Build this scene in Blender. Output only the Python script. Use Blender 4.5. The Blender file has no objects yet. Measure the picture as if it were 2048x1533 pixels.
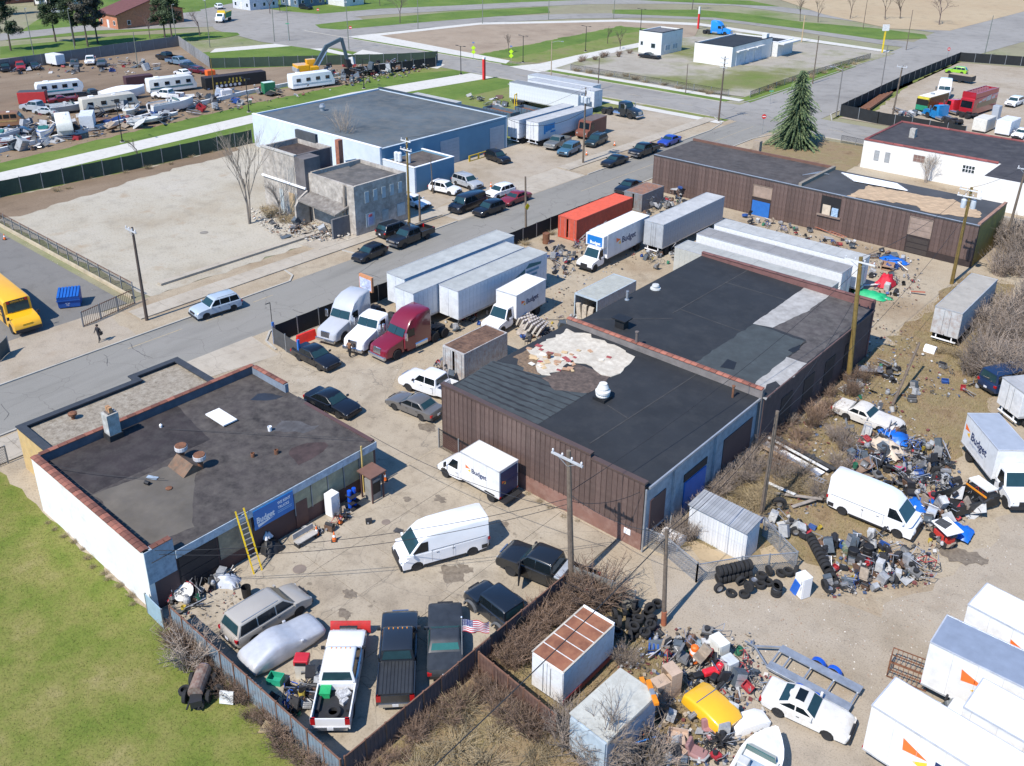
import bpy,math,random
from mathutils import Vector,Matrix
R_=math.radians
sc=bpy.context.scene
col=sc.collection
random.seed(7)
# ---------------------------------------------------------------- camera
CH=40.2
FPX,PITCH,ROLL,YAW,CY=1870.17,R_(23.373),R_(.425),R_(-41.034),560.6
Fw=Vector((math.sin(YAW)*math.cos(PITCH),math.cos(YAW)*math.cos(PITCH),-math.sin(PITCH)))
_r=Vector((math.cos(YAW),-math.sin(YAW),0));_u=_r.cross(Fw)
Rt=_r*math.cos(ROLL)+_u*math.sin(ROLL);Up=_u*math.cos(ROLL)-_r*math.sin(ROLL)
cam=bpy.data.cameras.new('camera');co=bpy.data.objects.new('camera',cam);col.objects.link(co)
co.matrix_world=Matrix(((Rt.x,Up.x,-Fw.x,0),(Rt.y,Up.y,-Fw.y,0),(Rt.z,Up.z,-Fw.z,CH),(0,0,0,1)))
cam.sensor_width=36;cam.lens=FPX/2048*36;cam.shift_y=(CY-766.5)/2048;cam.clip_end=5000;cam.clip_start=.5
sc.camera=co
# ---------------------------------------------------------------- sky, sun, exposure
w=bpy.data.worlds.new('World');sc.world=w;w.use_nodes=True
SUN_EL,SUN_AZ=R_(51),R_(-90.8)
nt=w.node_tree;sk=nt.nodes.new('ShaderNodeTexSky');sk.sky_type='NISHITA';sk.sun_disc=False
sk.sun_elevation=SUN_EL;sk.sun_rotation=math.pi-R_(0.8);sk.altitude=200;sk.air_density=1.0;sk.dust_density=.35;sk.ozone_density=2.5
bg=nt.nodes['Background'];tint=nt.nodes.new('ShaderNodeMix');tint.data_type='RGBA';tint.blend_type='MULTIPLY';tint.inputs[0].default_value=1;tint.inputs[7].default_value=(.5,.98,1.4,1)
nt.links.new(sk.outputs[0],tint.inputs[6]);nt.links.new(tint.outputs[2],bg.inputs[0]);bg.inputs[1].default_value=.115
sl=bpy.data.lights.new('sun','SUN');sl.energy=4.9;sl.angle=R_(.5);sl.color=(1,.935,.85)
so=bpy.data.objects.new('sun',sl);col.objects.link(so)
ldir=Vector((math.cos(SUN_AZ)*math.cos(SUN_EL),math.sin(SUN_AZ)*math.cos(SUN_EL),math.sin(SUN_EL)))
so.rotation_euler=ldir.to_track_quat('Z','Y').to_euler();so.location=(0,0,80)
vs=sc.view_settings;vs.view_transform='Standard';vs.look='None';vs.exposure=.4;vs.gamma=1

def at(px,py,z=0.):
    "surveyed position: photograph pixel -> point of the site at height z"
    d=Fw*FPX+Rt*(px-1024)-Up*(py-CY);t=(z-CH)/d.z
    return Vector((d.x*t,d.y*t,z))
# ---------------------------------------------------------------- materials
MC={}
def _nodes(name):
    m=bpy.data.materials.new(name);m.use_nodes=True;n=m.node_tree
    return m,n,n.nodes['Principled BSDF']
def _noise(n,vec,scale,detail=3,rough=.6):
    t=n.nodes.new('ShaderNodeTexNoise');t.inputs['Scale'].default_value=scale
    t.inputs['Detail'].default_value=detail;t.inputs['Roughness'].default_value=rough
    n.links.new(vec,t.inputs['Vector']);return t.outputs['Fac']
def _ramp(n,fac,stops,interp='LINEAR'):
    r=n.nodes.new('ShaderNodeValToRGB');n.links.new(fac,r.inputs[0]);e=r.color_ramp.elements;r.color_ramp.interpolation=interp
    while len(e)<len(stops):e.new(.5)
    for el,(p,c) in zip(e,stops):
        el.position=p;el.color=tuple(c)+(1,) if hasattr(c,'__len__') else(c,c,c,1)
    return r.outputs[0]
def _mix(n,fac,a,b,mode='MIX'):
    m=n.nodes.new('ShaderNodeMix');m.data_type='RGBA';m.blend_type=mode
    for s,v in((0,fac),(6,a),(7,b)):
        if isinstance(v,bpy.types.NodeSocket):n.links.new(v,m.inputs[s])
        elif s==0:m.inputs[0].default_value=v
        else:m.inputs[s].default_value=tuple(v)+(1,)
    return m.outputs[2]
def _bump(n,fac,bs,strength,dist=.02):
    b=n.nodes.new('ShaderNodeBump');b.inputs['Strength'].default_value=strength;b.inputs['Distance'].default_value=dist
    n.links.new(fac,b.inputs['Height']);n.links.new(b.outputs[0],bs.inputs['Normal'])
def _vec(n,world):
    return n.nodes.new('ShaderNodeNewGeometry').outputs['Position'] if world else n.nodes.new('ShaderNodeTexCoord').outputs['Object']
def mat(c,rough=.6,metal=0.,var=.18,scale=1.5,dirt=None,amt=.3,bump=0.,coat=0.,world=False,rnd=0.):
    "painted / plain surface with uneven tone; dirt = colour of worn blotches"
    key=(tuple(c),rough,metal,var,scale,dirt,amt,bump,coat,world,rnd)
    if key in MC:return MC[key]
    m,n,bs=_nodes('surface');v=_vec(n,world)
    a=_noise(n,v,scale,5)
    lo=[max(0,x*(1-var)) for x in c];hi=[min(1,x*(1+var)) for x in c]
    k=_ramp(n,a,[(.3,lo),(.7,hi)])
    if dirt:
        d=_ramp(n,_noise(n,v,scale*1.7+.31,6,.7),[(max(0,.56-amt*.5),0.),(min(1,.86-amt*.35),.8)])
        k=_mix(n,d,k,dirt)
    if rnd:
        oi=n.nodes.new('ShaderNodeObjectInfo');k=_mix(n,1,k,_ramp(n,oi.outputs['Random'],[(0,(1-rnd,)*3),(1,(1+rnd*.5,)*3)]),'MULTIPLY')
    n.links.new(k,bs.inputs['Base Color']);bs.inputs['Roughness'].default_value=rough;bs.inputs['Metallic'].default_value=metal
    bs.inputs['Coat Weight'].default_value=coat;bs.inputs['Coat Roughness'].default_value=.06
    if bump:_bump(n,_noise(n,v,scale*8,4),bs,bump)
    MC[key]=m;return m
def paint(c,rough=.32):return mat(c,rough,0.,.05,.8,coat=.7)
def ground(name,cols,s1=.12,s2=1.3,s3=9.,bump=.35,cracks=0.,stain=None,stain_amt=.5,rough=.92,grain=.3,streak=None,spots=0.):
    "mixed ground: broad patches, small patches, grain, optional cracks and stains"
    m,n,bs=_nodes(name);v=_vec(n,True)
    if streak:
        mp=n.nodes.new('ShaderNodeMapping');mp.inputs['Scale'].default_value=streak;n.links.new(v,mp.inputs[0]);vb=mp.outputs[0]
    else:vb=v
    N=len(cols)
    k=_ramp(n,_noise(n,vb,s1,6,.62),[(.28+.44*i/max(1,N-1),c) for i,c in enumerate(cols)])
    k2=_ramp(n,_noise(n,vb,s2,5,.6),[(.25,(.74,.74,.74)),(.5,(1,1,1)),(.78,(1.0,1.0,1.0))])
    k=_mix(n,.75,k,k2,'MULTIPLY')
    f=_noise(n,v,s3,3,.7)
    k=_mix(n,grain*1.6,k,_ramp(n,f,[(.25,(.55,.55,.55)),(.5,(1,1,1)),(.85,(1,1,1))]),'MULTIPLY')
    if stain:
        st=_ramp(n,_noise(n,v,.33,4,.55),[(.60,0.),(.74,stain_amt)])
        k=_mix(n,st,k,stain)
    if spots:
        k=_mix(n,_ramp(n,_noise(n,v,.9,3,.5),[(.665,0.),(.72,spots)]),k,alb(92,82,70))
        k=_mix(n,_ramp(n,_noise(n,v,2.6,2,.5),[(.70,0.),(.74,spots)]),k,alb(84,75,64))
    if cracks:
        wv=n.nodes.new('ShaderNodeVectorMath');wv.operation='ADD';nn=n.nodes.new('ShaderNodeTexNoise');nn.inputs['Scale'].default_value=.8;n.links.new(v,nn.inputs['Vector'])
        n.links.new(v,wv.inputs[0]);n.links.new(nn.outputs['Color'],wv.inputs[1])
        vo=n.nodes.new('ShaderNodeTexVoronoi');vo.feature='DISTANCE_TO_EDGE';vo.inputs['Scale'].default_value=.22;n.links.new(wv.outputs[0],vo.inputs['Vector'])
        ck=_ramp(n,vo.outputs['Distance'],[(0,cracks),(.003,cracks*.6),(.007,0.)])
        k=_mix(n,ck,k,(.1,.09,.08))
    n.links.new(k,bs.inputs['Base Color']);bs.inputs['Roughness'].default_value=rough;bs.inputs['Specular IOR Level'].default_value=.25
    _bump(n,f,bs,bump,.03);return m
def c255(r,g,b):
    f=lambda x:(x/255/12.92 if x<=10 else((x/255+.055)/1.055)**2.4)
    return(f(r),f(g),f(b))
# ---------------------------------------------------------------- mesh building
def alb(r,g,b,k=1.52):
    c=c255(r,g,b);return(c[0]/k,c[1]/k,c[2]/k)
class MB:
    def __init__(s):s.v=[];s.f=[];s.m=[];s.k=0;s.T=None
    def add(s,vs,fs):
        o=len(s.v)
        s.v+=[tuple(s.T@Vector(p)) for p in vs] if s.T else[tuple(p) for p in vs]
        s.f+=[tuple(o+i for i in f) for f in fs];s.m+=[s.k]*len(fs);return s
    def hexa(s,p):
        return s.add(p,[(3,2,1,0),(4,5,6,7),(0,1,5,4),(1,2,6,5),(2,3,7,6),(3,0,4,7)])
    def box(s,x0,y0,z0,x1,y1,z1):
        return s.hexa([(x0,y0,z0),(x1,y0,z0),(x1,y1,z0),(x0,y1,z0),(x0,y0,z1),(x1,y0,z1),(x1,y1,z1),(x0,y1,z1)])
    def cbox(s,c,d,rz=0,ry=0,rx=0):
        m=Matrix.Translation(c)@Matrix.Rotation(rz,4,'Z')@Matrix.Rotation(ry,4,'Y')@Matrix.Rotation(rx,4,'X')
        x,y,z=d[0]/2,d[1]/2,d[2]/2
        return s.hexa([tuple(m@Vector(p)) for p in((-x,-y,-z),(x,-y,-z),(x,y,-z),(-x,y,-z),(-x,-y,z),(x,-y,z),(x,y,z),(-x,y,z))])
    def quad(s,*p):return s.add(p,[tuple(range(len(p)))])
    def bar(s,a,b,wd,ht=None,up=(0,0,1)):
        a,b=Vector(a),Vector(b);d=(b-a).normalized();u=Vector(up)
        if abs(d.dot(u))>.95:u=Vector((1,0,0))
        x=d.cross(u).normalized();u=x.cross(d);ht=ht or wd;x*=wd/2;u*=ht/2
        return s.hexa([a-x-u,a+x-u,b+x-u,b-x-u,a-x+u,a+x+u,b+x+u,b-x+u])
    def tube(s,a,b,r0,r1=None,n=8,caps=True):
        a,b=Vector(a),Vector(b);r1=r0 if r1 is None else r1;d=(b-a).normalized()
        x=d.orthogonal().normalized();y=d.cross(x);vs=[]
        for p,r in((a,r0),(b,r1)):
            vs+=[p+(x*math.cos(2*math.pi*i/n)+y*math.sin(2*math.pi*i/n))*r for i in range(n)]
        fs=[(i,(i+1)%n,n+(i+1)%n,n+i) for i in range(n)]
        if caps:fs+=[tuple(range(n-1,-1,-1)),tuple(range(n,2*n))]
        return s.add(vs,fs)
    def path(s,pts,r,n=6,r1=None):
        for i in range(len(pts)-1):
            q=len(pts)-1;ra=r if r1 is None else r+(r1-r)*i/q;rb=r if r1 is None else r+(r1-r)*(i+1)/q
            s.tube(pts[i],pts[i+1],ra,rb,n,caps=(i in(0,q-1)))
        return s
    def lathe(s,prof,n=16,c=(0,0,0),axis='Z'):
        vs=[]
        for r,z in prof:
            for i in range(n):
                a=2*math.pi*i/n;x,y=r*math.cos(a),r*math.sin(a)
                p=(x,y,z) if axis=='Z' else((x,z,y) if axis=='Y' else(z,x,y))
                vs.append((p[0]+c[0],p[1]+c[1],p[2]+c[2]))
        fs=[(j*n+i,j*n+(i+1)%n,(j+1)*n+(i+1)%n,(j+1)*n+i) for j in range(len(prof)-1) for i in range(n)]
        if prof[0][0]>1e-4:fs.append(tuple(range(n-1,-1,-1)))
        if prof[-1][0]>1e-4:fs.append(tuple((len(prof)-1)*n+i for i in range(n)))
        return s.add(vs,fs)
    def prism(s,poly,z0,z1):
        n=len(poly);vs=[(p[0],p[1],z0) for p in poly]+[(p[0],p[1],z1) for p in poly]
        return s.add(vs,[tuple(range(n-1,-1,-1)),tuple(range(n,2*n))]+[(i,(i+1)%n,n+(i+1)%n,n+i) for i in range(n)])
    def rings(s,rs,cap=True):
        n=len(rs[0]);vs=[p for r in rs for p in r]
        fs=[(j*n+i,j*n+(i+1)%n,(j+1)*n+(i+1)%n,(j+1)*n+i) for j in range(len(rs)-1) for i in range(n)]
        if cap:fs+=[tuple(range(n-1,-1,-1)),tuple((len(rs)-1)*n+i for i in range(n))]
        return s.add(vs,fs)
    def mesh(s,name,mats,smooth=False):
        me=bpy.data.meshes.new(name);me.from_pydata(s.v,[],s.f)
        for m in(mats if isinstance(mats,(list,tuple)) else[mats]):me.materials.append(m)
        if any(s.m):me.polygons.foreach_set('material_index',s.m)
        if smooth:me.polygons.foreach_set('use_smooth',[True]*len(s.f))
        me.update();return me
    def build(s,name,mats,parent=None,smooth=False,bevel=0,fix=True):
        me=s.mesh(name,mats,smooth)
        if fix:fixn(me)
        o=ob(name,me,parent)
        if bevel:
            b=o.modifiers.new('bevel','BEVEL');b.width=bevel;b.segments=2;b.limit_method='ANGLE';b.angle_limit=R_(35);b.harden_normals=False
        return o
import bmesh
def fixn(me):
    b=bmesh.new();b.from_mesh(me);bmesh.ops.recalc_face_normals(b,faces=b.faces);b.to_mesh(me);b.free()
def ob(name,me,parent=None,loc=None,rot=None):
    o=bpy.data.objects.new(name,me);col.objects.link(o);o.parent=parent
    if loc is not None:o.location=loc
    if rot is not None:o.rotation_euler=rot
    return o
def tag(o,label=None,cat=None,group=None,kind=None):
    if label:o['label']=label
    if cat:o['category']=cat
    if group:o['group']=group
    if kind:o['kind']=kind
    return o
def thing(name,loc,rz=0,label=None,cat=None,group=None):
    o=bpy.data.objects.new(name,None);o.empty_display_size=.3;col.objects.link(o);o.location=loc;o.rotation_euler=(0,0,rz)
    return tag(o,label,cat,group)
def kids(o):return[c for c in bpy.data.objects if c.parent==o]
CH_={}
def copy_tree(src,parent=None):
    c=src.copy();col.objects.link(c);c.parent=parent
    for ch in src.children:copy_tree(ch,c)
    return c
LC={}
def lettering(txt,size,m,parent,loc,rot,bold=.012,name='lettering',align='LEFT',depth=.004,sx=1.0):
    key=(txt,size,bold,align,m.name)
    if key in LC:
        o=ob(name,LC[key],parent,loc,rot);o.scale.x=sx;return o
    cu=bpy.data.curves.new('t','FONT');cu.body=txt;cu.size=size;cu.offset=bold*size;cu.extrude=depth;cu.align_x=align;cu.resolution_u=3
    t=bpy.data.objects.new('t',cu);col.objects.link(t)
    me=bpy.data.meshes.new_from_object(t.evaluated_get(bpy.context.evaluated_depsgraph_get()));bpy.data.objects.remove(t)
    LC[key]=me;me.materials.clear();me.materials.append(m);o=ob(name,me,parent,loc,rot);o.scale.x=sx;return o


def onx(px,py,X):
    "point of the vertical plane x = X seen at a pixel -> (y, z)"
    d=Fw*FPX+Rt*(px-1024)-Up*(py-CY);t=X/d.x;return(d.y*t,CH+d.z*t)
def ony(px,py,Y):
    d=Fw*FPX+Rt*(px-1024)-Up*(py-CY);t=Y/d.y;return(d.x*t,CH+d.z*t)
# ================================================================ GROUND
def W(pts):return[(p.x,p.y) for p in(at(*q) for q in pts)]
def sheet(name,pts,z,m,px=True,rag=0):
    P=W(pts) if px else list(pts)
    if rag:
        rr=random.Random(len(name)*7+int(P[0][0]));Q=[]
        for i,a in enumerate(P):
            b=P[(i+1)%len(P)];L=math.hypot(b[0]-a[0],b[1]-a[1]);k=max(1,min(60,int(L/1.1)))
            for j in range(k):
                t=j/k;nx,ny=-(b[1]-a[1])/L,(b[0]-a[0])/L;e=rr.gauss(0,rag*.5) if L<150 else 0
                Q.append((a[0]+(b[0]-a[0])*t+nx*e,a[1]+(b[1]-a[1])*t+ny*e))
        P=Q
    mb=MB();mb.add([(x,y,z) for x,y in P],[tuple(range(len(P)))])
    me=mb.mesh(name,m);b=bmesh.new();b.from_mesh(me);b.faces.ensure_lookup_table()
    if b.faces[0].normal.z<0:bmesh.ops.reverse_faces(b,faces=b.faces[:])
    b.to_mesh(me);b.free()
    return tag(ob(name,me),kind='structure')
def rect(x0,y0,x1,y1):return[(x0,y0),(x1,y0),(x1,y1),(x0,y1)]
g_far=ground('open_ground',[alb(150,140,115),alb(165,160,130),alb(120,140,70)],.03,.5,3)
g_yard=ground('yard_dirt',[alb(168,146,118),alb(196,180,155),alb(204,191,168)],.09,.9,7,.5,stain=alb(128,112,92),stain_amt=.6,grain=.6,spots=.35)
g_gravel=ground('gravel',[alb(172,157,134),alb(194,180,160),alb(200,189,172)],.10,.7,11,.6,stain=alb(150,125,95),stain_amt=.35,grain=.6)
g_conc=ground('yard_concrete',[alb(168,154,134),alb(192,178,156),alb(202,190,170)],.2,.8,10,.25,cracks=.5,stain=alb(118,106,90),stain_amt=.5,grain=.45,spots=.5)
g_asph=ground('street_asphalt',[alb(144,141,134),alb(158,155,147),alb(166,162,155)],.07,.6,12,.25,cracks=.55,grain=.35,streak=(1,.15,1),stain=alb(138,134,126),stain_amt=.5)
g_asph2=ground('far_asphalt',[alb(152,148,142),alb(168,164,157),alb(176,172,166)],.05,.4,8,.2,cracks=.25,grain=.2)
g_busy=ground('bus_yard_asphalt',[alb(134,131,126),alb(148,145,139)],.08,.6,10,.25,cracks=.25,grain=.3)
g_conc_new=ground('new_concrete',[alb(224,220,210),alb(232,229,220)],.2,1.,8,.1,grain=.12)
g_side=ground('old_sidewalk',[alb(190,178,160),alb(207,197,180)],.3,1.1,9,.2,cracks=.4,grain=.25)
g_pale=ground('pale_rubble',[alb(182,168,144),alb(202,193,174),alb(208,200,184)],.07,.45,4.5,.8,stain=alb(176,152,122),stain_amt=.55,grain=.45)
g_lawn=ground('lawn',[alb(104,126,46),alb(126,138,60),alb(148,146,80),alb(170,158,106)],.3,2.6,6,1.0,grain=.9)
g_green=ground('green_grass',[alb(92,120,48),alb(112,138,58),alb(130,148,72)],.12,.9,10,.6,grain=.5)
g_verge=ground('dull_grass',[alb(150,140,100),alb(140,148,82),alb(118,140,58)],.18,.9,9,.6,grain=.5)
g_mulch=ground('bare_soil_strip',[alb(150,128,104),alb(168,148,122)],.2,1.,9,.6,grain=.5)
g_brown=ground('brown_dirt',[alb(118,100,82),alb(150,130,108),alb(170,152,130)],.06,.35,4,.6,grain=.45,streak=(1,.5,1))
g_tri=ground('graded_soil',[alb(168,148,126),alb(182,164,142),alb(150,130,110)],.05,.3,3,.4,grain=.3)
g_sand=ground('sandy_field',[alb(196,172,138),alb(206,186,152)],.04,.3,3,.4,grain=.3)
g_dry=ground('dry_grass',[alb(138,114,86),alb(166,144,112),alb(158,142,104),alb(182,163,130)],.35,1.4,12,.9,grain=.7)
g_lot=ground('weedy_lot',[alb(172,164,148),alb(188,180,166),alb(140,142,92),alb(120,136,66)],.045,.3,4,.4,grain=.4)
g_kerb=ground('kerb_concrete',[alb(196,190,178),alb(212,207,196)],.4,1.5,9,.1,grain=.2)
g_dark=ground('dark_joint',[alb(125,113,97),alb(140,128,110)],.4,2,9,.2)

sheet('ground',rect(-1800,-600,900,2600),-.03,g_far,False)
sheet('yard_ground',rect(-70.4,-20,6,148),0,g_yard,False)
sheet('lawn',[(-62,-30),(-27.4,-30),(-27.4,18.5),(-44.5,18.5),(-58.5,18.5),(-66,18.5),(-66,-30)],.006,g_lawn,False,rag=0.25)
sheet('brush_ground',[(-27.2,-10),(-9.5,-10),(-9.5,24),(-15.5,33.5),(-20.6,37),(-27.2,38)],.006,g_dry,False,rag=0.6)
sheet('gravel_lot',[(-1,10),(-9.5,18),(-15.5,34),(-20.4,37.4),(-25,42.5),(-19.5,44.4),(-12,47),(-8.5,58),(-10.5,72),(-8,88),(4,88),(4,10)],.012,g_gravel,False,rag=0.7)
sheet('weed_strip',[(-25,62),(-19.5,62),(-14,62),(-13.5,75),(-17,86),(-20,105),(-25,106)],.006,g_dry,False,rag=0.9)
sheet('dry_weed_bank',[(-25.6,43),(-19.5,47.8),(-13.5,50),(-16.5,62),(-25.4,80)],.012,g_dry,False,rag=0.9)
# main street, far pavement, cross streets
sheet('street',rect(-78.5,-120,-70.4,151.6),.006,g_asph,False)
sheet('cross_street',rect(-420,151.4,160,163.4),.012,g_asph2,False)
sheet('north_street',[(-84.5,163.2),(-68,163.2),(-70,236),(-64,300),(-70,420),(-96,420),(-90,300),(-84.5,230)],.018,g_asph2,False)
sheet('bus_yard',rect(-124,-60,-86.2,39.4),.012,g_busy,False)
sheet('vacant_lot_ground',[(-86,41.6),(-121.5,41.3),(-130.4,45),(-129.5,62),(-129.2,86),(-100.5,86),(-100.4,72),(-86,72)],.012,g_pale,False,rag=0.4)
sheet('dirt_verge',[(-130.6,40),(-122,41),(-121,45),(-124.5,60),(-126,78),(-129.4,82),(-129.6,62)],.018,g_brown,False,rag=0.7)
sheet('street_verge',rect(-86,-120,-78.5,151.4),.004,g_yard,False)
sheet('trailer_lot',[(-84.2,66),(-100.4,72),(-100.4,86),(-98,111),(-99.6,148.5),(-84.2,148.5)],.016,g_gravel,False,rag=0.4)
sheet('driveway_apron',rect(-84.1,80,-78.6,106.5),.022,g_side,False)
sheet('yard_drive_apron',[(-70.5,33),(-66.8,34.5),(-65.5,43),(-70.5,43.5)],.022,g_side,False)
sheet('bus_yard_apron',[(-86.4,24),(-78.6,20),(-78.6,36.5),(-86.4,36.8)],.022,g_gravel,False,rag=0.3)
# land around the trail at the upper left
sheet('trail_land',[(-136,30),(-148,40),(-152,54),(-161,104),(-163,130),(-156,151.3),(-100,151.3),(-100,112),(-130,112),(-129.4,86),(-129.6,62),(-130.5,45),(-127,36)],.02,g_verge,False,rag=0.3)
sheet('trail_grass',[(-129,34),(-149.3,52),(-157,101),(-158,130),(-149,150.9),(-128,150.9),(-128,112),(-129.4,86),(-129.6,62),(-130.5,45)],.026,g_green,False)
sheet('soil_strip',[(-153.3,53.8),(-147.3,51.6),(-149,66),(-153.5,100),(-154.5,128),(-160,132),(-161,104)],.032,g_mulch,False,rag=0.5)
sheet('trail',[(-137.2,28),(-142,28),(-142.4,49.8),(-146,95),(-147.5,120),(-144,151),(-137,151),(-139.5,130),(-141.2,110),(-140.8,93),(-137,47.6)],.038,g_conc_new,False)
sheet('salvage_yard_ground',[(-120,-30),(-153.3,53.6),(-161.3,104),(-163,131),(-155,151),(-161,157),(-188.6,114.5),(-222,128),(-236,40),(-236,-30)],.02,g_brown,False,rag=0.0)
sheet('mown_patch',[(-210,123.6),(-188.6,114.5),(-161,157),(-182,151),(-205,149)],.026,g_green,False)
sheet('corner_pavement',[(705,110),(725,100),(890,130),(875,138),(720,118),(590,92),(420,106),(430,98),(600,84)],.034,g_conc_new)
# boulevard
sheet('boulevard_lower',[(0,120),(180,94),(480,72),(560,90),(640,82),(720,70),(860,56),(1000,45),(1140,38),(1300,36),(1420,40),(1560,58),(1780,92),(1900,104),(1900,92),(1780,80),(1580,48),(1420,30),(1300,26),(1140,28),(1000,33),(860,44),(690,58),(480,62),(180,78),(0,96)],.03,g_asph2)
sheet('boulevard_upper',[(0,82),(180,62),(480,52),(620,42),(760,30),(900,22),(1040,15),(1180,9),(1340,8),(1470,12),(1700,42),(1900,70),(1900,58),(1700,30),(1470,4),(1340,0),(1180,0),(1040,5),(900,12),(760,18),(620,30),(520,30),(430,20),(330,30),(180,50),(0,68)],.03,g_asph2)
sheet('boulevard_crossing',[(400,20),(470,6),(560,22),(720,36),(760,62),(700,96),(620,98),(520,84),(430,60)],.036,g_asph2)
sheet('median_west',[(0,94),(240,72),(430,64),(475,66),(480,71),(430,79),(260,92),(0,118)],.042,g_green)
sheet('median_middle',[(630,50),(700,42),(900,25),(1095,14),(1100,26),(1000,33),(860,44),(680,60),(640,57)],.042,g_green)
sheet('median_east',[(1225,20),(1390,20),(1480,27),(1600,44),(1760,58),(1850,70),(1855,78),(1760,80),(1600,58),(1430,36),(1225,28)],.042,g_green)
sheet('triangle_lot',[(700,78),(960,48),(1240,43),(1400,52),(1380,92),(1270,100),(1075,128),(1015,124)],.042,g_tri)
sheet('triangle_grass',[(955,110),(1240,54),(1330,60),(1335,76),(1270,96),(1075,127),(1015,123)],.048,g_verge,rag=0.3)
sheet('triangle_green',[(955,111),(1240,53),(1300,58),(1160,88),(1020,118)],.052,g_green,rag=0.8)
sheet('far_pavement',[(695,74),(960,46),(1240,40),(1400,47),(1560,70),(1780,102),(1776,106),(1560,76),(1400,52),(1240,44),(960,50),(760,72),(1020,122),(1012,128)],.056,g_conc_new)
sheet('trail_crossing',[(1018,134),(1080,128),(1150,112),(1350,72),(1360,77),(1165,120),(1095,142),(1075,146)],.06,g_conc_new)
sheet('weedy_lot',[(1075,140),(1130,126),(1200,112),(1350,78),(1480,62),(1560,78),(1790,108),(1500,196),(1300,170)],.046,g_lot)
sheet('kerb_grass',[(-134,163.6),(-134,166),(-88,166),(-88,163.6)],.05,g_green,False)
sheet('north_pavement',rect(-140,166,-86,168.2),.054,g_conc_new,False)
sheet('street_grass',rect(-200,163.6,-140,166),.05,g_green,False)
sheet('street_grass_south',[(-98,149.8),(-80,149.8),(-80,151.3),(-98,151.3)],.05,g_verge,False)
sheet('south_pavement',rect(-130,147.4,-80,149.7),.056,g_conc_new,False)
sheet('yard_edge_grass',[(1480,198),(1690,128),(1712,134),(1540,192),(1500,206)],.05,g_green)
sheet('fenced_yard_ground',[(-66,166.5),(-68,240),(-50,245),(30,245),(30,166.5)],.03,g_gravel,False)
sheet('spruce_lawn',rect(-68,120,-51,149.8),.018,g_dry,False,rag=0.3)
sheet('corner_grass',[(1660,242),(1720,222),(1740,232),(1870,130),(1930,118),(1680,232)],.04,g_verge,rag=0.4)
sheet('east_field',[(1560,0),(2100,-20),(2100,10),(1900,62),(1780,58),(1650,30)],.05,g_sand)
sheet('far_grass',[(-420,210),(-262,100),(-215,246),(-198,272),(-180,330),(-260,420),(-420,420)],.02,g_green,False)
sheet('far_grass_north',[(1180,-4),(1340,-4),(1500,2),(1560,14),(1480,10),(1340,4)],.06,g_green)
# street paint
mb=MB()
for p,q in(((250,694),(360,655)),((405,640),(470,617)),((500,602),(540,588))):
    a,b=at(*p),at(*q);mb.box(a.x+.5,a.y,.010,a.x+.62,b.y,.012)
mb.box(-74.5,100,.01,-74.4,150,.012)
for y in(156.9,):
    for i in range(30):mb.box(-190+i*6,y,.017,-187+i*6,y+.14,.019)
tag(mb.build('street_marking',mat(alb(200,175,120),.8,var=.3,dirt=alb(166,165,164),amt=.5)),kind='structure')
# kerbs: real steps along the streets
def kerb(name,pts,wd=.18,h=.13):
    mb=MB()
    for a,b in zip(pts,pts[1:]):
        mb.bar((a[0],a[1],h/2-.01),(b[0],b[1],h/2-.01),wd,h)
    return tag(mb.build(name,g_kerb),kind='structure')
kerb('kerb',[(-78.5,22),(-78.5,53.8),(-79.6,55),(-81.4,55.3)])
kerb('kerb',[(-81.4,63.4),(-79.2,63.8),(-78.5,64.6),(-78.5,79.5)]);kerb('kerb',[(-78.5,107),(-78.5,142),(-79.6,148),(-83,151.3)])
kerb('kerb',[(-66.5,43.4),(-68.6,43.8),(-70,45.2),(-70.4,47),(-70.4,142),(-69,148),(-66,151.2)])
kerb('kerb',[(-70.4,-60),(-70.4,32.6)])
kerb('kerb',[(-137,163.5),(-88,163.5),(-85,166),(-84.5,170),(-84.5,228)]);kerb('kerb',[(-220,163.5),(-146,163.5)])
kerb('kerb',[(-84,151.4),(-136,151.4)]);kerb('kerb',[(-66,163.5),(-68.2,168),(-69.5,236)]);kerb('kerb',[(-64,151.3),(-40,151.3)])
# pavement slabs, each its own piece
def slabs(name,x0,x1,y0,y1,step,z0,h,m,gap=.025,tilt=.004):
    base=tag(MB().box(x0-.02,y0,z0-.02,x1+.02,y1,z0+.012).build(name,g_dark),kind='structure')
    n=max(1,round((y1-y0)/step));st=(y1-y0)/n;w_=x1-x0
    me=MB().box(-w_/2,-st/2+gap/2,0,w_/2,st/2-gap/2,h).mesh('slab',m)
    for i in range(n):
        o=ob('slab',me,base,((x0+x1)/2,y0+st*(i+.5),z0+.012+random.uniform(-.006,.006)),(random.uniform(-tilt,tilt),random.uniform(-tilt,tilt),0))
    return base
slabs('pavement',-84.1,-81.6,38.4,80,1.6,0,.10,g_side)
slabs('pavement',-84.1,-81.8,106.8,150,1.6,0,.10,g_side)
slabs('pavement',-84.1,-82.2,18,24,1.6,0,.10,g_side)
slabs('pavement',-69.9,-66.4,12,33,1.75,0,.09,g_side)
slabs('old_foundation',-88.4,-87.6,44,67,2.6,0,.25,g_side)
tag(MB().prism([(-86.4,61.2),(-86.2,67.8),(-83.2,67.6),(-83.4,61.6)],0,.14).build('concrete_slab',g_side),'broken pale concrete pad beside the pavement below the ruined building','slab')
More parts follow.
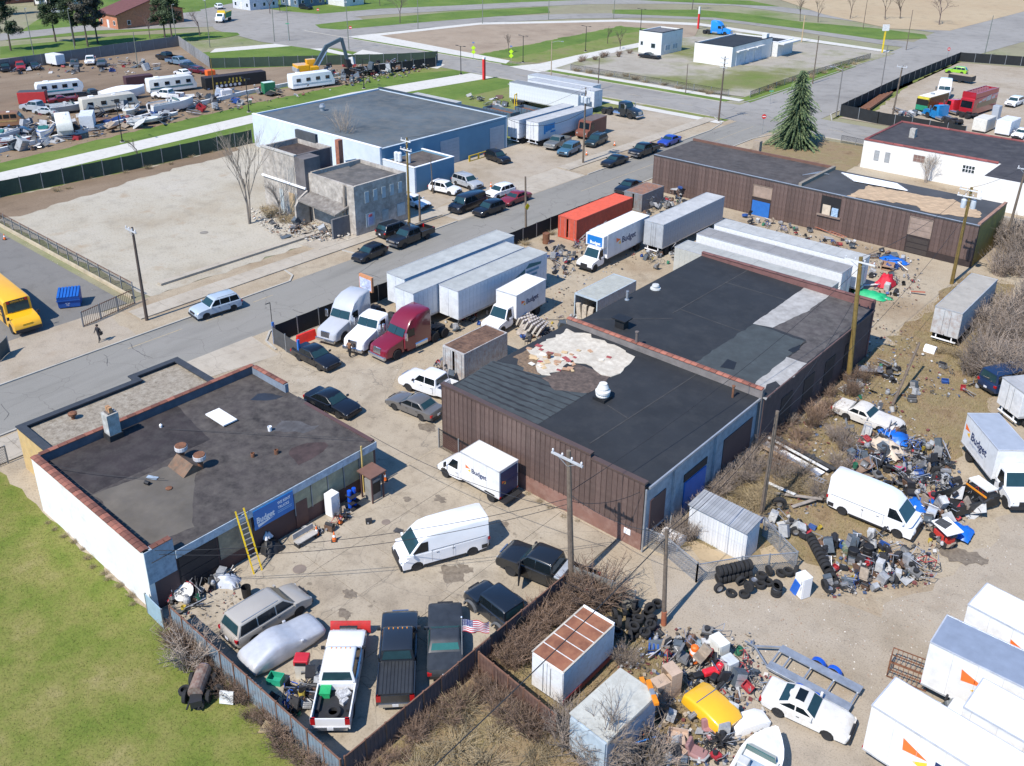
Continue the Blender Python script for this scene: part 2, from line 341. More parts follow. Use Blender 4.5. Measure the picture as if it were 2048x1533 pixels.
# concrete yard in front of the garage: cast panels with open joints
yb=tag(MB().box(-43.9,18.7,0,-27.4,42.2,.012).build('yard_concrete',g_dark),kind='structure')
XS=[-43.85,-39.9,-36.1,-32.0,-27.45];YS=[18.75,23.3,27.6,31.2,35.2,39.0,42.15]
for i in range(4):
    for j in range(6):
        sx,sy=XS[i+1]-XS[i]-.022,YS[j+1]-YS[j]-.022
        ob('slab',MB().box(-sx/2,-sy/2,0,sx/2,sy/2,.03).mesh('slab',g_conc),yb,((XS[i]+XS[i+1])/2,(YS[j]+YS[j+1])/2,.012+random.uniform(0,.012)),(random.uniform(-.002,.002),random.uniform(-.002,.002),0))
sheet('concrete_drive',[(-53.8,36.6),(-44.2,36.6),(-43.95,42.3),(-44.2,44),(-53.5,46),(-58,52),(-62,46),(-66,43.4),(-65.6,34.4),(-60,34.2),(-59,36.4)],.012,g_conc,False,rag=0.15)

# oil stains on the concrete, tar sealing on the street
def blot(px,py,r,seed,z=.05):
    q=random.Random(seed);c=at(px,py);return[(c.x+r*q.uniform(.45,1)*math.cos(a)*1.3,c.y+r*q.uniform(.45,1)*math.sin(a)) for a in[6.283*i/18 for i in range(18)]]
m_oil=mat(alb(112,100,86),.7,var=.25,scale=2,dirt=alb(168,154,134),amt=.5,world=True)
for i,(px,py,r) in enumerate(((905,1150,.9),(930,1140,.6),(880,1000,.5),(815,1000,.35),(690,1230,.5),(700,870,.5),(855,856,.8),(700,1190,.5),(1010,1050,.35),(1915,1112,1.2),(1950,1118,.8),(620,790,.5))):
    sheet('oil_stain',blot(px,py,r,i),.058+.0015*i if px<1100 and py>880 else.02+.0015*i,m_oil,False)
mb=MB();q=random.Random(9)
for i in range(26):
    x=q.uniform(-78,-71);y=q.uniform(10,145);a=q.choice((0,math.pi/2))+q.gauss(0,.25);L=q.uniform(1.5,6);p0=Vector((x,y,.0105))
    for j in range(int(L/.5)):
        a+=q.gauss(0,.25);p1=p0+Vector((math.cos(a),math.sin(a),0))*.5
        if-78.2<p1.x<-70.7:mb.bar(p0,p1,q.uniform(.03,.08),.004)
        p0=p1
for i in range(20):
    x=q.uniform(-140,-60);y=q.uniform(153,162);a=q.gauss(0,.3);p0=Vector((x,y,.0165))
    for j in range(10):a+=q.gauss(0,.2);p1=p0+Vector((math.cos(a),math.sin(a),0))*.6;mb.bar(p0,p1,.07,.004);p0=p1
tag(mb.build('tar_sealing',mat(alb(95,93,90),.8)),kind='structure')
sheet('sand_patch',[(1520,1100),(1560,1085),(1600,1125),(1590,1145),(1530,1140)],.03,g_sand,rag=.2)
sheet('shed_sand',[(1370,1075),(1480,1125),(1470,1140),(1400,1120)],.03,g_sand,rag=.2)
# ================================================================ BUILDINGS
m_white=mat(alb(238,236,230,1.3),.8,var=.04,scale=.4,dirt=alb(205,200,190),amt=.02)
m_offw=mat((.62,.62,.6),.75,var=.08,dirt=(.36,.33,.29),amt=.2)
m_brownp=mat((.085,.045,.042),.7,var=.15,scale=.6)
m_brownlow=mat((.20,.105,.08),.75,var=.15,scale=.7,dirt=(.3,.2,.16),amt=.2)
m_side=mat((.105,.068,.058),.55,var=.16,scale=.9,dirt=(.15,.105,.088),amt=.3,rnd=.2)
m_sidedark=mat((.03,.02,.018),.7)
m_bluegrey=mat((.30,.37,.44),.7,var=.1,dirt=(.12,.15,.18),amt=.25)
m_roofdk=mat((.0165,.0185,.0215),.8,var=.25,scale=.22,dirt=(.034,.035,.036),amt=.2,world=True)
m_roofbr=mat((.032,.026,.025),.9,var=.5,scale=.6,dirt=(.105,.092,.08),amt=.46,world=True)
m_rooftan=mat((.11,.096,.078),.95,var=.25,scale=.5,dirt=(.1,.09,.08),amt=.25,bump=.3,world=True)
m_roofgrey=mat((.045,.055,.058),.9,var=.25,scale=.8,dirt=(.035,.04,.042),amt=.3,world=True)
m_roofpale=mat((.36,.35,.33),.9,var=.15,scale=.6,dirt=(.2,.185,.17),amt=.35,world=True)
m_roofblue=mat((.07,.088,.1),.85,var=.35,scale=.16,dirt=(.13,.13,.12),amt=.34,world=True)
m_tar=mat((.022,.021,.021),.7,var=.3)
m_gravelroof=ground('roof_gravel',[alb(140,130,115),alb(176,165,148),alb(196,188,172)],3.2,7,16,.9,grain=.9)
m_coping=mat((.26,.095,.06),.75,var=.25,scale=3,dirt=(.12,.06,.045),amt=.3,rnd=.45)
m_flash=mat((.42,.44,.46),.45,metal=.5,var=.15,scale=1.2)
m_rust=mat((.20,.085,.04),.85,var=.4,scale=3,dirt=(.09,.04,.025),amt=.4)
m_galv=mat((.42,.44,.46),.45,metal=.6,var=.2,scale=2)
m_glass=mat((.02,.035,.04),.08,var=.1)
m_black=mat((.012,.012,.013),.6)
m_dkdoor=mat((.03,.022,.022),.7)
m_ply=mat((.46,.33,.19),.85,var=.2,scale=1.2,dirt=(.3,.24,.17),amt=.3)
m_bluepaint=mat((.02,.13,.42),.55,var=.1)
m_blue_sign=mat((.012,.16,.46),.4,var=.05)
m_wht=mat((.8,.8,.8),.5,var=.03)
m_fiber=mat((.30,.29,.19),.6,var=.2,dirt=(.2,.2,.15),amt=.3)
m_stone=mat((.44,.40,.35),.9,var=.25,scale=.7,dirt=(.17,.15,.13),amt=.45,bump=.4,world=True)
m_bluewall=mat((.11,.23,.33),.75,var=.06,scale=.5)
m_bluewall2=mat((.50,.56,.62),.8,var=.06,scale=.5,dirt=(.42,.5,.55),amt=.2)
m_yellow=mat((.62,.42,.02),.55,var=.1)
m_brick=mat((.30,.12,.075),.85,var=.3,scale=2.5)

def window_y(par,x0,x1,z0,z1,Y,nx=1,ny=1,pm=None,fm=None,d=.09,name='window',s=-1):
    "window lying in the plane y = Y facing s*y"
    f=MB();t=.07
    f.box(x0-t,min(Y,Y+s*d),z0-t,x1+t,max(Y,Y+s*d),z0);f.box(x0-t,min(Y,Y+s*d),z1,x1+t,max(Y,Y+s*d),z1+t)
    for i in range(nx+1):
        x=x0+(x1-x0)*i/nx;f.box(x-t/2 if 0<i<nx else(x-t if i==0 else x),min(Y,Y+s*d),z0,x+t/2 if 0<i<nx else(x if i==0 else x+t),max(Y,Y+s*d),z1)
    for j in range(1,ny):
        z=z0+(z1-z0)*j/ny;f.box(x0,min(Y,Y+s*d*.7),z-t/2,x1,max(Y,Y+s*d*.7),z+t/2)
    o=f.build(name,fm or m_galv,par)
    for i in range(nx):
        for j in range(ny):
            MB().box(x0+(x1-x0)*i/nx+.01,min(Y,Y+s*d*.35),z0+(z1-z0)*j/ny+.01,x0+(x1-x0)*(i+1)/nx-.01,max(Y,Y+s*d*.35),z0+(z1-z0)*(j+1)/ny-.01).build('pane',pm or m_glass,o)
    return o
def window_x(par,y0,y1,z0,z1,X,nx=1,ny=1,pm=None,fm=None,d=.09,name='window',s=1):
    o=window_y(None,y0,y1,z0,z1,0,nx,ny,pm,fm,d,name,s=-1)
    for q in[o]+list(o.children):
        for v in q.data.vertices:x,y,z=v.co;v.co=(X-s*y,x,z)
        if s>0:q.data.flip_normals() if False else None
        fixn(q.data)
    o.parent=par;return o
def shell(par,x0,y0,x1,y1,zr,para,wm,rm,t=.3,base=0,roofname='roof'):
    "four walls with parapets of the given tops (s, e, n, w) round a roof at height zr"
    s_,e_,n_,w_=para;o=[]
    for nm,b in(('wall',(x0,y0,base,x1,y0+t,s_)),('wall',(x1-t,y0+t,base,x1,y1-t,e_)),('wall',(x0,y1-t,base,x1,y1,n_)),('wall',(x0,y0+t,base,x0+t,y1-t,w_))):
        o.append(MB().box(*b).build(nm,wm[len(o)] if isinstance(wm,list) else wm,par))
    r=MB().box(x0+t,y0+t,zr-.25,x1-t,y1-t,zr).build(roofname,rm,par)
    return o,r
def poly_patch(par,pts,z,m,name='roof_patch',th=.02,px=True,rag=0):
    P=[tuple(at(p[0],p[1],z)[:2]) for p in pts] if px else pts
    if rag:
        Q=[]
        for i,a in enumerate(P):
            b=P[(i+1)%len(P)];L=math.hypot(b[0]-a[0],b[1]-a[1]);k=max(1,int(L/.5))
            Q+=[(a[0]+(b[0]-a[0])*j/k+random.gauss(0,rag),a[1]+(b[1]-a[1])*j/k+random.gauss(0,rag)) for j in range(k)]
        P=Q
    return MB().prism(P,z+.003,z+th).build(name,m,par)
def coping(par,a,b,wd,z,step,m=None,h=.1):
    a,b=Vector(a),Vector(b);L=(b-a).length;n=max(1,round(L/step));d=(b-a)/n;ang=math.atan2(d.y,d.x);l=d.length
    me=MB().add([(-l/2+.015,-wd/2,0),(l/2-.015,-wd/2,0),(l/2-.015,wd/2,0),(-l/2+.015,wd/2,0),(-l/2+.015,-wd/2,h*.55),(l/2-.015,-wd/2,h*.55),(l/2-.015,wd/2,h*.55),(-l/2+.015,wd/2,h*.55),(-l/2+.015,0,h),(l/2-.015,0,h)],
        [(3,2,1,0),(0,1,5,4),(2,3,7,6),(4,5,9,8),(6,7,8,9),(0,4,8,7,3),(1,2,6,9,5)]).mesh('coping_tile',m or m_coping)
    for i in range(n):
        p=a+d*(i+.5);ob('coping_tile',me,par,(p.x,p.y,z+random.uniform(0,.012)),(0,0,ang+random.uniform(-.02,.02)))
def siding(par,a,b,z0,z1,step,m,axis='x',Y=0,s=-1):
    "vertical sheet-metal panels, each with a folded rib"
    n=max(1,round((b-a)/step));st=(b-a)/n;h=z1-z0
    mb=MB();mb.box(-st/2+.012,0,0,st/2-.05,.03,h);mb.box(st/2-.05,0,0,st/2-.012,.07,h)
    me=mb.mesh('panel',m)
    for i in range(n):
        c=a+st*(i+.5)
        o=ob('panel',me,par)
        if axis=='x':o.location=(c,Y,z0);o.rotation_euler=(0,0,0 if s>0 else math.pi)
        else:o.location=(Y,c,z0);o.rotation_euler=(0,0,-math.pi/2 if s>0 else math.pi/2)
# ---------------------------------------------------------------- garage with the white side wall
ga=thing('garage_building',(0,0,0),0,'low flat-roofed garage with blank white side wall and red tile coping','building')
X0,X1,Y0,Y1=-58.7,-44.1,18.6,36.0
MB().box(X0,Y0,0,X1,Y0+.35,4.36).build('wall',m_white,ga)
MB().box(X0,Y0+.35,0,X0+.35,Y1,4.36).build('wall',mat((.09,.1,.12),.8,var=.2),ga)
MB().box(X0+.35,Y1-.3,0,X1,Y1,3.62).build('wall',m_brownp,ga)
MB().box(X0+.35,Y1-.3,3.625,-54,Y1,4.36).build('parapet',mat((.17,.2,.24),.8,var=.2),ga)
MB().box(X1-.3,Y0+.35,0,X1,Y1-.3,2.9).build('wall',m_brownp,ga)
MB().box(X1-.35,Y0+.003,2.05,X1+.06,20.4,4.36).build('pier',m_bluegrey,ga)
gr=MB().add([(X0+.35,Y0+.35,3.72),(X1+.1,Y0+.35,3.5),(X1+.1,Y1-.02,3.5),(X0+.35,Y1-.02,3.72),(X0+.35,Y0+.35,3.3),(X1-.02,Y0+.35,3.3),(X1-.02,Y1-.02,3.3),(X0+.35,Y1-.02,3.3)],
    [(0,1,2,3),(7,6,5,4),(0,4,5,1),(1,5,6,2),(2,6,7,3),(3,7,4,0)]).build('roof',m_roofbr,ga)
MB().box(X1+.02,20.42,2.92,X1+.16,Y1+.05,3.47).build('fascia',mat((.40,.47,.53),.6,var=.12,dirt=(.15,.17,.19),amt=.22,world=True),ga)
coping(ga,(X0+.1,Y0+.17,0),(X1-.1,Y0+.17,0),.52,4.362,.49)
coping(ga,(X0+.17,Y0+.5,0),(X0+.17,Y1-.1,0),.42,4.362,.62)
coping(ga,(X0+.5,Y1-.15,0),(-54.1,Y1-.15,0),.42,4.362,.6)
coping(ga,(X1-.12,Y0+.5,0),(X1-.12,20.35,0),.42,4.362,.45)
def gz(x):return 3.72-(x-X0)/(X1-X0)*.22
def onroof(px,py,off=0):
    p=at(px,py,3.6)
    for _ in range(3):p=at(px,py,gz(p.x)+off)
    return p
def roofsheet(pts,m,rag=.05,off=.006,name='roof_patch'):
    P=[onroof(*p) for p in pts];Q=[]
    for i,a in enumerate(P):
        b=P[(i+1)%len(P)];k=max(1,int((b-a).length/.5))
        Q+=[a+(b-a)*(j/k)+Vector((random.gauss(0,rag),random.gauss(0,rag),0)) for j in range(k)]
    mb=MB();n=len(Q);mb.add([(q.x,q.y,gz(q.x)+off) for q in Q]+[(q.x,q.y,gz(q.x)-.02) for q in Q],[tuple(range(n))]+[(i,n+i,n+(i+1)%n,(i+1)%n) for i in range(n)])
    return mb.build(name,m,gr)
roofsheet([(186,990),(370,920),(395,925),(385,1020),(390,1055),(300,1088),(290,1086)],m_rooftan)
roofsheet([(80,912),(345,802),(420,880),(185,988)],mat((.026,.02,.021),.9,var=.4,scale=.5,dirt=(.06,.054,.05),amt=.28,world=True),.03)
roofsheet([(500,800),(515,788),(545,787),(568,794),(530,803)],mat((.028,.03,.035),.35),.06,.010,'puddle')
roofsheet([(575,905),(600,890),(650,885),(655,893),(620,920),(595,928)],mat((.05,.032,.03),.9,var=.4),.12)
roofsheet([(560,838),(640,852),(600,870),(540,862)],mat((.09,.088,.09),.9,var=.4,scale=1,dirt=(.05,.045,.045),amt=.5,world=True),.14)
p=onroof(443,838);q=MB()
o=tag(q.cbox((p.x,p.y,gz(p.x)+.14),(2.35,1.15,.12)).build('skylight',mat((.72,.72,.71),.6,dirt=(.45,.3,.2),amt=.1),None,bevel=.02),'white rectangular skylight lid lying on the dark garage roof','skylight');
MB().cbox((p.x,p.y,gz(p.x)+.04),(2.2,1.0,.09)).build('curb',m_tar,o)
# chimney with two flue tiles
cx,cy_=onroof(228,875).x,onroof(228,875).y
ch=MB().box(cx-.42,cy_-.42,3.3,cx+.42,cy_+.42,5.75).build('chimney',mat((.5,.5,.47),.9,var=.25,scale=1.3,dirt=(.2,.18,.15),amt=.45,bump=.5),ga)
MB().box(cx-.3,cy_-.25,5.752,cx+.3,cy_+.25,5.83).build('chimney_cap',mat((.13,.11,.1),.9),ch)
for dx in(-.14,.16):MB().box(cx+dx-.12,cy_-.12,5.83,cx+dx+.12,cy_+.12,6.2).build('flue_tile',mat((.4,.22,.11),.85),ch)
MB().box(cx-.5,cy_-.5,3.5,cx+.5,cy_+.5,4.15).build('flashing',m_tar,ch)
# twin rusty roof vents on a shingled curb
p=onroof(372,935);v=thing('vent_housing',(p.x,p.y,gz(p.x)),0,'shingled curb carrying two round rusty-topped vents on the garage roof','roof vent')
MB().add([(-.9,-.7,0),(.9,-.7,0),(.9,.7,0),(-.9,.7,0),(-.9,0,.62),(.9,0,.62)],[(3,2,1,0),(0,1,5,4),(2,3,4,5),(0,4,3),(1,2,5)]).build('curb',mat((.13,.095,.065),.85,var=.4,scale=2,dirt=(.2,.09,.045),amt=.35),v)
v.scale=(1.12,1.12,1.05)
for i,(dx,dy) in enumerate(((-.95,.35),(.75,.55))):
    MB().lathe([(.16,0),(.16,.72)],12,(dx,dy,0)).build('stem',m_rust,v)
    c=MB().lathe([(.33,.66),(.38,.74),(.38,.98),(.33,1.0)],16,(dx,dy,0)).build('vent_drum',mat((.6,.62,.63),.5,dirt=(.3,.14,.07),amt=.3),v)
    MB().lathe([(.36,1.001),(.34,1.05),(.0,1.06)],16,(dx,dy,0)).build('vent_cap',m_rust,c)
for k,(px,py,r,h,lab) in enumerate(((506,914,.14,.3,'left of the two short rusty pipe stubs on the garage roof'),(553,908,.15,.32,'right of the two short rusty pipe stubs on the garage roof'),(146,868,0,0,''))):
    if r:p=onroof(px,py);tag(MB().lathe([(r,0),(r,h),(r*.8,h+.01),(r*.8,h*.5)],12,(p.x,p.y,gz(p.x))).build('pipe_stub',m_rust),lab,'pipe','rusty stubs on the garage roof')
p=onroof(540,862);tag(MB().lathe([(.13,0),(.16,.36),(.14,.36),(.12,.03)],12,(p.x,p.y,gz(p.x))).build('bucket',m_wht),'white plastic bucket standing on the dark garage roof','bucket')
p=onroof(293,970);tag(MB().tube((p.x-.15,p.y,gz(p.x)+.14),(p.x+.2,p.y+.1,gz(p.x)+.14),.13,n=10).build('paint_can',m_black),'small black can lying on the tan part of the garage roof','can')
p=onroof(305,957);tag(MB().cbox((p.x,p.y,gz(p.x)+.05),(.75,.28,.08),.5,.05).build('bent_flashing',m_bluegrey),'pale blue bent metal strip lying on the garage roof','metal strip')
p=onroof(322,855);tag(MB().lathe([(.09,0),(.11,.2),(.02,.3)],10,(p.x,p.y,gz(p.x))).build('small_vent',m_wht),'tiny white vent near the chimney on the garage roof','vent')
p=onroof(338,978);tag(MB().lathe([(.2,0),(.22,.07),(.12,.09)],12,(p.x,p.y,gz(p.x)),).build('drain_cover',m_rust),'round rusty drain cover on the garage roof','drain cover')
# front: overhead door, plywood, sign, panels
fx=X1+.004
def front_panel(name,y0,y1,z0,z1,m,d=.05,lab=None):
    o=MB().box(X1+.004,y0,z0,X1+d,y1,z1).build(name,m,ga)
    if lab:o['label']=lab
    return o
dr=front_panel('overhead_door',20.5,23.1,0,2.85,m_dkdoor)
for k in range(4):MB().box(X1+.05,20.55,.06+k*.7,X1+.085,23.05,.72+k*.7).build('door_panel',m_dkdoor,dr)
front_panel('plywood_panel',23.25,25.6,1.0,2.86,mat((.3,.25,.17),.7,var=.3,scale=1.2,dirt=(.14,.12,.09),amt=.4),.07)
sg=tag(MB().box(X1+.17,25.74,1.85,X1+.22,28.77,3.3).build('sign_board',m_blue_sign),'blue truck rental sign board with white lettering on the garage front','sign')
RX=(math.pi/2,0,math.pi/2)
lettering('Budget',.62,m_wht,sg,(X1+.222,25.9,2.28),RX,.03,sx=.78)
lettering('WE RENT',.27,m_wht,sg,(X1+.222,27.55,2.86),RX,.03,sx=.85);lettering('TRUCKS',.27,m_wht,sg,(X1+.222,27.55,2.52),RX,.03,sx=.85)
for z_ in(2.22,2.34):MB().box(X1+.2205,27.5,z_,X1+.224,28.6,z_+.045).build('text_line',mat((.3,.5,.7),.5),sg)
MB().add([(X1+.223,25.95,2.2),(X1+.223,27.0,2.2),(X1+.223,27.3,2.22),(X1+.223,26.0,1.95)],[(0,1,2,3)]).build('swoosh',m_wht,sg)
for k in range(5):
    y=28.95+k*1.38;fr=front_panel('window',y,y+1.3,1.15,2.85,m_fiber,.05)
    MB().box(X1+.05,y-.05,1.1,X1+.09,y+.02,2.88).build('mullion',mat((.25,.25,.24),.6),fr)
front_panel('door',28.95,29.9,0,2.05,mat((.12,.06,.05),.6),.07)
tag(MB().bar((X1+.3,34.55,0),(X1+.3,34.55,3.9),.09).build('yellow_post',mat((.5,.36,.12),.7)),'thin yellow conduit pipe on the garage front near its right corner','pipe')
# lower annex with gravel roof on the street side
an=thing('garage_annex',(0,0,0),0,'low annex with gravel roof and black parapet behind the garage','building')
AX0,AX1=-64.6,-58.72
m_edge=mat((.035,.04,.048),.7,var=.2)
MB().box(AX0,20,0,AX1,20.3,3.5).build('wall',mat((.5,.34,.14),.8,var=.15,dirt=(.42,.3,.16),amt=.3),an)
MB().box(AX0,20.3,0,AX0+.3,29.2,3.5).build('wall',m_edge,an);MB().box(AX0-.9,29.2,0,AX0-.6,33.3,3.5).build('wall',m_edge,an)
MB().box(AX0-.6,33,0,AX1,33.3,3.5).build('wall',m_edge,an);MB().box(AX0-.6,29.2,0,AX0+.3,29.5,3.5).build('wall',m_edge,an)
ar=MB().prism([(AX0+.3,20.3),(AX1,20.3),(AX1,33),(AX0-.6,33),(AX0-.6,29.5),(AX0+.3,29.5)],3.1,3.3).build('roof',m_gravelroof,an)
for b in((AX0-.06,19.94,AX1,20.5),(AX0-.06,20.5,AX0+.5,29.0),(AX0-.96,29.0,AX0+.5,29.5),(AX0-.96,29.5,AX0-.4,32.8),(AX0-.96,32.8,AX1,33.36)):
    MB().box(b[0],b[1],3.5,b[2],b[3],3.62).build('parapet_cap',m_edge,an)
p=at(147,838,3.3);tag(MB().lathe([(.14,0),(.14,.3),(.3,.34),(.33,.5),(.2,.56),(0,.56)],14,(p.x,p.y,3.3)).build('roof_vent',m_rust),'rusty mushroom vent on the gravel roof of the annex','roof vent')
# ---------------------------------------------------------------- main building, south hall and north hall
ma=thing('warehouse_building',(0,0,0),0,'large flat black-roofed warehouse with brown ribbed metal front','building')
MX0,MX1,MY0,MYD,MY1=-43.8,-25.7,42.4,57.5,78.4
m_blockw=mat((.30,.34,.38),.85,var=.12,scale=.8,dirt=(.16,.17,.18),amt=.3,world=True)
MB().box(MX0,MY0,0,MX1,MY0+.3,1.25).build('wall',m_brownlow,ma);MB().box(MX0,MY0+.05,1.25,MX1,MY0+.3,4.9).build('wall',m_sidedark,ma)
siding(ma,MX0,-29.95,1.2,5.42,.43,m_side,'x',MY0+.048);siding(ma,-29.93,MX1,1.2,5.12,.43,m_side,'x',MY0+.048)
MB().box(MX0-.05,MY0-.06,5.42,-29.93,MY0+.36,5.56).build('coping',mat((.085,.055,.045),.5,var=.1),ma);MB().box(-29.9,MY0-.06,5.12,MX1+.05,MY0+.36,5.26).build('coping',mat((.085,.055,.045),.5,var=.1),ma)
MB().box(MX1-.3,MY0+.3,0,MX1,MYD,4.75).build('wall',m_blockw,ma);MB().box(MX0,MY0+.3,0,MX0+.3,MYD,4.95).build('wall',m_blockw,ma)
MB().box(MX0,MYD,0,MX1+.25,MYD+.35,5.5).build('wall',mat((.17,.15,.14),.85,var=.2),ma)
coping(ma,(MX0,MYD+.17,0),(MX1+.2,MYD+.17,0),.48,5.502,.55,mat((.34,.12,.075),.75,var=.25,scale=3,dirt=(.16,.08,.06),amt=.3,rnd=.4))
r1=MB().add([(MX0+.02,MY0+.3,4.98),(MX1+.08,MY0+.3,4.80),(MX1+.08,MYD,4.80),(MX0+.02,MYD,4.98),(MX0+.02,MY0+.3,4.7),(MX1+.08,MY0+.3,4.6),(MX1+.08,MYD,4.6),(MX0+.02,MYD,4.7)],
    [(0,1,2,3),(7,6,5,4),(0,4,5,1),(1,5,6,2),(2,6,7,3),(3,7,4,0)]).build('roof',m_roofdk,ma)
MB().box(MX1+.083,MY0+.36,4.66,MX1+.2,MYD-.02,4.83).build('gutter',m_flash,ma)
MX2=-43.0
MB().box(MX1+.0,MYD+.35,0,MX1+.3,MY1,4.78).build('wall',mat((.10,.062,.055),.85,var=.2),ma)
MB().box(MX2,MYD+.35,0,MX2+.3,MY1,5.25).build('wall',m_brick,ma);MB().box(MX2,MY1,0,MX1+.35,MY1+.3,5.6).build('wall',mat((.16,.075,.065),.8,var=.2),ma)
r2=MB().add([(MX2+.02,MYD+.35,5.28),(MX1+.4,MYD+.35,4.82),(MX1+.4,MY1,4.82),(MX2+.02,MY1,5.28),(MX2+.02,MYD+.35,5.0),(MX1+.4,MYD+.35,4.6),(MX1+.4,MY1,4.6),(MX2+.02,MY1,5.0)],
    [(0,1,2,3),(7,6,5,4),(0,4,5,1),(1,5,6,2),(2,6,7,3),(3,7,4,0)]).build('roof',m_roofdk,ma)
MB().box(MX1+.405,MYD+.4,4.68,MX1+.5,MY1,4.85).build('eave_trim',mat((.12,.07,.06),.7),ma)
coping(ma,(MX2,MY1+.15,0),(MX1+.3,MY1+.15,0),.45,5.602,1.4,mat((.15,.07,.06),.7,var=.2,rnd=.3))
def rz1(x):return 4.98-(x-MX0)/(MX1-MX0)*.18
def rz2(x):return 5.28-(x-MX2)/(MX1-MX2)*.46
def mpatch(par,pts,m,zf,rag=.04,off=.01,name='roof_patch'):
    P=[]
    for p in pts:
        q=at(p[0],p[1],5)
        for _ in range(3):q=at(p[0],p[1],zf(q.x))
        P.append(q)
    Q=[]
    for i,a in enumerate(P):
        b=P[(i+1)%len(P)];k=max(1,int((b-a).length/.5))
        Q+=[a+(b-a)*(j/k)+Vector((random.gauss(0,rag),random.gauss(0,rag),0)) for j in range(k)]
    n=len(Q);mb=MB();mb.add([(q.x,q.y,zf(q.x)+off) for q in Q]+[(q.x,q.y,zf(q.x)-.02) for q in Q],[tuple(range(n))]+[(i,n+i,n+(i+1)%n,(i+1)%n) for i in range(n)])
    return mb.build(name,m,par)
pg=mpatch(r1,[(905,775),(985,722),(1062,738),(1180,784),(1075,850)],m_roofgrey,rz1,.02)
# ragged tar seams over the grey rolls
for k in range(8):
    a,b=at(915+k*19,772+k*8.5,5),at(1003+k*21,726+k*8.2,5);pts=[]
for k in range(9):
    t=k/8;a=at(985-78*t*.98,724+50*t,5.0);b=at(1178-102*t,786+62*t,5.0);mb=MB();n=26;prev=None
    up_,dn=[],[]
    for i in range(n+1):
        p=a+(b-a)*(i/n);up_.append((p.x,p.y+random.uniform(.03,.12),rz1(p.x)+.014));dn.append((p.x,p.y-random.uniform(.03,.22 if 6<i<20 else.08),rz1(p.x)+.014))
    mb.add(up_+dn,[(i,n+1+i,n+2+i,i+1) for i in range(n)]);mb.build('tar_seam',m_tar,r1)
mpatch(r1,[(1085,758),(1150,728),(1225,752),(1178,786),(1110,782)],mat((.11,.08,.065),.95,var=.5,scale=2.5,dirt=(.05,.04,.035),amt=.4,bump=.6,world=True),rz1,.08,.016)
mpatch(r1,[(1030,715),(1060,695),(1110,718),(1080,752),(1050,742)],mat((.12,.085,.06),.95,var=.5,scale=3,dirt=(.32,.2,.1),amt=.3,bump=.6,world=True),rz1,.1,.018)
mpatch(r1,[(1058,702),(1100,682),(1135,660),(1180,672),(1225,690),(1260,705),(1275,718),(1240,748),(1215,752),(1160,726),(1140,720),(1110,748),(1085,752),(1065,730)],mat((.54,.495,.41),.9,var=.16,scale=1.1,dirt=(.33,.28,.22),amt=.4,bump=1.0,world=True),rz1,.2,.05,'torn_membrane')
tb=[mat((.28,.06,.06),.8),mat((.42,.25,.15),.8),mat((.6,.56,.48),.8),mat((.5,.36,.2),.8)]
for k in range(34):
    p=at(random.uniform(1060,1165) if k<26 else random.uniform(1100,1280),0,5);px,py=(random.uniform(1058,1150),0) if k<30 else(random.uniform(1130,1270),0)
    py=705+random.uniform(-14,34)+(px-1100)*.12;p=at(px,py,5.0);s=random.uniform(.5,1)
    tag(MB().cbox((p.x,p.y,rz1(p.x)+.06+random.random()*.05),(.62*s,.42*s,.05),random.uniform(-.6,.6),random.uniform(-.1,.1),random.uniform(-.1,.1)).build('loose_shingle',tb[0] if k%4==0 else random.choice(tb[1:])),'small loose roofing piece scattered on the torn white membrane','roofing piece','loose pieces on the torn roof membrane')
# roof seams
for par,zf,segs in((r1,rz1,(((1180,884),(1395,745)),((1215,808),(1255,833)))),(r2,rz2,(((1345,630),(1505,538)),((1450,568),(1590,605)),((1360,622),(1480,662)),((1075,648),(1345,640))))):
    for a,b in segs:
        A,B=at(*a,5),at(*b,5);MB().bar((A.x,A.y,zf(A.x)+.006),(B.x,B.y,zf(B.x)+.006),.1,.02).build('roof_seam',mat((.04,.04,.04),.9,var=.3),par)
mpatch(r2,[(1505,648),(1610,575),(1662,590),(1612,625),(1545,656)],m_roofpale,rz2,.03,.02)
mpatch(r2,[(1385,728),(1508,648),(1612,685),(1575,720),(1500,775),(1470,770)],m_roofgrey,rz2,.05,.012)
mpatch(r2,[(1545,656),(1662,590),(1752,614),(1612,728),(1575,715),(1612,680)],mat((.06,.052,.05),.9,var=.4,scale=.6,dirt=(.13,.12,.11),amt=.3,world=True),rz2,.04,.012)
mpatch(r2,[(1500,775),(1575,715),(1614,728),(1530,800)],m_roofpale,rz2,.05,.02)
mpatch(r2,[(1440,735),(1455,719),(1473,726),(1468,740)],m_black,rz2,.01,.026,'dark_patch')
mpatch(r2,[(1575,700),(1600,690),(1600,700),(1585,706)],m_black,rz2,.05,.026,'dark_patch')
p=at(1528,788,4.9);mpatch(r2,[(1525,795),(1535,770),(1552,763),(1562,772),(1540,795)],m_tar,rz2,.06,.03,'dark_patch')
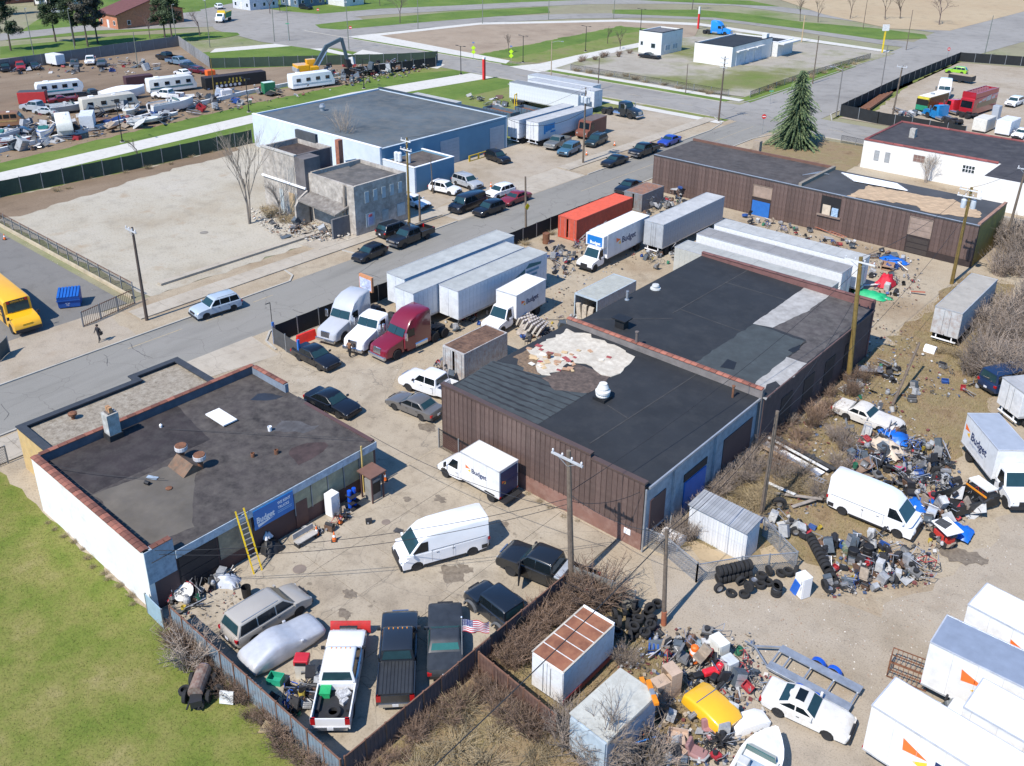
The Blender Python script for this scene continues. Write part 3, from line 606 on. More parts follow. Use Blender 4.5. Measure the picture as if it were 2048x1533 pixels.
# roof equipment
def rvent(px,py,zf,prof,m,nm,lab,cat,n=16):
    p=at(px,py,zf(at(px,py,5).x));return tag(MB().lathe(prof,n,(p.x,p.y,zf(p.x))).build(nm,m,smooth=False),lab,cat)
o=rvent(1205,798,rz1,[(.42,.25),(.5,.3),(.52,.4),(.44,.5),(.56,.56),(.56,.72),(.42,.84),(.44,.95),(.3,1.25),(.3,1.3),(0,1.3)],mat((.62,.6,.55),.6,var=.1),'exhaust_fan','large cream mushroom exhaust fan on the front black roof','exhaust fan',20)
p=at(1205,798,4.9);MB().cbox((p.x,p.y,rz1(p.x)+.12),(1.05,1.05,.25)).build('curb',m_black,o)
rvent(1465,795,rz1,[(.09,0),(.09,.9),(.13,.92),(.13,1.0),(0,1.02)],m_rust,'roof_stack','thin rusty stack at the right edge of the front roof','pipe',10)
rvent(1272,699,rz1,[(.12,0),(.12,1.5),(.17,1.52),(.17,1.62),(0,1.66)],mat((.12,.1,.09),.7),'roof_stack','tall dark capped stack beside the torn white membrane','pipe',10)
rvent(1098,718,rz1,[(.14,0),(.14,.4),(.19,.42),(.19,.5),(0,.5)],m_rust,'roof_stack','short rusty stub in the litter at the left roof edge','pipe',10)
rvent(1254,600,rz2,[(.22,0),(.2,.08),(.11,.1),(.11,.85),(.14,.86),(0,.9)],m_galv,'roof_stack','slim galvanised stack near the west edge of the rear roof','pipe',10)
rvent(1311,578,rz2,[(.5,0),(.48,.12),(.3,.14),(.3,.28),(.36,.3),(.3,.45),(0,.48)],mat((.5,.5,.48),.6),'turbine_vent','low round pale vent near the west edge of the rear roof','roof vent')
p=at(1243,655,5.2);o=tag(MB().box(p.x-.45,p.y-.35,5.1,p.x+.45,p.y+.35,6.0).build('roof_hatch',m_black),'black boxed vent with flat lid behind the tiled roof divide','roof vent');MB().box(p.x-.7,p.y-.55,6.0,p.x+.7,p.y+.55,6.1).build('lid',m_black,o)
# east side openings of the warehouse
def east(par,X,y0,y1,z0,z1,m,name,d=.06):return MB().box(X+.003,y0,z0,X+d,y1,z1).build(name,m,par)
east(ma,MX1,43.2,45.0,1.1,3.5,m_brownp,'bricked_window');east(ma,MX1,47.4,50.2,0,2.6,m_bluepaint,'blue_door',.1);east(ma,MX1,47.3,50.3,2.7,3.3,m_dkdoor,'transom')
east(ma,MX1,52.6,56.8,.9,3.5,m_brownp,'bricked_window');east(ma,MX1,43.6,45.2,0.1,.8,m_brownp,'bricked_window')
for y in(45.8,51.2):east(ma,MX1,y,y+.25,0,4.6,m_blockw,'pilaster',.18)
for y in(61,65,69,73):east(ma,MX1+.3,y,y+1.9,1,3.3,m_dkdoor,'window_opening',.04)
tag(MB().tube((MX1+.2,MY0-.1,.1),(MX1+.2,MY0-.1,4.9),.06).build('downpipe',m_galv),'grey downpipe at the front right corner of the brown warehouse','pipe')
MB().box(-27.0,MY0-.06,.8,-26.5,MY0-.003,1.2).build('wall_vent',m_wht,ma)
# ---------------------------------------------------------------- rear brown building
rb=thing('rear_warehouse',(0,0,0),0,'long brown ribbed-metal warehouse with yellow end wall across the back of the yard','building')
BX0,BX1,BY0,BY1=-67.6,-25.0,107.4,117.8
MB().box(BX0,BY0,0,BX1,BY0+.3,4.9).build('wall',m_sidedark,rb);MB().box(BX1-.3,BY0+.3,0,BX1,BY1,5.0).build('wall',mat((.30,.22,.04),.8,var=.25,scale=.5,dirt=(.12,.1,.05),amt=.4),rb)
MB().box(BX0,BY1-.3,0,BX1-.3,BY1,4.8).build('wall',m_brick,rb);MB().box(BX0,BY0+.3,0,BX0+.3,BY1-.3,4.9).build('wall',m_brick,rb)
for a,b,z0,z1 in((BX0,-52.4,0,4.9),(-52.4,-49.7,4.1,4.9),(-49.7,-43.2,0,4.9),(-43.2,-40.7,0,2.2),(-43.2,-40.7,4.6,4.9),(-40.7,-32.5,0,4.9),(-32.5,-29.8,4.5,4.9),(-29.8,-25.0,.8,4.9)):
    siding(rb,a,b,z0,z1,.5,m_side,'x',BY0-.002)
MB().box(BX0-.05,BY0-.09,4.9,BX1+.02,BY0+.25,5.06).build('eave_trim',mat((.05,.05,.055),.5),rb);MB().box(BX0,BY0-.12,5.06,BX1,BY0+.1,5.1).build('drip_edge',m_flash,rb)
rr1=MB().box(BX0+.02,BY0+.11,4.8,-46.5,BY1-.02,5.05).build('roof',mat((.055,.047,.043),.9,var=.35,scale=.4,dirt=(.1,.09,.085),amt=.3,world=True),rb)
rr2=MB().box(-46.1,BY0+.25,4.6,BX1-.02,BY1-.02,4.95).build('roof',mat((.05,.052,.056),.9,var=.3,scale=.3,world=True),rb)
MB().box(-46.5,BY0+.25,4.6,-46.1,BY1,5.4).build('parapet',mat((.22,.19,.15),.8),rb);MB().box(BX0,BY1-.3,4.8,-46.5,BY1+.02,5.35).build('parapet',mat((.14,.07,.05),.8),rb)
MB().box(BX1-.3,BY0+.3,5.0,BX1+.04,BY1,5.22).build('coping',mat((.3,.17,.12),.8,var=.3),rb)
poly_patch(rr2,[(1690,395),(1740,372),(1850,392),(1905,400),(1960,425),(1965,438),(1850,425),(1835,412),(1770,402)],4.96,mat((.44,.31,.19),.9,var=.25,scale=1,dirt=(.3,.22,.14),amt=.3,world=True),rag=.15)
for k in range(9):
    a,b=at(1683+k*3,346+k*2.2,5.0),at(1795+k*2.5,368+k*1.9,5.0)
    tag(MB().bar((a.x,a.y,5.0+k*.015),(b.x,b.y,5.0+k*.015),.3,.03).build('roofing_sheet',m_wht),'long white trim strip in the pile on the rear roof','trim strip','white strips on the rear roof')
for k in range(7):
    a,b=at(1600+k*5,352-k*.6,5.0),at(1640+k*3,342+k*1.5,5.0)
    tag(MB().bar((a.x,a.y,5.02+k*.02),(b.x,b.y,5.02+k*.02),.12,.04).build('metal_stud',m_galv),'grey metal stud in the small pile beside the roof divide','stud','metal studs on the rear roof')
p=at(1514,300,5.0);o=MB().box(p.x-.5,p.y-.4,4.8,p.x+.5,p.y+.4,6.3).build('chimney',mat((.3,.24,.18),.9,var=.25),rb)
MB().box(-52.25,BY0-.08,0,-49.8,BY0-.01,1.95).build('roller_door',m_bluepaint,rb);window_y(rb,-52.3,-49.75,2.5,4.0,BY0+.02,1,1,mat((.3,.22,.17),.8),mat((.22,.16,.12),.8))
o=MB().box(-43.15,BY0-.02,2.25,-40.75,BY0-.01,4.55).build('open_bay',m_black,rb);MB().box(-43.5,BY0-.25,2.05,-40.5,BY0-.01,2.25).build('sill',mat((.2,.15,.12),.8),o);MB().box(-42.9,BY0-.1,2.26,-41.9,BY0-.02,3.5).build('stored_box',mat((.5,.42,.32),.8),o)
MB().box(-41.7,BY0-.16,2.26,-40.9,BY0-.02,3.3).build('plastic_bag',mat((.3,.42,.55),.5,var=.4,scale=4),o)
window_y(rb,-32.4,-29.9,2.3,4.4,BY0+.02,1,3,mat((.27,.2,.16),.85,var=.2),mat((.25,.19,.15),.8));dd=MB().box(-32.4,BY0-.02,0,-29.9,BY0-.005,2.0).build('dock_door',m_dkdoor,rb)
for k in range(3):MB().box(-32.35,BY0-.06,.1+k*.65,-29.95,BY0-.022,.65+k*.65).build('door_panel',mat((.045,.035,.03),.7),dd)
tag(MB().box(-61,119.5,0,-44,120.0,1.0).build('low_wall',m_stone),'low grey block wall behind the rear brown warehouse','wall');tag(MB().box(-48,121,0,-22,121.3,2.4).build('block_wall',m_stone),'weathered grey block wall below the white building','wall')
# ---------------------------------------------------------------- white building at the right
wb=thing('white_building',(0,0,0),0,'white rendered building with black roof and red coping at the right edge','building')
MB().prism([(-50.4,138.2),(-31.5,138.2),(-31.5,130.6),(-8,130.6),(-8,153.2),(-50.4,153.2)],0,4.2).build('wall',m_white,wb)
wr=MB().prism([(-50.1,138.5),(-31.2,138.5),(-31.2,130.9),(-8.2,130.9),(-8.2,152.9),(-50.1,152.9)],4.2,4.25).build('roof',mat((.036,.033,.036),.9,var=.35,scale=.25,dirt=(.08,.075,.075),amt=.25,world=True),wb)
m_redc=mat((.22,.06,.055),.75,var=.2,rnd=.3)
for a,b in(((-50.4,138.32),(-31.5,138.32)),((-50.28,138.5),(-50.28,153.1)),((-50.4,153.1),(-8,153.1))):coping(wb,a+(0,),b+(0,),.4,4.2,1.5,m_redc,.28)
o=MB().box(-45.9,144,4.2,-45.1,144.9,5.6).build('chimney',mat((.42,.4,.36),.9,dirt=(.2,.18,.15),amt=.3),wb)
for px in(1751,1773):x,z=ony(px,325,138.2);window_y(wb,x-.3,x+.3,1.5,2.9,138.2,1,3,mat((.3,.32,.33),.6),m_galv,.04)
x,z=ony(1838,318,138.2);window_y(wb,x-.75,x+.75,z-.45,z+.45,138.2,3,2,mat((.2,.12,.1),.5),mat((.3,.25,.22),.8),.04)
x,z=ony(1937,339,138.2);window_y(wb,x-.8,x+.8,z-.5,z+.5,138.2,4,2,m_glass,m_wht,.04)
# ---------------------------------------------------------------- blue building across the street
bl=thing('blue_workshop',(0,0,0),0,'wide light blue workshop with grey-blue flat roof and two roller doors','building')
LX0,LX1,LY0,LY1=-127.6,-97.2,83.4,110.2
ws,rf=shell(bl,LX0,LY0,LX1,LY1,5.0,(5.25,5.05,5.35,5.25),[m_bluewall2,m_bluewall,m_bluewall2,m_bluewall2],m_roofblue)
MB().box(LX0,LY0-.03,5.25,LX1,LY0+.4,5.33).build('coping',m_wht,bl);MB().box(LX1-.36,LY0+.4,5.05,LX1+.05,LY1,5.12).build('coping',mat((.4,.46,.5),.6),bl);MB().box(LX0,LY1-.45,5.35,LX1,LY1+.05,5.5).build('coping',mat((.04,.045,.05),.5),bl)
for y0,y1 in((95.2,99.2),(106.1,109.5)):
    d=MB().box(LX1+.003,y0,0,LX1+.05,y1,3.9).build('roller_door',mat((.26,.31,.36),.5,var=.1),bl)
    for k in range(8):MB().box(LX1+.05,y0+.03,.03+k*.485,LX1+.08,y1-.03,.48+k*.485).build('door_panel',mat((.29,.34,.39),.5,var=.08),d)
p=at(645,222,5.0);o=tag(MB().lathe([(.35,0),(.35,.5),(.5,.55),(.5,.8),(.35,.9),(.35,1.1),(0,1.1)],12,(p.x,p.y,5)).build('roof_vent',m_galv),'small pale roof ventilator on the blue workshop roof','roof vent')
ba=thing('blue_annex',(0,0,0),0,'small blue annex with brown flat roof and white piers','building')
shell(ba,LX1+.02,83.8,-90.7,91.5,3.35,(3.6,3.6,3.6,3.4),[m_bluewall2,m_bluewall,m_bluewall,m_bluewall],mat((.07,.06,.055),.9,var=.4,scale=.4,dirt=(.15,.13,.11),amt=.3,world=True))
MB().box(LX1+.02,83.75,3.6,-90.65,84.1,3.68).build('coping',m_wht,ba);MB().box(-91.0,84.1,3.6,-90.65,91.55,3.68).build('coping',m_wht,ba);MB().box(LX1+.02,91.2,3.6,-91.0,91.55,3.68).build('coping',m_wht,ba)
for k,(px,py) in enumerate(((793,322),(800,323),(817,326))):
    p=at(px,py,3.4);tag(MB().lathe([(.3,0),(.32,.1),(.32,1.2),(.2,1.35),(0,1.35)],12,(p.x,p.y,3.38)).build('air_tank',mat((.6,.64,.66),.5)),['leftmost','middle','rightmost'][k]+' of three white tanks on the small annex roof','tank','white tanks on the annex roof')
tag(MB().box(LX1+1.2,100.0,0,LX1+1.32,106.2,.12).box(LX1+1.2,100.0,.82,LX1+1.32,106.2,.95).box(LX1+1.2,100,.12,LX1+1.32,100.3,.82).box(LX1+1.2,105.9,.12,LX1+1.32,106.2,.82).box(LX1+1.2,102,.12,LX1+1.32,102.3,.82).box(LX1+1.2,104,.12,LX1+1.32,104.3,.82).build('guard_rail',m_yellow),'yellow steel guard rail between the two roller doors','guard rail')
# ---------------------------------------------------------------- ruined concrete building
ru=thing('ruined_building',(0,0,0),0,'derelict grey concrete building with collapsed middle and boarded windows','building')
ws,rr=shell(ru,-92.2,67.4,-83.6,75.8,5.9,(6.3,6.35,6.3,6.4),m_stone,mat((.12,.11,.1),.95,var=.4,scale=.5,dirt=(.05,.055,.06),amt=.3,world=True))
poly_patch(rr,[(690,322),(712,318),(720,325),(700,335)],5.91,mat((.03,.045,.06),.3),'puddle')
ws2,rr=shell(ru,-101.2,66.9,-94.2,72.8,7.5,(8.1,8.15,8.2,8.2),[m_stone,mat((.12,.11,.11),.9,var=.3,scale=.6,world=True),m_stone,m_stone],mat((.04,.03,.03),.95,var=.5,scale=1,dirt=(.1,.07,.05),amt=.3,world=True))
MB().box(-94.2,66.9,0,-92.2,69.3,8.1).build('wall',mat((.12,.11,.11),.9,var=.3,scale=.6,world=True),ru);MB().box(-101.3,66.8,8.12,-94.1,67.25,8.3).build('coping',mat((.42,.4,.36),.9),ru)
MB().box(-101.3,72.45,8.2,-97,72.85,9.3).build('parapet',mat((.06,.065,.07),.8),ru)
o=MB().box(-93.6,72.9,0,-92.9,73.6,9.2).build('chimney',m_brick,ru)
MB().box(-101.25,66.68,4.3,-92.2,66.9,4.5).build('ledge',m_wht,ru)
low=[m_stone]
# collapsed middle bay: stub walls, sagging roof slab, rubble
MB().add([(-92.2,64.9,0),(-92.2,66.9,0),(-92.2,66.9,4.2),(-92.2,65.6,3.5),(-92.2,64.9,2.6),(-91.9,64.9,0),(-91.9,66.9,0),(-91.9,66.9,4.2),(-91.9,65.6,3.5),(-91.9,64.9,2.6)],
    [(0,1,2,3,4),(9,8,7,6,5),(0,5,6,1),(1,6,7,2),(2,7,8,3),(3,8,9,4),(4,9,5,0)]).build('broken_wall',m_stone,ru)
MB().add([(-92.0,67.4,4.0),(-84.7,67.4,3.7),(-85.2,65.6,2.9),(-91.6,65.1,3.5),(-92.0,67.4,3.8),(-84.7,67.4,3.5),(-85.2,65.6,2.7),(-91.6,65.1,3.3)],
    [(0,1,2,3),(7,6,5,4),(0,4,5,1),(1,5,6,2),(2,6,7,3),(3,7,4,0)]).build('sagging_roof',mat((.2,.185,.165),.95,var=.45,scale=1.2,dirt=(.1,.08,.07),amt=.35,bump=.8),ru)
MB().box(-85.0,64.8,0,-84.7,67.4,2.6).build('broken_wall',mat((.12,.12,.125),.9),ru)
MB().box(-92.19,67.3,0,-92.05,67.39,3.9).build('corner_trim',m_stone,ru)
for px,py,w_,h_,m,nm in((586,415,.55,1.9,m_ply,'boarded_door'),(584,352,.5,1.1,mat((.3,.28,.25),.8),'window'),(607,432,.4,1.4,m_dkdoor,'door_opening'),(565,402,.4,1.6,mat((.4,.43,.42),.8),'boarded_window')):
    x,z=ony(px,py,66.9);z=max(z,h_/2+.1)
    MB().box(x-w_,66.85,z-h_,x+w_,66.897,z+h_).build(nm,m,ru)
y,z=onx(634,370,-92.2);MB().box(-92.197,y-.6,z-.9,-92.14,y+.6,z+.9).build('window',m_glass,ru)
m_brd=mat((.36,.42,.44),.8,var=.15)
for k in range(5):y=69.0+k*1.35;MB().box(-83.597,y,3.9,-83.54,y+.62,5.3).build('boarded_window',m_brd,ru)
MB().box(-83.597,69.0,.8,-83.54,70.4,2.5).build('boarded_window',m_brd,ru);MB().box(-83.597,74.1,.9,-83.54,75.4,2.5).build('boarded_window',m_brd,ru);MB().box(-83.597,71.6,0,-83.54,72.6,2.3).build('door',mat((.3,.34,.34),.8),ru)
tag(MB().box(-83.53,69.3,1.0,-83.5,70.1,2.0).build('poster',mat((.3,.34,.5),.6)),'blue poster pinned on the boarded front of the ruin','poster');tag(MB().box(-83.53,69.45,2.05,-83.5,69.95,2.35).build('notice',mat((.6,.1,.1),.6)),'small red notice above the blue poster on the ruin','notice')
MB().box(-85.9,67.3,3.0,-85.2,67.38,4.6).build('boarded_window',mat((.2,.18,.16),.8),ru)
# ---------------------------------------------------------------- far buildings
def small_building(name,label,x0,y0,x1,y1,h,wm,rm,coping_m=None):
    t=thing(name,(0,0,0),0,label,'building');ws,r=shell(t,x0,y0,x1,y1,h-.25,(h,h,h,h),wm,rm);
    if coping_m:MB().box(x0-.05,y0-.05,h,x1+.05,y0+.35,h+.12).build('coping',coping_m,t);MB().box(x1-.35,y0+.35,h,x1+.05,y1,h+.12).build('coping',coping_m,t)
    return t
t=small_building('white_shop','white two-storey block with dark coping beyond the weedy lot',-132,199,-125.4,208.5,5.4,m_white,mat((.12,.12,.125),.9),m_black)
window_y(t,-128.3,-127.2,1.6,2.6,199,1,1,m_glass,m_galv,.05);window_y(t,-131.4,-130.8,2.0,2.8,199,1,1,m_glass,m_galv,.05)
for y in(200.8,204.2):window_x(t,y,y+2.2,1.0,2.2,-125.4,2,1,mat((.3,.38,.45),.4),m_wht,.05)
t=small_building('white_garage','white single-storey garage with black roof standing in the weedy lot',-115,197,-105,216.5,4.6,m_white,m_roofdk,m_black)
for y in(199,203.5,208):d=MB().box(-104.997,y,0,-104.9,y+3.4,3.2).build('roller_door',mat((.5,.55,.6),.6),t);MB().box(-104.9,y-.3,3.2,-104.2,y+3.6,3.5).build('canopy',m_offw,d)
t2=small_building('white_office','low white office wing with overhanging roof beside the white garage',-111,216.8,-103.5,225,3.5,m_offw,m_roofdk,m_wht)
MB().box(-103.49,216.5,3.1,-101.8,225.3,3.4).build('overhang',m_offw,t2)
p=at(1448,72,4.6)
tag(MB().box(-106.8,214.5,4.4,-105.6,215.8,5.6).build('rooftop_unit',m_offw),'boxy pale rooftop unit on the white garage','rooftop unit')
def house(name,label,px,py,L,Wd,h,rh,wm,rm,rz=0,wins=3):
    L,Wd,h,rh=L*1.2,Wd*1.2,h*1.15,rh*1.15
    p=at(px,py);t=thing(name,(p.x,p.y,0),rz,label,'house')
    MB().add([(-L/2,-Wd/2,0),(L/2,-Wd/2,0),(L/2,Wd/2,0),(-L/2,Wd/2,0),(-L/2,-Wd/2,h),(L/2,-Wd/2,h),(L/2,Wd/2,h),(-L/2,Wd/2,h),(-L/2,0,h+rh),(L/2,0,h+rh)],
        [(0,1,5,4),(2,3,7,6),(0,4,8,7,3),(1,2,6,9,5),(3,2,1,0)]).build('wall',wm,t)
    o=.5;k=rh/(Wd/2)
    r=MB()
    for s in(-1,1):r.hexa([(-L/2-o,s*(Wd/2+o),h-o*k),(L/2+o,s*(Wd/2+o),h-o*k),(L/2+o,0,h+rh),(-L/2-o,0,h+rh),(-L/2-o,s*(Wd/2+o),h-o*k+.18),(L/2+o,s*(Wd/2+o),h-o*k+.18),(L/2+o,0,h+rh+.18),(-L/2-o,0,h+rh+.18)])
    r.build('roof',rm,t)
    for i in range(wins):
        x=-L/2+L*(i+.5)/wins;window_y(t,x-.5,x+.5,1.0,2.1,-Wd/2,1,1,m_glass,m_wht,.05);window_x(t,-Wd/2+Wd*(i+.5)/wins-.45,-Wd/2+Wd*(i+.5)/wins+.45,1.0,2.1,L/2,1,1,m_glass,m_wht,.05)
    MB().box(-.5,-Wd/2-.06,0,.5,-Wd/2-.003,2.1).build('door',m_offw,t)
    return t
t=house('brick_house','orange brick bungalow with dark red roof behind the pines',285,48,9,17,3.4,2.6,mat((.42,.17,.09),.85,var=.2),mat((.12,.045,.04),.85,var=.2),0)
MB().box(-2.2,3,4.5,-1.2,4,7.6).build('chimney',m_brick,t)
house('pale_house','pale grey two-storey house at the top beside the grass',512,16,8,9,4.6,2.2,mat((.5,.52,.55),.8),mat((.1,.1,.11),.85),0)
house('blue_house','slate blue house with dark roof at the top edge',606,10,8,9,4.6,2.2,mat((.09,.15,.22),.8),mat((.06,.06,.065),.85),0)
house('white_garage_house','weathered white shed with dark lean-to at the top edge',690,9,8,7,3.2,1.4,m_offw,mat((.1,.1,.1),.85),0,1)
house('white_house','white two-storey house behind the pines at the top left',118,8,10,9,5,2.4,m_offw,mat((.1,.09,.09),.85),0)
house('red_house','small red-brown house at the top left corner',22,4,9,9,4,2.4,mat((.3,.12,.08),.85),mat((.12,.08,.07),.85),0)
# ================================================================ VEHICLES
m_tyre=mat((.018,.018,.019),.9,var=.25,scale=6);m_rim=mat((.45,.46,.48),.35,metal=.8,var=.1);m_rimw=mat((.7,.7,.7),.5)
m_rimd=mat((.05,.05,.055),.5);m_trim=mat((.02,.02,.022),.6);m_chrome=mat((.6,.61,.63),.2,metal=.9,var=.05)
m_head=mat((.36,.38,.4),.15,var=.05);m_tail=mat((.36,.01,.012),.25,var=.05);m_amber=mat((.7,.25,.02),.4,var=.05)
m_vg=mat((.018,.045,.052),.06,var=.15);m_vgd=mat((.008,.012,.015),.08,var=.1);m_vgt=mat((.03,.12,.11),.08,var=.15)
m_plate=mat((.6,.62,.66),.5)
m_inner=mat((.05,.05,.052),.8)
WH,PUT={},[]
def wheel_mesh(r,wd,rm):
    k=(round(r,3),wd,rm.name)
    if k not in WH:
        t=MB().lathe([(r*.6,-wd*.42),(r*.93,-wd*.5),(r,-wd*.36),(r,wd*.36),(r*.93,wd*.5),(r*.6,wd*.42)],18,axis='Y').mesh('tyre',m_tyre);fixn(t)
        mb=MB().lathe([(r*.61,-wd*.30),(r*.61,wd*.40),(r*.55,wd*.38),(r*.5,wd*.2),(r*.16,wd*.3),(0,wd*.3)],14,axis='Y')
        for i in range(5):
            a=2*math.pi*i/5;mb.bar((r*.1*math.cos(a),wd*.33,r*.1*math.sin(a)),(r*.56*math.cos(a),wd*.36,r*.56*math.sin(a)),r*.16,wd*.12,up=(0,1,0))
        q=mb.mesh('rim',rm);fixn(q);WH[k]=(t,q)
    return WH[k]
def wheel(par,x,y,r,wd=.22,rm=None,far=False,dual=False,z=None):
    t,q=wheel_mesh(r,wd,rm or m_rim);z=r if z is None else z
    o=ob('wheel',t,par,(x,y,z),(0,0,0 if y>0 else math.pi))
    if not far:ob('rim',q,o)
    return o
def loft(prof,W,zb=0.,tum=0.,ins=.05,crown=.02,nose=.12,xg=.0):
    "side outline carried across the width; outer layers draw in so that edges round off"
    cx=sum(p[0] for p in prof)/len(prof);cz=sum(p[1] for p in prof)/len(prof);zmx=max(p[1] for p in prof)
    L=max(p[0] for p in prof)-min(p[0] for p in prof);rs=[]
    for s,i,cr in((-1,1,0),(-.95,.35,0),(-.82,0,.6),(0,-.15,1),(.82,0,.6),(.95,.35,0),(1,1,0)):
        ring=[]
        for x,z in prof:
            u=(x-cx)/(L/2);xx=x-math.copysign(max(0,i)*nose*abs(u)**5,u)+xg*cr*u
            zz=z-(max(0,i)*ins*max(0,(z-cz)/(zmx-cz+1e-6)))+crown*cr*max(0,(z-cz)/(zmx-cz+1e-6))
            ring.append((xx,s*W/2*(1-tum*max(0,z-zb)),zz))
        rs.append(ring)
    return MB().rings(rs)
def shade(o,ang=38):
    me=o.data;me.polygons.foreach_set('use_smooth',[True]*len(me.polygons));me.set_sharp_from_angle(angle=R_(ang));return o
def arch(xc,r,z0,n=7):
    return[(xc+r*math.cos(a),max(z0,r*.98*math.sin(a)+.30)) for a in[math.pi*i/(n-1) for i in range(n)]]
SP=dict(
 sedan=dict(L=4.95,W=1.86,H=1.46,wb=2.85,r=.33,zb=.93,zh=.72,zt=.95,xfb=.95,xfr=.12,xrr=-1.05,xrb=-1.75,nw=2,tum=.26),
 coupe=dict(L=4.6,W=1.76,H=1.32,wb=2.55,r=.31,zb=.88,zh=.68,zt=.90,xfb=.6,xfr=-.1,xrr=-.75,xrb=-1.55,nw=2,tum=.26),
 oldcoupe=dict(L=5.4,W=1.98,H=1.36,wb=2.85,r=.34,zb=.90,zh=.78,zt=.84,xfb=.55,xfr=-.1,xrr=-.95,xrb=-1.45,nw=2,tum=.24),
 suv=dict(L=4.9,W=1.94,H=1.76,wb=2.9,r=.38,zb=1.08,zh=.88,zt=1.08,xfb=1.05,xfr=.32,xrr=-2.0,xrb=-2.32,nw=3,tum=.22),
 cuv=dict(L=4.55,W=1.85,H=1.66,wb=2.68,r=.36,zb=1.02,zh=.84,zt=1.04,xfb=1.0,xfr=.25,xrr=-1.7,xrb=-2.15,nw=3,tum=.24),
 hatch=dict(L=4.3,W=1.8,H=1.52,wb=2.6,r=.33,zb=.96,zh=.76,zt=.98,xfb=.95,xfr=.15,xrr=-1.45,xrb=-1.98,nw=3,tum=.24),
 minivan=dict(L=5.15,W=1.97,H=1.76,wb=3.08,r=.34,zb=1.04,zh=.82,zt=1.06,xfb=1.45,xfr=.62,xrr=-2.15,xrb=-2.47,nw=3,tum=.2),
 van=dict(L=5.6,W=2.02,H=2.06,wb=3.5,r=.36,zb=1.2,zh=1.0,zt=1.2,xfb=1.75,xfr=1.2,xrr=-2.62,xrb=-2.74,nw=3,tum=.16),
 transit=dict(L=5.95,W=2.06,H=2.62,wb=3.75,r=.36,zb=1.28,zh=.98,zt=1.28,xfb=2.42,xfr=1.02,xrr=-2.92,xrb=-2.97,nw=1,tum=.07),
 pickup=dict(L=5.9,W=2.02,H=1.9,wb=3.65,r=.4,zb=1.22,zh=1.1,zt=1.22,xfb=1.25,xfr=.55,xrr=-.62,xrb=-.78,nw=2,tum=.2),
 crew=dict(L=6.35,W=2.03,H=1.96,wb=3.95,r=.41,zb=1.26,zh=1.12,zt=1.26,xfb=1.62,xfr=.95,xrr=-.68,xrb=-.84,nw=2,tum=.2),
 jeep=dict(L=3.9,W=1.72,H=1.82,wb=2.45,r=.4,zb=1.16,zh=1.08,zt=1.16,xfb=.62,xfr=.42,xrr=-1.62,xrb=-1.72,nw=2,tum=.08))
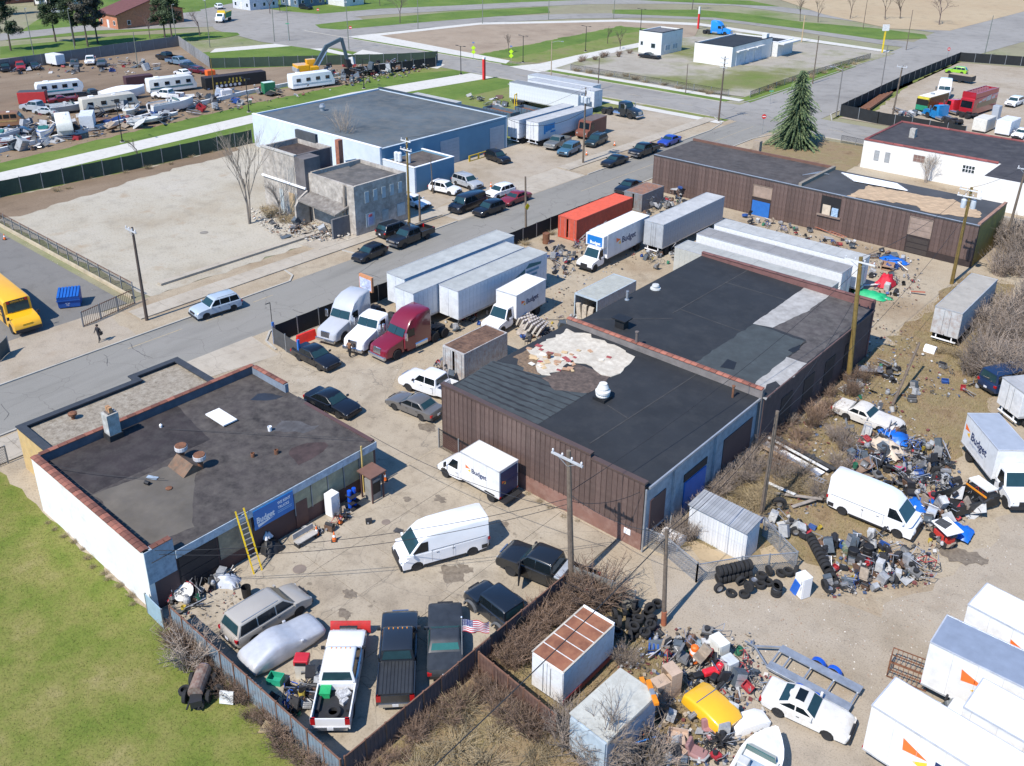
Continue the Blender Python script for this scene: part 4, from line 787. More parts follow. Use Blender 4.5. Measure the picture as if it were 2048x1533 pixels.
def vehicle(kind,label,color,loc,rz,name='parked_car',cat='car',group=None,rim=None,glass=None,far=False,roof=None,lower=None,dirt=None,tall=1.,bed=None,bumper=None,flat=False,stripe=None):
    S=SP[kind];L,W,H,wb,r=S['L'],S['W'],S['H'],S['wb'],S['r'];zb=S['zb'];g=glass or m_vg
    t=thing(name,(loc[0],loc[1],loc[2] if len(loc)>2 else.03),rz,label,cat,group)
    pm=color if not isinstance(color,tuple) else(mat(color,.6,0,.12,1.2,dirt=dirt,amt=.3) if dirt else paint(color))
    xf,xr=wb/2+.06*(L-4.5),-wb/2+.06*(L-4.5);A=r+.07;zs=.26 if kind not in('pickup','crew','jeep') else.42
    pk=kind in('pickup','crew');f,b=L/2,-L/2
    top=[(b,zs+.3),(b+.02,S['zt']-.16),(b+.12,S['zt']),(S['xrb'],zb+.01)] if not pk else[(S['xrb']-.02,.62),(S['xrb']-.02,zb)]
    rearb=arch(xr,A,zs)[::-1] if not pk else[]
    prof=[(f-.06,zs+.06)]+arch(xf,A,zs)+([(p[0],p[1]) for p in arch(xr,A,zs)]+[(b+.08,zs+.1)] if not pk else[(S['xrb']-.02,zs)])+top+[(S['xfb'],zb),(S['xfb']+.35,zb-.02),(f-.45,S['zh']+.09),(f-.16,S['zh']-.01),(f-.05,S['zh']-.14),(f,zs+.34)]
    shade(loft(prof,W,ins=.05,nose=.15,xg=.02).build('body',pm,t))

    xrb,xrr,xfr,xfb=S['xrb'],S['xrr'],S['xfr'],S['xfb'];h=H-zb
    cp=[(xrb,zb-.06),(xfb,zb-.06),(xfb,zb),(xfr+.06,H-.06),(xfr-.14,H-.005),((xfr+xrr)/2,H+.01),(xrr+.16,H-.01),(xrr-.02,H-.07),(xrb,zb)]
    if kind=='transit':cp[3:6]=[(1.72,2.02),(1.28,2.42),(.7,2.57),(-.6,H)]
    cf=.99 if kind=='transit' else.965 if kind in('van','minivan','suv','cuv') else.94
    cb=shade(loft(cp,W*cf,zb,S['tum'],ins=.2 if kind=='transit' else.07,crown=.015,nose=.06).build('cabin',roof or pm,t))
    Wc=W*cf/2
    def hw(z):return Wc*(1-S['tum']*max(0,z-zb))
    def fx(z):return xfb+(xfr+.06-xfb)*(z-zb)/(H-.06-zb)
    def bx(z):return xrb+(xrr-.02-xrb)*(z-zb)/(H-.07-zb)
    if kind=='transit':fx=lambda z:2.42-.70*(z-zb)/(2.02-zb)
    z0,z1=zb+.05,(H-.13 if kind!='transit' else 2.02);e=.014
    MB().quad((fx(z0)+e,-hw(z0)*.93,z0),(fx(z0)+e,hw(z0)*.93,z0),(fx(z1)+e,hw(z1)*.86,z1),(fx(z1)+e,-hw(z1)*.86,z1)).build('windshield',g,cb,fix=False)
    if kind!='transit' or True:
        zr0=z0+.05;MB().quad((bx(zr0)-e,hw(zr0)*.86,zr0),(bx(zr0)-e,-hw(zr0)*.86,zr0),(bx(z1)-e,-hw(z1)*.82,z1),(bx(z1)-e,hw(z1)*.82,z1)).build('rear_window',g if kind!='transit' else m_vgd,cb,fix=False)
    lo_x=bx(z0)+.12 if kind!='transit' else xfb-1.28;hi_x=fx(z0)-.1;nw=S['nw']
    for s in(1,-1):
        for i in range(nw):
            a0=lo_x+(hi_x-lo_x)*i/nw+.035;a1=lo_x+(hi_x-lo_x)*(i+1)/nw-.035
            zt_=min(z1+.02,zb+.75);q=[]
            for x,z in((a0,z0),(a1,z0),(min(a1,fx(zt_)-.1),zt_),(max(a0,bx(zt_)+.08) if kind!='transit' else a0,zt_)):q.append((x,s*(hw(z)+.008),z))
            MB().quad(*(q if s<0 else q[::-1])).build('side_window',m_vgd if g is m_vg else g,cb,fix=False)
        MB().cbox((fx(z0)-.12,s*(W/2+.1),zb+.1),(.12,.2,.16)).build('mirror',pm if not pk else m_trim,t)
    for s in(1,-1):
        for x in(xf,xr):wheel(t,x,s*(W/2-.13),r,.23,rim,far)
        MB().cbox((f-.13,s*W*.36,S['zh']-.17),(.16,W*.17,.11),-s*.3).build('headlight',m_head,t)
        MB().cbox((b+.055,s*W*.43,S['zt']-.22),(.13,W*.12,.2 if not pk else.4)).build('taillight',m_tail,t)
    MB().cbox((f-.015,0,S['zh']-.16),(.09,W*.46,.2)).build('grille',m_chrome if pk else m_trim,t)
    MB().cbox((f-.03-(.04 if kind=='transit' else 0),0,zs+(.2 if kind=='transit' else.14)),(.2,W*(.97 if kind=='transit' else.86),.42 if kind=='transit' else.2)).build('bumper',bumper or(m_chrome if pk else m_trim),t);MB().cbox((b+.03,0,zs+.18),(.17,W*.86,.2)).build('bumper',bumper or(m_chrome if pk else m_trim),t)
    MB().cbox((b-.065,0,zs+.36 if not pk else zs+.2),(.02,.32,.17)).build('license_plate',m_plate,t)
    if kind in('transit','minivan','van','suv','cuv'):
        for s in(1,-1):MB().box(xr+A+.02,s*(W/2+.012)-.012,zs+.02,xf-A-.02,s*(W/2+.012)+.012,zs+.14).build('sill_trim',m_trim,t)
    if kind in('suv','minivan') and not far:
        for s in(1,-1):MB().bar((xrr+.15,s*hw(H)*.86,H+.02),(xfr-.25,s*hw(H)*.86,H+.02),.04,.05).build('roof_rail',m_galv,t)
    if kind=='transit':
        for s in(1,-1):
            for x in(.95,-.45):MB().box(x-.012,s*(W/2+.004)-.01,.5,x+.012,s*(W/2+.004)+.01,1.3).build('door_seam',m_galv,t)
            MB().box(-2.7,s*(W/2-.005)-.012,1.32,1.0,s*(W/2-.005)+.012,1.36).build('body_crease',m_galv,t);MB().box(-2.8,s*(W/2+.012)-.012,.42,-2.4,s*(W/2+.012)+.012,.7).build('rear_cladding',m_trim,t)
    if not far:
        for s in(1,-1):
            n=2 if kind not in('coupe','oldcoupe','jeep','pickup') else 1
            xa=xf-A-.05;wd_=1.05 if n==2 else 1.25
            for i in range(n):
                d_=MB().box(xa-wd_+.02,s*(W/2+.006)-.006,zs+.15,xa-.02,s*(W/2+.006)+.006,zb-.09).build('door',pm,t);MB().cbox((xa-wd_+.14,s*(W/2+.02),zb-.2),(.16,.02,.035)).build('handle',m_trim,d_);xa-=wd_
    if pk:
        bx0,bx1=b,S['xrb']-.04;th=.07;zt2=zb-.02;bm=bed or m_trim
        sp=[(bx1,.55)]+arch(xr,A,.55)+[(bx0,.55),(bx0,zt2),(bx1,zt2)]
        bd=MB()
        for s in(1,-1):
            ys=(s*(W/2-.01),s*(W/2-th-.01));bd.rings([[(x,ys[0],z) for x,z in sp],[(x,ys[1],z) for x,z in sp]])
        bo=bd.build('bed',pm,t)
        MB().box(bx0+.05,-W/2+th+.012,.74,bx1-.03,W/2-th-.012,.8).build('bed_floor',bm,bo);MB().box(bx1-.06,-W/2+th+.012,.8,bx1,W/2-th-.012,zt2).build('bed_front',pm,bo)
        MB().box(bx0,-W/2+th+.012,.6,bx0+.06,W/2-th-.012,zt2).build('tailgate',pm,bo)
        for s in(1,-1):MB().box(xr-.5,min(s*(W/2-th-.013),s*(W/2-th-.25)),.8,xr+.5,max(s*(W/2-th-.013),s*(W/2-th-.25)),1.0).build('wheel_well',bm,bo)
    if kind=='jeep':
        for s in(1,-1):
            for x in(xf,xr):MB().rings([[(x+(A+.08)*math.cos(a)+0,yy,.32+(A+.04)*math.sin(a)) for a in[math.pi*i/8 for i in range(9)]]+[(x+(A-.0)*math.cos(a),yy,.30+(A-.02)*math.sin(a)) for a in[math.pi*i/8 for i in range(8,-1,-1)]] for yy in(s*(W/2-.05),s*(W/2+.14))]).build('fender_flare',mat((.12,.125,.13),.6),t)
        MB().lathe([(.38,-.12),(.4,0),(.38,.12)],18,(b-.15,0,1.0),'X').build('spare_tyre',m_tyre,t)
    return t
def wheels_at(fpx,rpx,kind,flip=1,z=.03):
    "near-side wheel contacts seen in the photograph -> position and heading"
    a,b=at(*fpx),at(*rpx);d=(a-b).normalized();n=Vector((-d.y,d.x,0))
    if n.dot(Vector((a.x,a.y,0)))<0:n=-n
    c=(a+b)/2+n*(SP[kind]['W']/2-.13)-d*.06*(SP[kind]['L']-4.5);return(c.x,c.y,z),math.atan2(d.y,d.x)
def V(kind,label,color,f,r,**k):
    loc,rz=wheels_at(f,r,kind);return vehicle(kind,label,color,loc,rz,**k)
def VC(kind,label,color,c,deg,**k):
    p=at(*c);return vehicle(kind,label,color,(p.x,p.y,.03),R_(deg),**k)
BLK,WHT,SIL,GRY=(.008,.009,.012),(.72,.72,.72),(.34,.36,.38),(.1,.105,.11)
gS='vehicles parked along the street'
V('suv','silver crossover driving on the street beyond the garage',(.36,.42,.48),(411,640),(469,622),name='car')
V('hatch','black hatchback parked alone at the far kerb, nearest the silver crossover',BLK,(731.6,527),(768,511.6),group=gS)
V('crew','black pickup truck parked at the kerb in front of the ruin',BLK,(807.5,498),(855,479),name='pickup_truck',cat='pickup',group=gS)
VC('suv','black sport utility parked nose away beside the ruined building',BLK,(792,469),88,group=gS)
V('van','black conversion van parked beside the white crossovers',(.012,.014,.02),(923.7,429.5),(965,414),name='van',cat='van',group=gS,lower=1)
V('cuv','black crossover parked in front of the dark red sedan',BLK,(970,436),(1004,424.4),group=gS)
V('sedan','dark red sedan parked by the bent street pole',(.18,.015,.02),(1023,414),(1055,402),group=gS)
VC('cuv','white crossover behind the dark red sedan',WHT,(1000,393),-92,group=gS)
VC('cuv','white crossover with black sunroof beside the blue annex',WHT,(890,386),10,group=gS,roof=None)
VC('suv','silver crossover parked close to the blue annex wall',SIL,(935,374),-5,group=gS)
VC('sedan','white sedan half hidden behind the yellow-brown pole by the ruin',WHT,(828,412),0,group=gS)
VC('cuv','black crossover alone on the forecourt of the blue workshop',BLK,(995,323),-10,group=gS)
gT='vehicles parked by the white trailers'
VC('pickup','grey pickup with a closed bed in front of the lettered trailer',(.13,.14,.14),(1115,294),-80,name='pickup_truck',cat='pickup',group=gT)
VC('suv','steel blue sport utility between the grey pickup and the pole',(.05,.12,.18),(1138,308),-80,group=gT)
VC('suv','dark green and tan sport utility behind the transformer pole',(.014,.03,.035),(1192,290),-82,group=gT)
V('sedan','black sedan parked on the street nearest the rear brown warehouse',BLK,(1226,336),(1249,328),group=gS)
V('crew','black pickup with chrome grille behind the black sedan',BLK,(1282,318),(1311,307),name='pickup_truck',cat='pickup',group=gS)
VC('sedan','bright blue car behind the black chrome-grille pickup',(.02,.05,.3),(1338,289),-88,group=gS)
VC('sedan','dark car mostly hidden behind the rusty-topped bin',BLK,(1256,382),-85,group=gS)
# yard cars
V('sedan','black luxury sedan parked inside the blue gate',BLK,(641,743),(597,721))
V('sedan','glossy black sedan standing in the drive between garage and warehouse',BLK,(678.6,838),(626,814.7))
V('sedan','grey sedan with red taillights at the corner of the brown warehouse',(.115,.11,.105),(790,820.6),(844,842.5))
V('crew','white pickup parked behind the brown warehouse corner',WHT,(826.6,785.4),(884,806),name='pickup_truck',cat='pickup')
V('transit','white high-roof van standing in the middle of the concrete yard',(.76,.76,.76),(834,1141),(944,1110.6),name='high_roof_van',cat='van',rim=m_rimd)
V('transit','white high-roof van parked amid the scrap heaps',(.76,.76,.76),(1792,1075),(1684,1030),name='high_roof_van',cat='van',rim=m_rimw)
pk=V('crew','black pickup with open driver door beside the central pole',(.012,.014,.016),(1027.4,1153.8),(1128,1196),name='pickup_truck',cat='pickup',bumper=m_trim)
V('jeep','black soft-top off-roader with grey fender flares by the brown fence',(.01,.014,.02),(949.6,1226),(996,1264),name='off_roader',cat='off-roader')
V('minivan','champagne minivan parked beside the silver car cover',(.36,.335,.295),(598,1231),(508,1288),name='minivan',cat='minivan')
vehicle('oldcoupe','faded black coupe parked nose up beside the flag pole',mat((.03,.035,.042),.5,var=.3,scale=1.5),(-29.35,28.2,.03),R_(135),glass=m_vgt)
ram=vehicle('crew','dark crew-cab pickup with ribbed bed cover in the lower yard',(.018,.022,.028),(-30.2,25.4,.03),R_(135),name='pickup_truck',cat='pickup')
wpk=vehicle('crew','white crew-cab pickup with red plow and loaded open bed',WHT,(-31.45,22.35,.03),R_(132),name='pickup_truck',cat='pickup')
V('oldcoupe','long white seventies coupe abandoned among the weeds',(.62,.6,.56),(1762,868),(1690,840),dirt=(.4,.36,.3),rim=m_rimd)
V('coupe','white hatchback coupe missing its wheels near the car trailer',(.66,.65,.62),(1655,1480),(1553,1432),dirt=(.45,.4,.34),rim=m_rust)
MB().box(-.62,-.42,1.325,-.16,.42,1.345).build('sunroof',m_vgd,bpy.data.objects[[o.name for o in bpy.data.objects if o.get('label','').startswith('white hatchback coupe')][0]])
VC('van','dark blue van at the right edge by the white box trailer',(.012,.03,.08),(2018,775),62,name='van',cat='van')
# extras on the pickups
def local(par,mb,name,m,**k):return mb.build(name,m,par,**k)
S=SP['crew'];zc=S['zb']-.01
tc=MB().box(-3.12,-.9,zc,-.92,.9,zc+.05).build('bed_cover',mat((.02,.021,.023),.5),ram)
for k in range(9):MB().box(-3.1,-.84+k*.19,zc+.05,-.94,-.70+k*.19,zc+.075).build('cover_slat',mat((.03,.032,.034),.5),tc)
for k in range(5):MB().cbox((.8,-.5+k*.25,1.98),(.09,.05,.04)).build('marker_lamp',m_amber,ram);MB().cbox((.8,-.5+k*.25,1.98),(.09,.05,.04)).build('marker_lamp',m_amber,wpk)
tb=tag(MB().box(-.42,-.95,0,.0,.95,.38).build('tool_box',mat((.5,.52,.54),.4,metal=.4),None,bevel=.03),'silver tool box across the bed of the open-door pickup','tool box');tb.parent=None
mw=pk.matrix_basis if False else Matrix.Translation(pk.location)@Matrix.Rotation(pk.rotation_euler.z,4,'Z')
tb.matrix_world=mw@Matrix.Translation((-.95,0,.95))
d=MB().box(-1.05,-.04,.48,0,.04,1.2).box(-1.0,-.03,1.2,-.1,.03,1.75).build('open_door',m_trim,pk);d.location=(1.35,1.0,0);d.rotation_euler=(0,0,-1.15)
# snow plow on the white pickup
pw=MB()
for i in range(6):
    a0,a1=-.5+i*.3,-.5+(i+1)*.3;pw.hexa([(3.75+.25*math.cos(a0)*0+.25*(1-math.cos(a0)),-1.15,.15+i*.12),(3.75+.25*(1-math.cos(a0))+.05,-1.15,.15+i*.12),(3.75+.25*(1-math.cos(a0))+.05,1.15,.15+i*.12),(3.75+.25*(1-math.cos(a0)),1.15,.15+i*.12),(3.75+.25*(1-math.cos(a1)),-1.15,.27+i*.12),(3.75+.25*(1-math.cos(a1))+.05,-1.15,.27+i*.12),(3.75+.25*(1-math.cos(a1))+.05,1.15,.27+i*.12),(3.75+.25*(1-math.cos(a1)),1.15,.27+i*.12)])
po=pw.build('plow_blade',mat((.5,.03,.03),.5,dirt=(.2,.05,.04),amt=.2),wpk)
MB().box(3.2,-.6,.35,3.75,.6,.5).box(3.2,-.5,.5,3.3,.5,1.15).bar((3.3,0,1.1),(3.75,0,.6),.1).build('plow_frame',m_trim,po)
def inbed(par,p,mb,name,m,lab,cat,rz=0,**k):
    mwp=Matrix.Translation(par.location)@Matrix.Rotation(par.rotation_euler.z,4,'Z');o=tag(mb.build(name,m,None,**k),lab,cat);o.matrix_world=mwp@Matrix.Translation(p)@Matrix.Rotation(rz,4,'Z');return o
def tyre_mb(r=.33,wd=.22):return MB().lathe([(r*.58,-wd*.4),(r*.6,-wd*.5),(r*.95,-wd*.5),(r,-wd*.34),(r,wd*.34),(r*.95,wd*.5),(r*.6,wd*.5),(r*.58,wd*.4),(r*.58,-wd*.4)],18)
inbed(wpk,(-2.5,-.05,.92),tyre_mb(.4,.26),'tyre',m_tyre,'spare tyre lying flat in the bed of the white plow pickup','tyre')
inbed(wpk,(-1.2,.55,.81),MB().box(-.3,-.25,0,.3,.25,.3).box(-.33,-.28,.3,.33,.28,.36),'tote_bin',mat((.02,.35,.12),.5),'green lidded tote in the bed of the white plow pickup','tote')
inbed(wpk,(-1.4,-.45,.81),MB().cbox((0,0,.15),(.5,.6,.3),.3).cbox((.3,.2,.1),(.3,.3,.2),.9).cbox((-.35,.1,.12),(.3,.4,.24),.5),'tool_heap',mat((.4,.4,.4),.6,var=.6,scale=6),'heap of grey tools in the bed of the white plow pickup','tools',.4)
# covered car
cvz=thing('covered_car',(-35.85,21.85,.03),R_(85),'car hidden under a silver fabric cover in the lower yard','car cover')
cprof=[(2.35,.12),(2.4,.7),(2.2,.92),(1.2,1.05),(.55,1.12),(-.15,1.5),(-.9,1.52),(-1.75,1.15),(-2.3,1.05),(-2.45,.7),(-2.4,.12)]
mb=MB();rs=[]
for j in range(13):
    s=-1+2*j/12;rs.append([(x*(1-.04*abs(s)**3)+random.gauss(0,.02),s*(1.02-.22*max(0,z-.9)-(.06 if z<.3 else 0))*(1 if abs(s)<.99 else.99)+random.gauss(0,.012),z*(1-.13*abs(s)**6 if z>.3 else 1)+(random.gauss(0,.022) if z>.3 else 0)) for x,z in cprof])
o=mb.rings(rs).build('cover',mat((.50,.51,.53),.38,metal=.25,var=.12,scale=2),cvz);shade(o,60);sm=o.modifiers.new('s','SUBSURF');sm.levels=1;sm.render_levels=1
for s in(1,-1):MB().cbox((.7,s*.98,1.02),(.2,.16,.16)).build('mirror_bulge',mat((.50,.51,.53),.38,metal=.25,var=.12,scale=2),cvz,bevel=.05)
# ---------------------------------------------------------------- semi-trailers, boxes, containers
def trailer(label,x0,y0,x1,y1,h=4.05,side=(.62,.64,.66),roofc=(.42,.42,.41),along='y',door_end=-1,group=None,rot=0,gear=True,ribs=26,name='semi_trailer',floor=1.15,wheelend=None,dirt=None,roofmat=None,mats=None,far=False):
    L=(y1-y0) if along=='y' else(x1-x0);Wd=(x1-x0) if along=='y' else(y1-y0)
    t=thing(name,((x0+x1)/2,(y0+y1)/2,0),(R_(90) if along=='y' else 0)+R_(rot),label,'trailer',group)
    sm=mats or mat(side,.5,var=.08,scale=.7,dirt=dirt or tuple(c*.62 for c in side),amt=.22);fz=floor
    b=MB().box(-L/2,-Wd/2+.03,fz,L/2,Wd/2-.03,h-.06).build('body',sm,t)
    rp=MB()
    for i in range(12):
        a,c=-L/2+L*i/12,-L/2+L*(i+1)/12;rp.box(a+.006,-Wd/2+.06,h-.06,c-.006,Wd/2-.06,h-.035+random.uniform(0,.012))
    rp.build('roof',roofmat or mat(roofc,.7,var=.12,scale=.5,dirt=tuple(c*.7 for c in roofc),amt=.3),b)
    m_rail=mat((.5,.5,.5),.45,metal=.4)
    for s in(1,-1):
        MB().box(-L/2,s*(Wd/2-.035)-.035,h-.08,L/2,s*(Wd/2-.035)+.035,h).build('top_rail',m_rail,b);MB().box(-L/2,s*(Wd/2-.03)-.035,fz-.12,L/2,s*(Wd/2-.03)+.035,fz+.05).build('bottom_rail',m_rail,b)
        n=ribs;st=L/n;me=MB().box(-st/2+.012,-.012,0,st/2-.012,.012,h-fz-.15).mesh('side_panel',sm)
        for i in range(n):ob('side_panel',me,b,(-L/2+st*(i+.5),s*(Wd/2-.022),fz+.06))
    for e in(1,-1):
        MB().box(e*L/2-.01*e if e<0 else L/2,-Wd/2,fz-.1,e*L/2+.03*e if e>0 else-L/2+.0,Wd/2,h).build('end_frame',sm,b) if False else None
        for s in(1,-1):
            d=MB().box(min(e*L/2,e*(L/2+.035)),s*Wd/4-Wd/4+.05,fz-.08,max(e*L/2,e*(L/2+.035)),s*Wd/4+Wd/4-.05,h-.1).build('end_door',sm,b)
            if e==door_end and not far:MB().tube((e*(L/2+.06),s*.3,fz),(e*(L/2+.06),s*.3,h-.15),.02,n=6).build('lock_rod',m_galv,d)
        MB().box(min(e*L/2,e*(L/2+.05)),-Wd/2,h-.1,max(e*L/2,e*(L/2+.05)),Wd/2,h+.003).build('header',m_rail,b)
    if gear:
        we=door_end if wheelend is None else wheelend
        MB().box(-L/2+.4,-.5,fz-.35,L/2-.4,.5,fz-.12).build('chassis',m_trim,t)
        for k in(0,1):
            for s in(1,-1):wheel(t,we*(L/2-1.2-k*1.25),s*(Wd/2-.28),.5,.5,m_rimw,far)
        for s in(1,-1):MB().box(-we*(L/2-2.6)-.06,s*.8-.06,.05,-we*(L/2-2.6)+.06,s*.8+.06,fz-.12).box(-we*(L/2-2.6)-.18,s*.8-.15,0,-we*(L/2-2.6)+.18,s*.8+.15,.05).build('landing_leg',m_trim,t)
        MB().box(we*(L/2-.1)-.05,-1.1,.5,we*(L/2-.1)+.05,1.1,.6).box(we*(L/2-.1)-.04,-.75,.6,we*(L/2-.1)+.04,-.65,fz-.12).box(we*(L/2-.1)-.04,.65,.6,we*(L/2-.1)+.04,.75,fz-.12).build('underride_guard',m_wht,t)
    return t
g3='three white trailers side by side'
trailer('leftmost of the three white trailers, nearest the street fence',-65.4,56.2,-62.75,72.4,4.1,roofc=(.37,.38,.36),group=g3,door_end=1)
trailer('middle one of the three white trailers',-62.2,54.4,-59.6,70.4,4.1,roofc=(.38,.39,.37),group=g3,door_end=1)
t=trailer('right one of the three white trailers, with a green house logo',-59.45,57.6,-56.85,70.9,4.1,roofc=(.36,.37,.35),group=g3,door_end=1)
m_teal=mat((.02,.13,.14),.6);m_navy=mat((.012,.03,.1),.5);m_or=mat((.85,.16,.03),.5,var=.04);m_ye=mat((.85,.5,.04),.5,var=.04)
SIDE_X=(math.pi/2,0,0)
MB().add([(.9,-1.312,1.75),(3.1,-1.312,1.75),(3.1,-1.312,3.35),(.9,-1.312,2.55)],[(0,1,2,3)]).build('logo_gable',m_teal,t)
lettering('BAY',.95,mat((.42,.55,.62),.5),t,(1.0,-1.32,1.85),(math.pi/2,-.22,0),.03,sx=.95)
for z_,x_ in((2.75,2.0),(2.25,1.7)):MB().box(3.3,-1.316,z_,3.3+x_,-1.31,z_+.26).build('caption_bar',mat((.1,.25,.33),.6),t)
MB().add([(3.15,-1.313,3.3),(5.6,-1.313,3.2),(5.7,-1.313,3.45),(3.75,-1.313,3.75)],[(0,1,2,3)]).build('roof_logo',m_teal,t)
trailer('grey ribbed trailer parked beside the large box truck',-55.2,86.6,-52.6,100.4,4.0,side=(.36,.38,.4),roofc=(.42,.42,.41),door_end=-1)
trailer('pale ridged trailer directly behind the black warehouse roof',-48.0,81.6,-31.0,84.3,4.0,side=(.42,.42,.38),roofc=(.36,.36,.33),along='x',door_end=1,group='trailers behind the warehouse')
trailer('white trailer with dark roof edge in the middle behind the warehouse',-48.2,86.4,-31.6,89.0,4.1,side=(.68,.69,.69),roofc=(.25,.24,.23),along='x',door_end=1,group='trailers behind the warehouse')
trailer('rearmost white trailer with blue-shaded end behind the warehouse',-48.3,90.4,-31.4,93.0,4.1,side=(.68,.69,.69),roofc=(.4,.4,.38),along='x',door_end=1,group='trailers behind the warehouse')
trailer('old rust-edged trailer half buried in brush at the right',-22.2,85.6,-19.7,96.2,3.7,side=(.46,.46,.45),roofc=(.36,.33,.28),door_end=-1,dirt=(.22,.1,.05))
# the far lot across the street
gf='trailers behind the blue workshop'
t=trailer('white trailer with blue lettering beside the blue workshop',-96.0,113.5,-93.4,128.0,4.1,group=gf,door_end=-1)
m_sky=mat((.03,.24,.5),.5)
for q in((-5.9,1.9,.5,1.5),(-5.4,2.2,.55,1.2),(-4.85,2.3,.5,1.1),(-4.35,2.35,.5,1.05),(-3.85,2.5,.5,.9),(-3.4,2.5,.3,.95),(-4.2,1.9,1.3,.3)):MB().box(q[0],-1.335,q[1],q[0]+q[2]-.04,-1.326,q[1]+q[3]).build('lettering_block',m_sky,t)
trailer('white trailer squeezed between the lettered trailer and the workshop',-99.2,112.6,-96.7,127.0,4.1,group=gf,door_end=-1)
trailer('white trailer with grey roof nearest the cross street',-120,142.2,-104,144.8,4.1,along='x',group=gf,roofc=(.36,.38,.4))
trailer('second white trailer from the cross street',-117,138.6,-101,141.2,4.1,along='x',group=gf,roofc=(.38,.39,.4))
trailer('third white trailer from the cross street, blank white side',-118,134.4,-101.5,137.0,4.1,along='x',group=gf,roofc=(.2,.21,.22))
trailer('white trailer parked behind the blue workshop roof',-124,113.5,-113,116.1,4.1,along='x',group=gf,side=(.5,.56,.6),roofc=(.4,.4,.38))
for k,(a,b,y,c) in enumerate(((-112.5,-105.5,122.0,'nearer'),(-108.5,-101.5,126.0,'farther'))):
    t=thing('scrap_dumpster',((a+b)/2,y,0),R_(-4),c+' of two rusty open-top scrap bins behind the workshop','dumpster','scrap bins behind the workshop');L2=(b-a)/2
    m_bin=mat((.05,.14,.2),.7,var=.25,dirt=(.18,.07,.04),amt=.35)
    for q in((-L2,-1.2,.2,L2,-1.1,2.4),(-L2,1.1,.2,L2,1.2,2.4),(-L2,-1.1,.2,-L2+.1,1.1,2.4),(L2-.1,-1.1,.2,L2,1.1,2.4)):MB().box(*q).build('side',m_bin,t)
    MB().box(-L2+.1,-1.1,.2,L2-.1,1.1,1.9).build('scrap_load',m_rust,t)
    for i in range(10):
        for s in(-1,1):MB().box(-L2+.3+i*(2*L2-.6)/9-.05,min(s*1.2,s*1.28),.2,-L2+.3+i*(2*L2-.6)/9+.05,max(s*1.2,s*1.28),2.4).build('rib',m_bin,t)
def container(label,x0,y0,x1,y1,h,side,roofm,dirt=None,open_end=False,name='shipping_container',pitch=.28,group=None,rot=0):
    L,Wd=y1-y0,x1-x0;t=thing(name,((x0+x1)/2,(y0+y1)/2,0),R_(90+rot),label,'container',group)
    sm=side if not isinstance(side,tuple) else mat(side,.6,var=.12,dirt=dirt,amt=.3)
    for s in(1,-1):
        n=int(L/pitch);mb=MB();y=s*(Wd/2-.05)
        for i in range(n):
            a=-L/2+.08+(L-.16)*i/n;st=(L-.16)/n;d=.035
            for(u0,v0,u1,v1) in((a,0,a+st*.3,0),(a+st*.3,0,a+st*.5,s*d),(a+st*.5,s*d,a+st*.8,s*d),(a+st*.8,s*d,a+st,0)):
                mb.add([(u0,y+v0,.12),(u1,y+v1,.12),(u1,y+v1,h-.1),(u0,y+v0,h-.1)],[(0,1,2,3)])
        mb.build('corrugated_side',sm,t,fix=False)
    mb=MB();n=int(L/.35)
    for i in range(n):a=-L/2+.05+(L-.1)*i/n;st=(L-.1)/n;mb.box(a,-Wd/2+.06,h-.05,a+st*.55,Wd/2-.06,h-.012);mb.box(a+st*.55,-Wd/2+.06,h-.05,a+st,Wd/2-.06,h-.035)
    mb.build('roof',roofm,t)
    fr=MB()
    for sx in(1,-1):
        for sy in(1,-1):fr.box(sx*(L/2-.07)-.07,sy*(Wd/2-.06)-.06,.02,sx*(L/2-.07)+.07,sy*(Wd/2-.06)+.06,h)
        fr.box(sx*(L/2-.07)-.065,-Wd/2+.12,.05,sx*(L/2-.07)+.065,Wd/2-.12,.2);fr.box(sx*(L/2-.07)-.065,-Wd/2+.12,h-.15,sx*(L/2-.07)+.065,Wd/2-.12,h-.002)
    for sy in(1,-1):fr.box(-L/2+.14,sy*(Wd/2-.05)-.045,.05,L/2-.14,sy*(Wd/2-.05)+.045,.18);fr.box(-L/2+.14,sy*(Wd/2-.05)-.045,h-.12,L/2-.14,sy*(Wd/2-.05)+.045,h-.005)
    fr.build('frame',sm,t)
    MB().box(L/2-.1,-Wd/2+.12,.2,L/2-.04,Wd/2-.12,h-.15).build('end_wall',sm,t)
    MB().box(-L/2+.2,-Wd/2+.12,.1,L/2-.2,Wd/2-.12,.16).build('floor',m_ply,t)
    if not open_end:
        for s in(1,-1):
            d=MB().box(-L/2+.02,s*Wd/4-Wd/4+.14,.2,-L/2+.08,s*Wd/4+Wd/4-.14,h-.15).build('door',sm,t)
            for q in(.25,.75):MB().tube((-L/2,s*Wd*q/2,.2),(-L/2,s*Wd*q/2,h-.15),.022,n=6).build('lock_rod',m_galv,d)
    return t
container('orange-red shipping container beside the street fence',-65.7,83.9,-62.9,95.6,2.75,(.52,.085,.045),mat((.58,.1,.05),.6,var=.12),(.3,.06,.04))
container('rusty white container with brown roof behind the white pickup',-52.0,50.6,-49.4,56.2,2.75,mat((.46,.47,.46),.65,var=.2,scale=1.2,dirt=(.2,.1,.05),amt=.42),mat((.105,.06,.04),.85,var=.4,scale=1.2,dirt=(.22,.13,.08),amt=.25))
container('open-ended grey container full of striped mattresses',-50.2,67.0,-47.4,73.6,2.8,(.38,.45,.5),mat((.33,.34,.31),.7,var=.12),(.25,.27,.28),True)
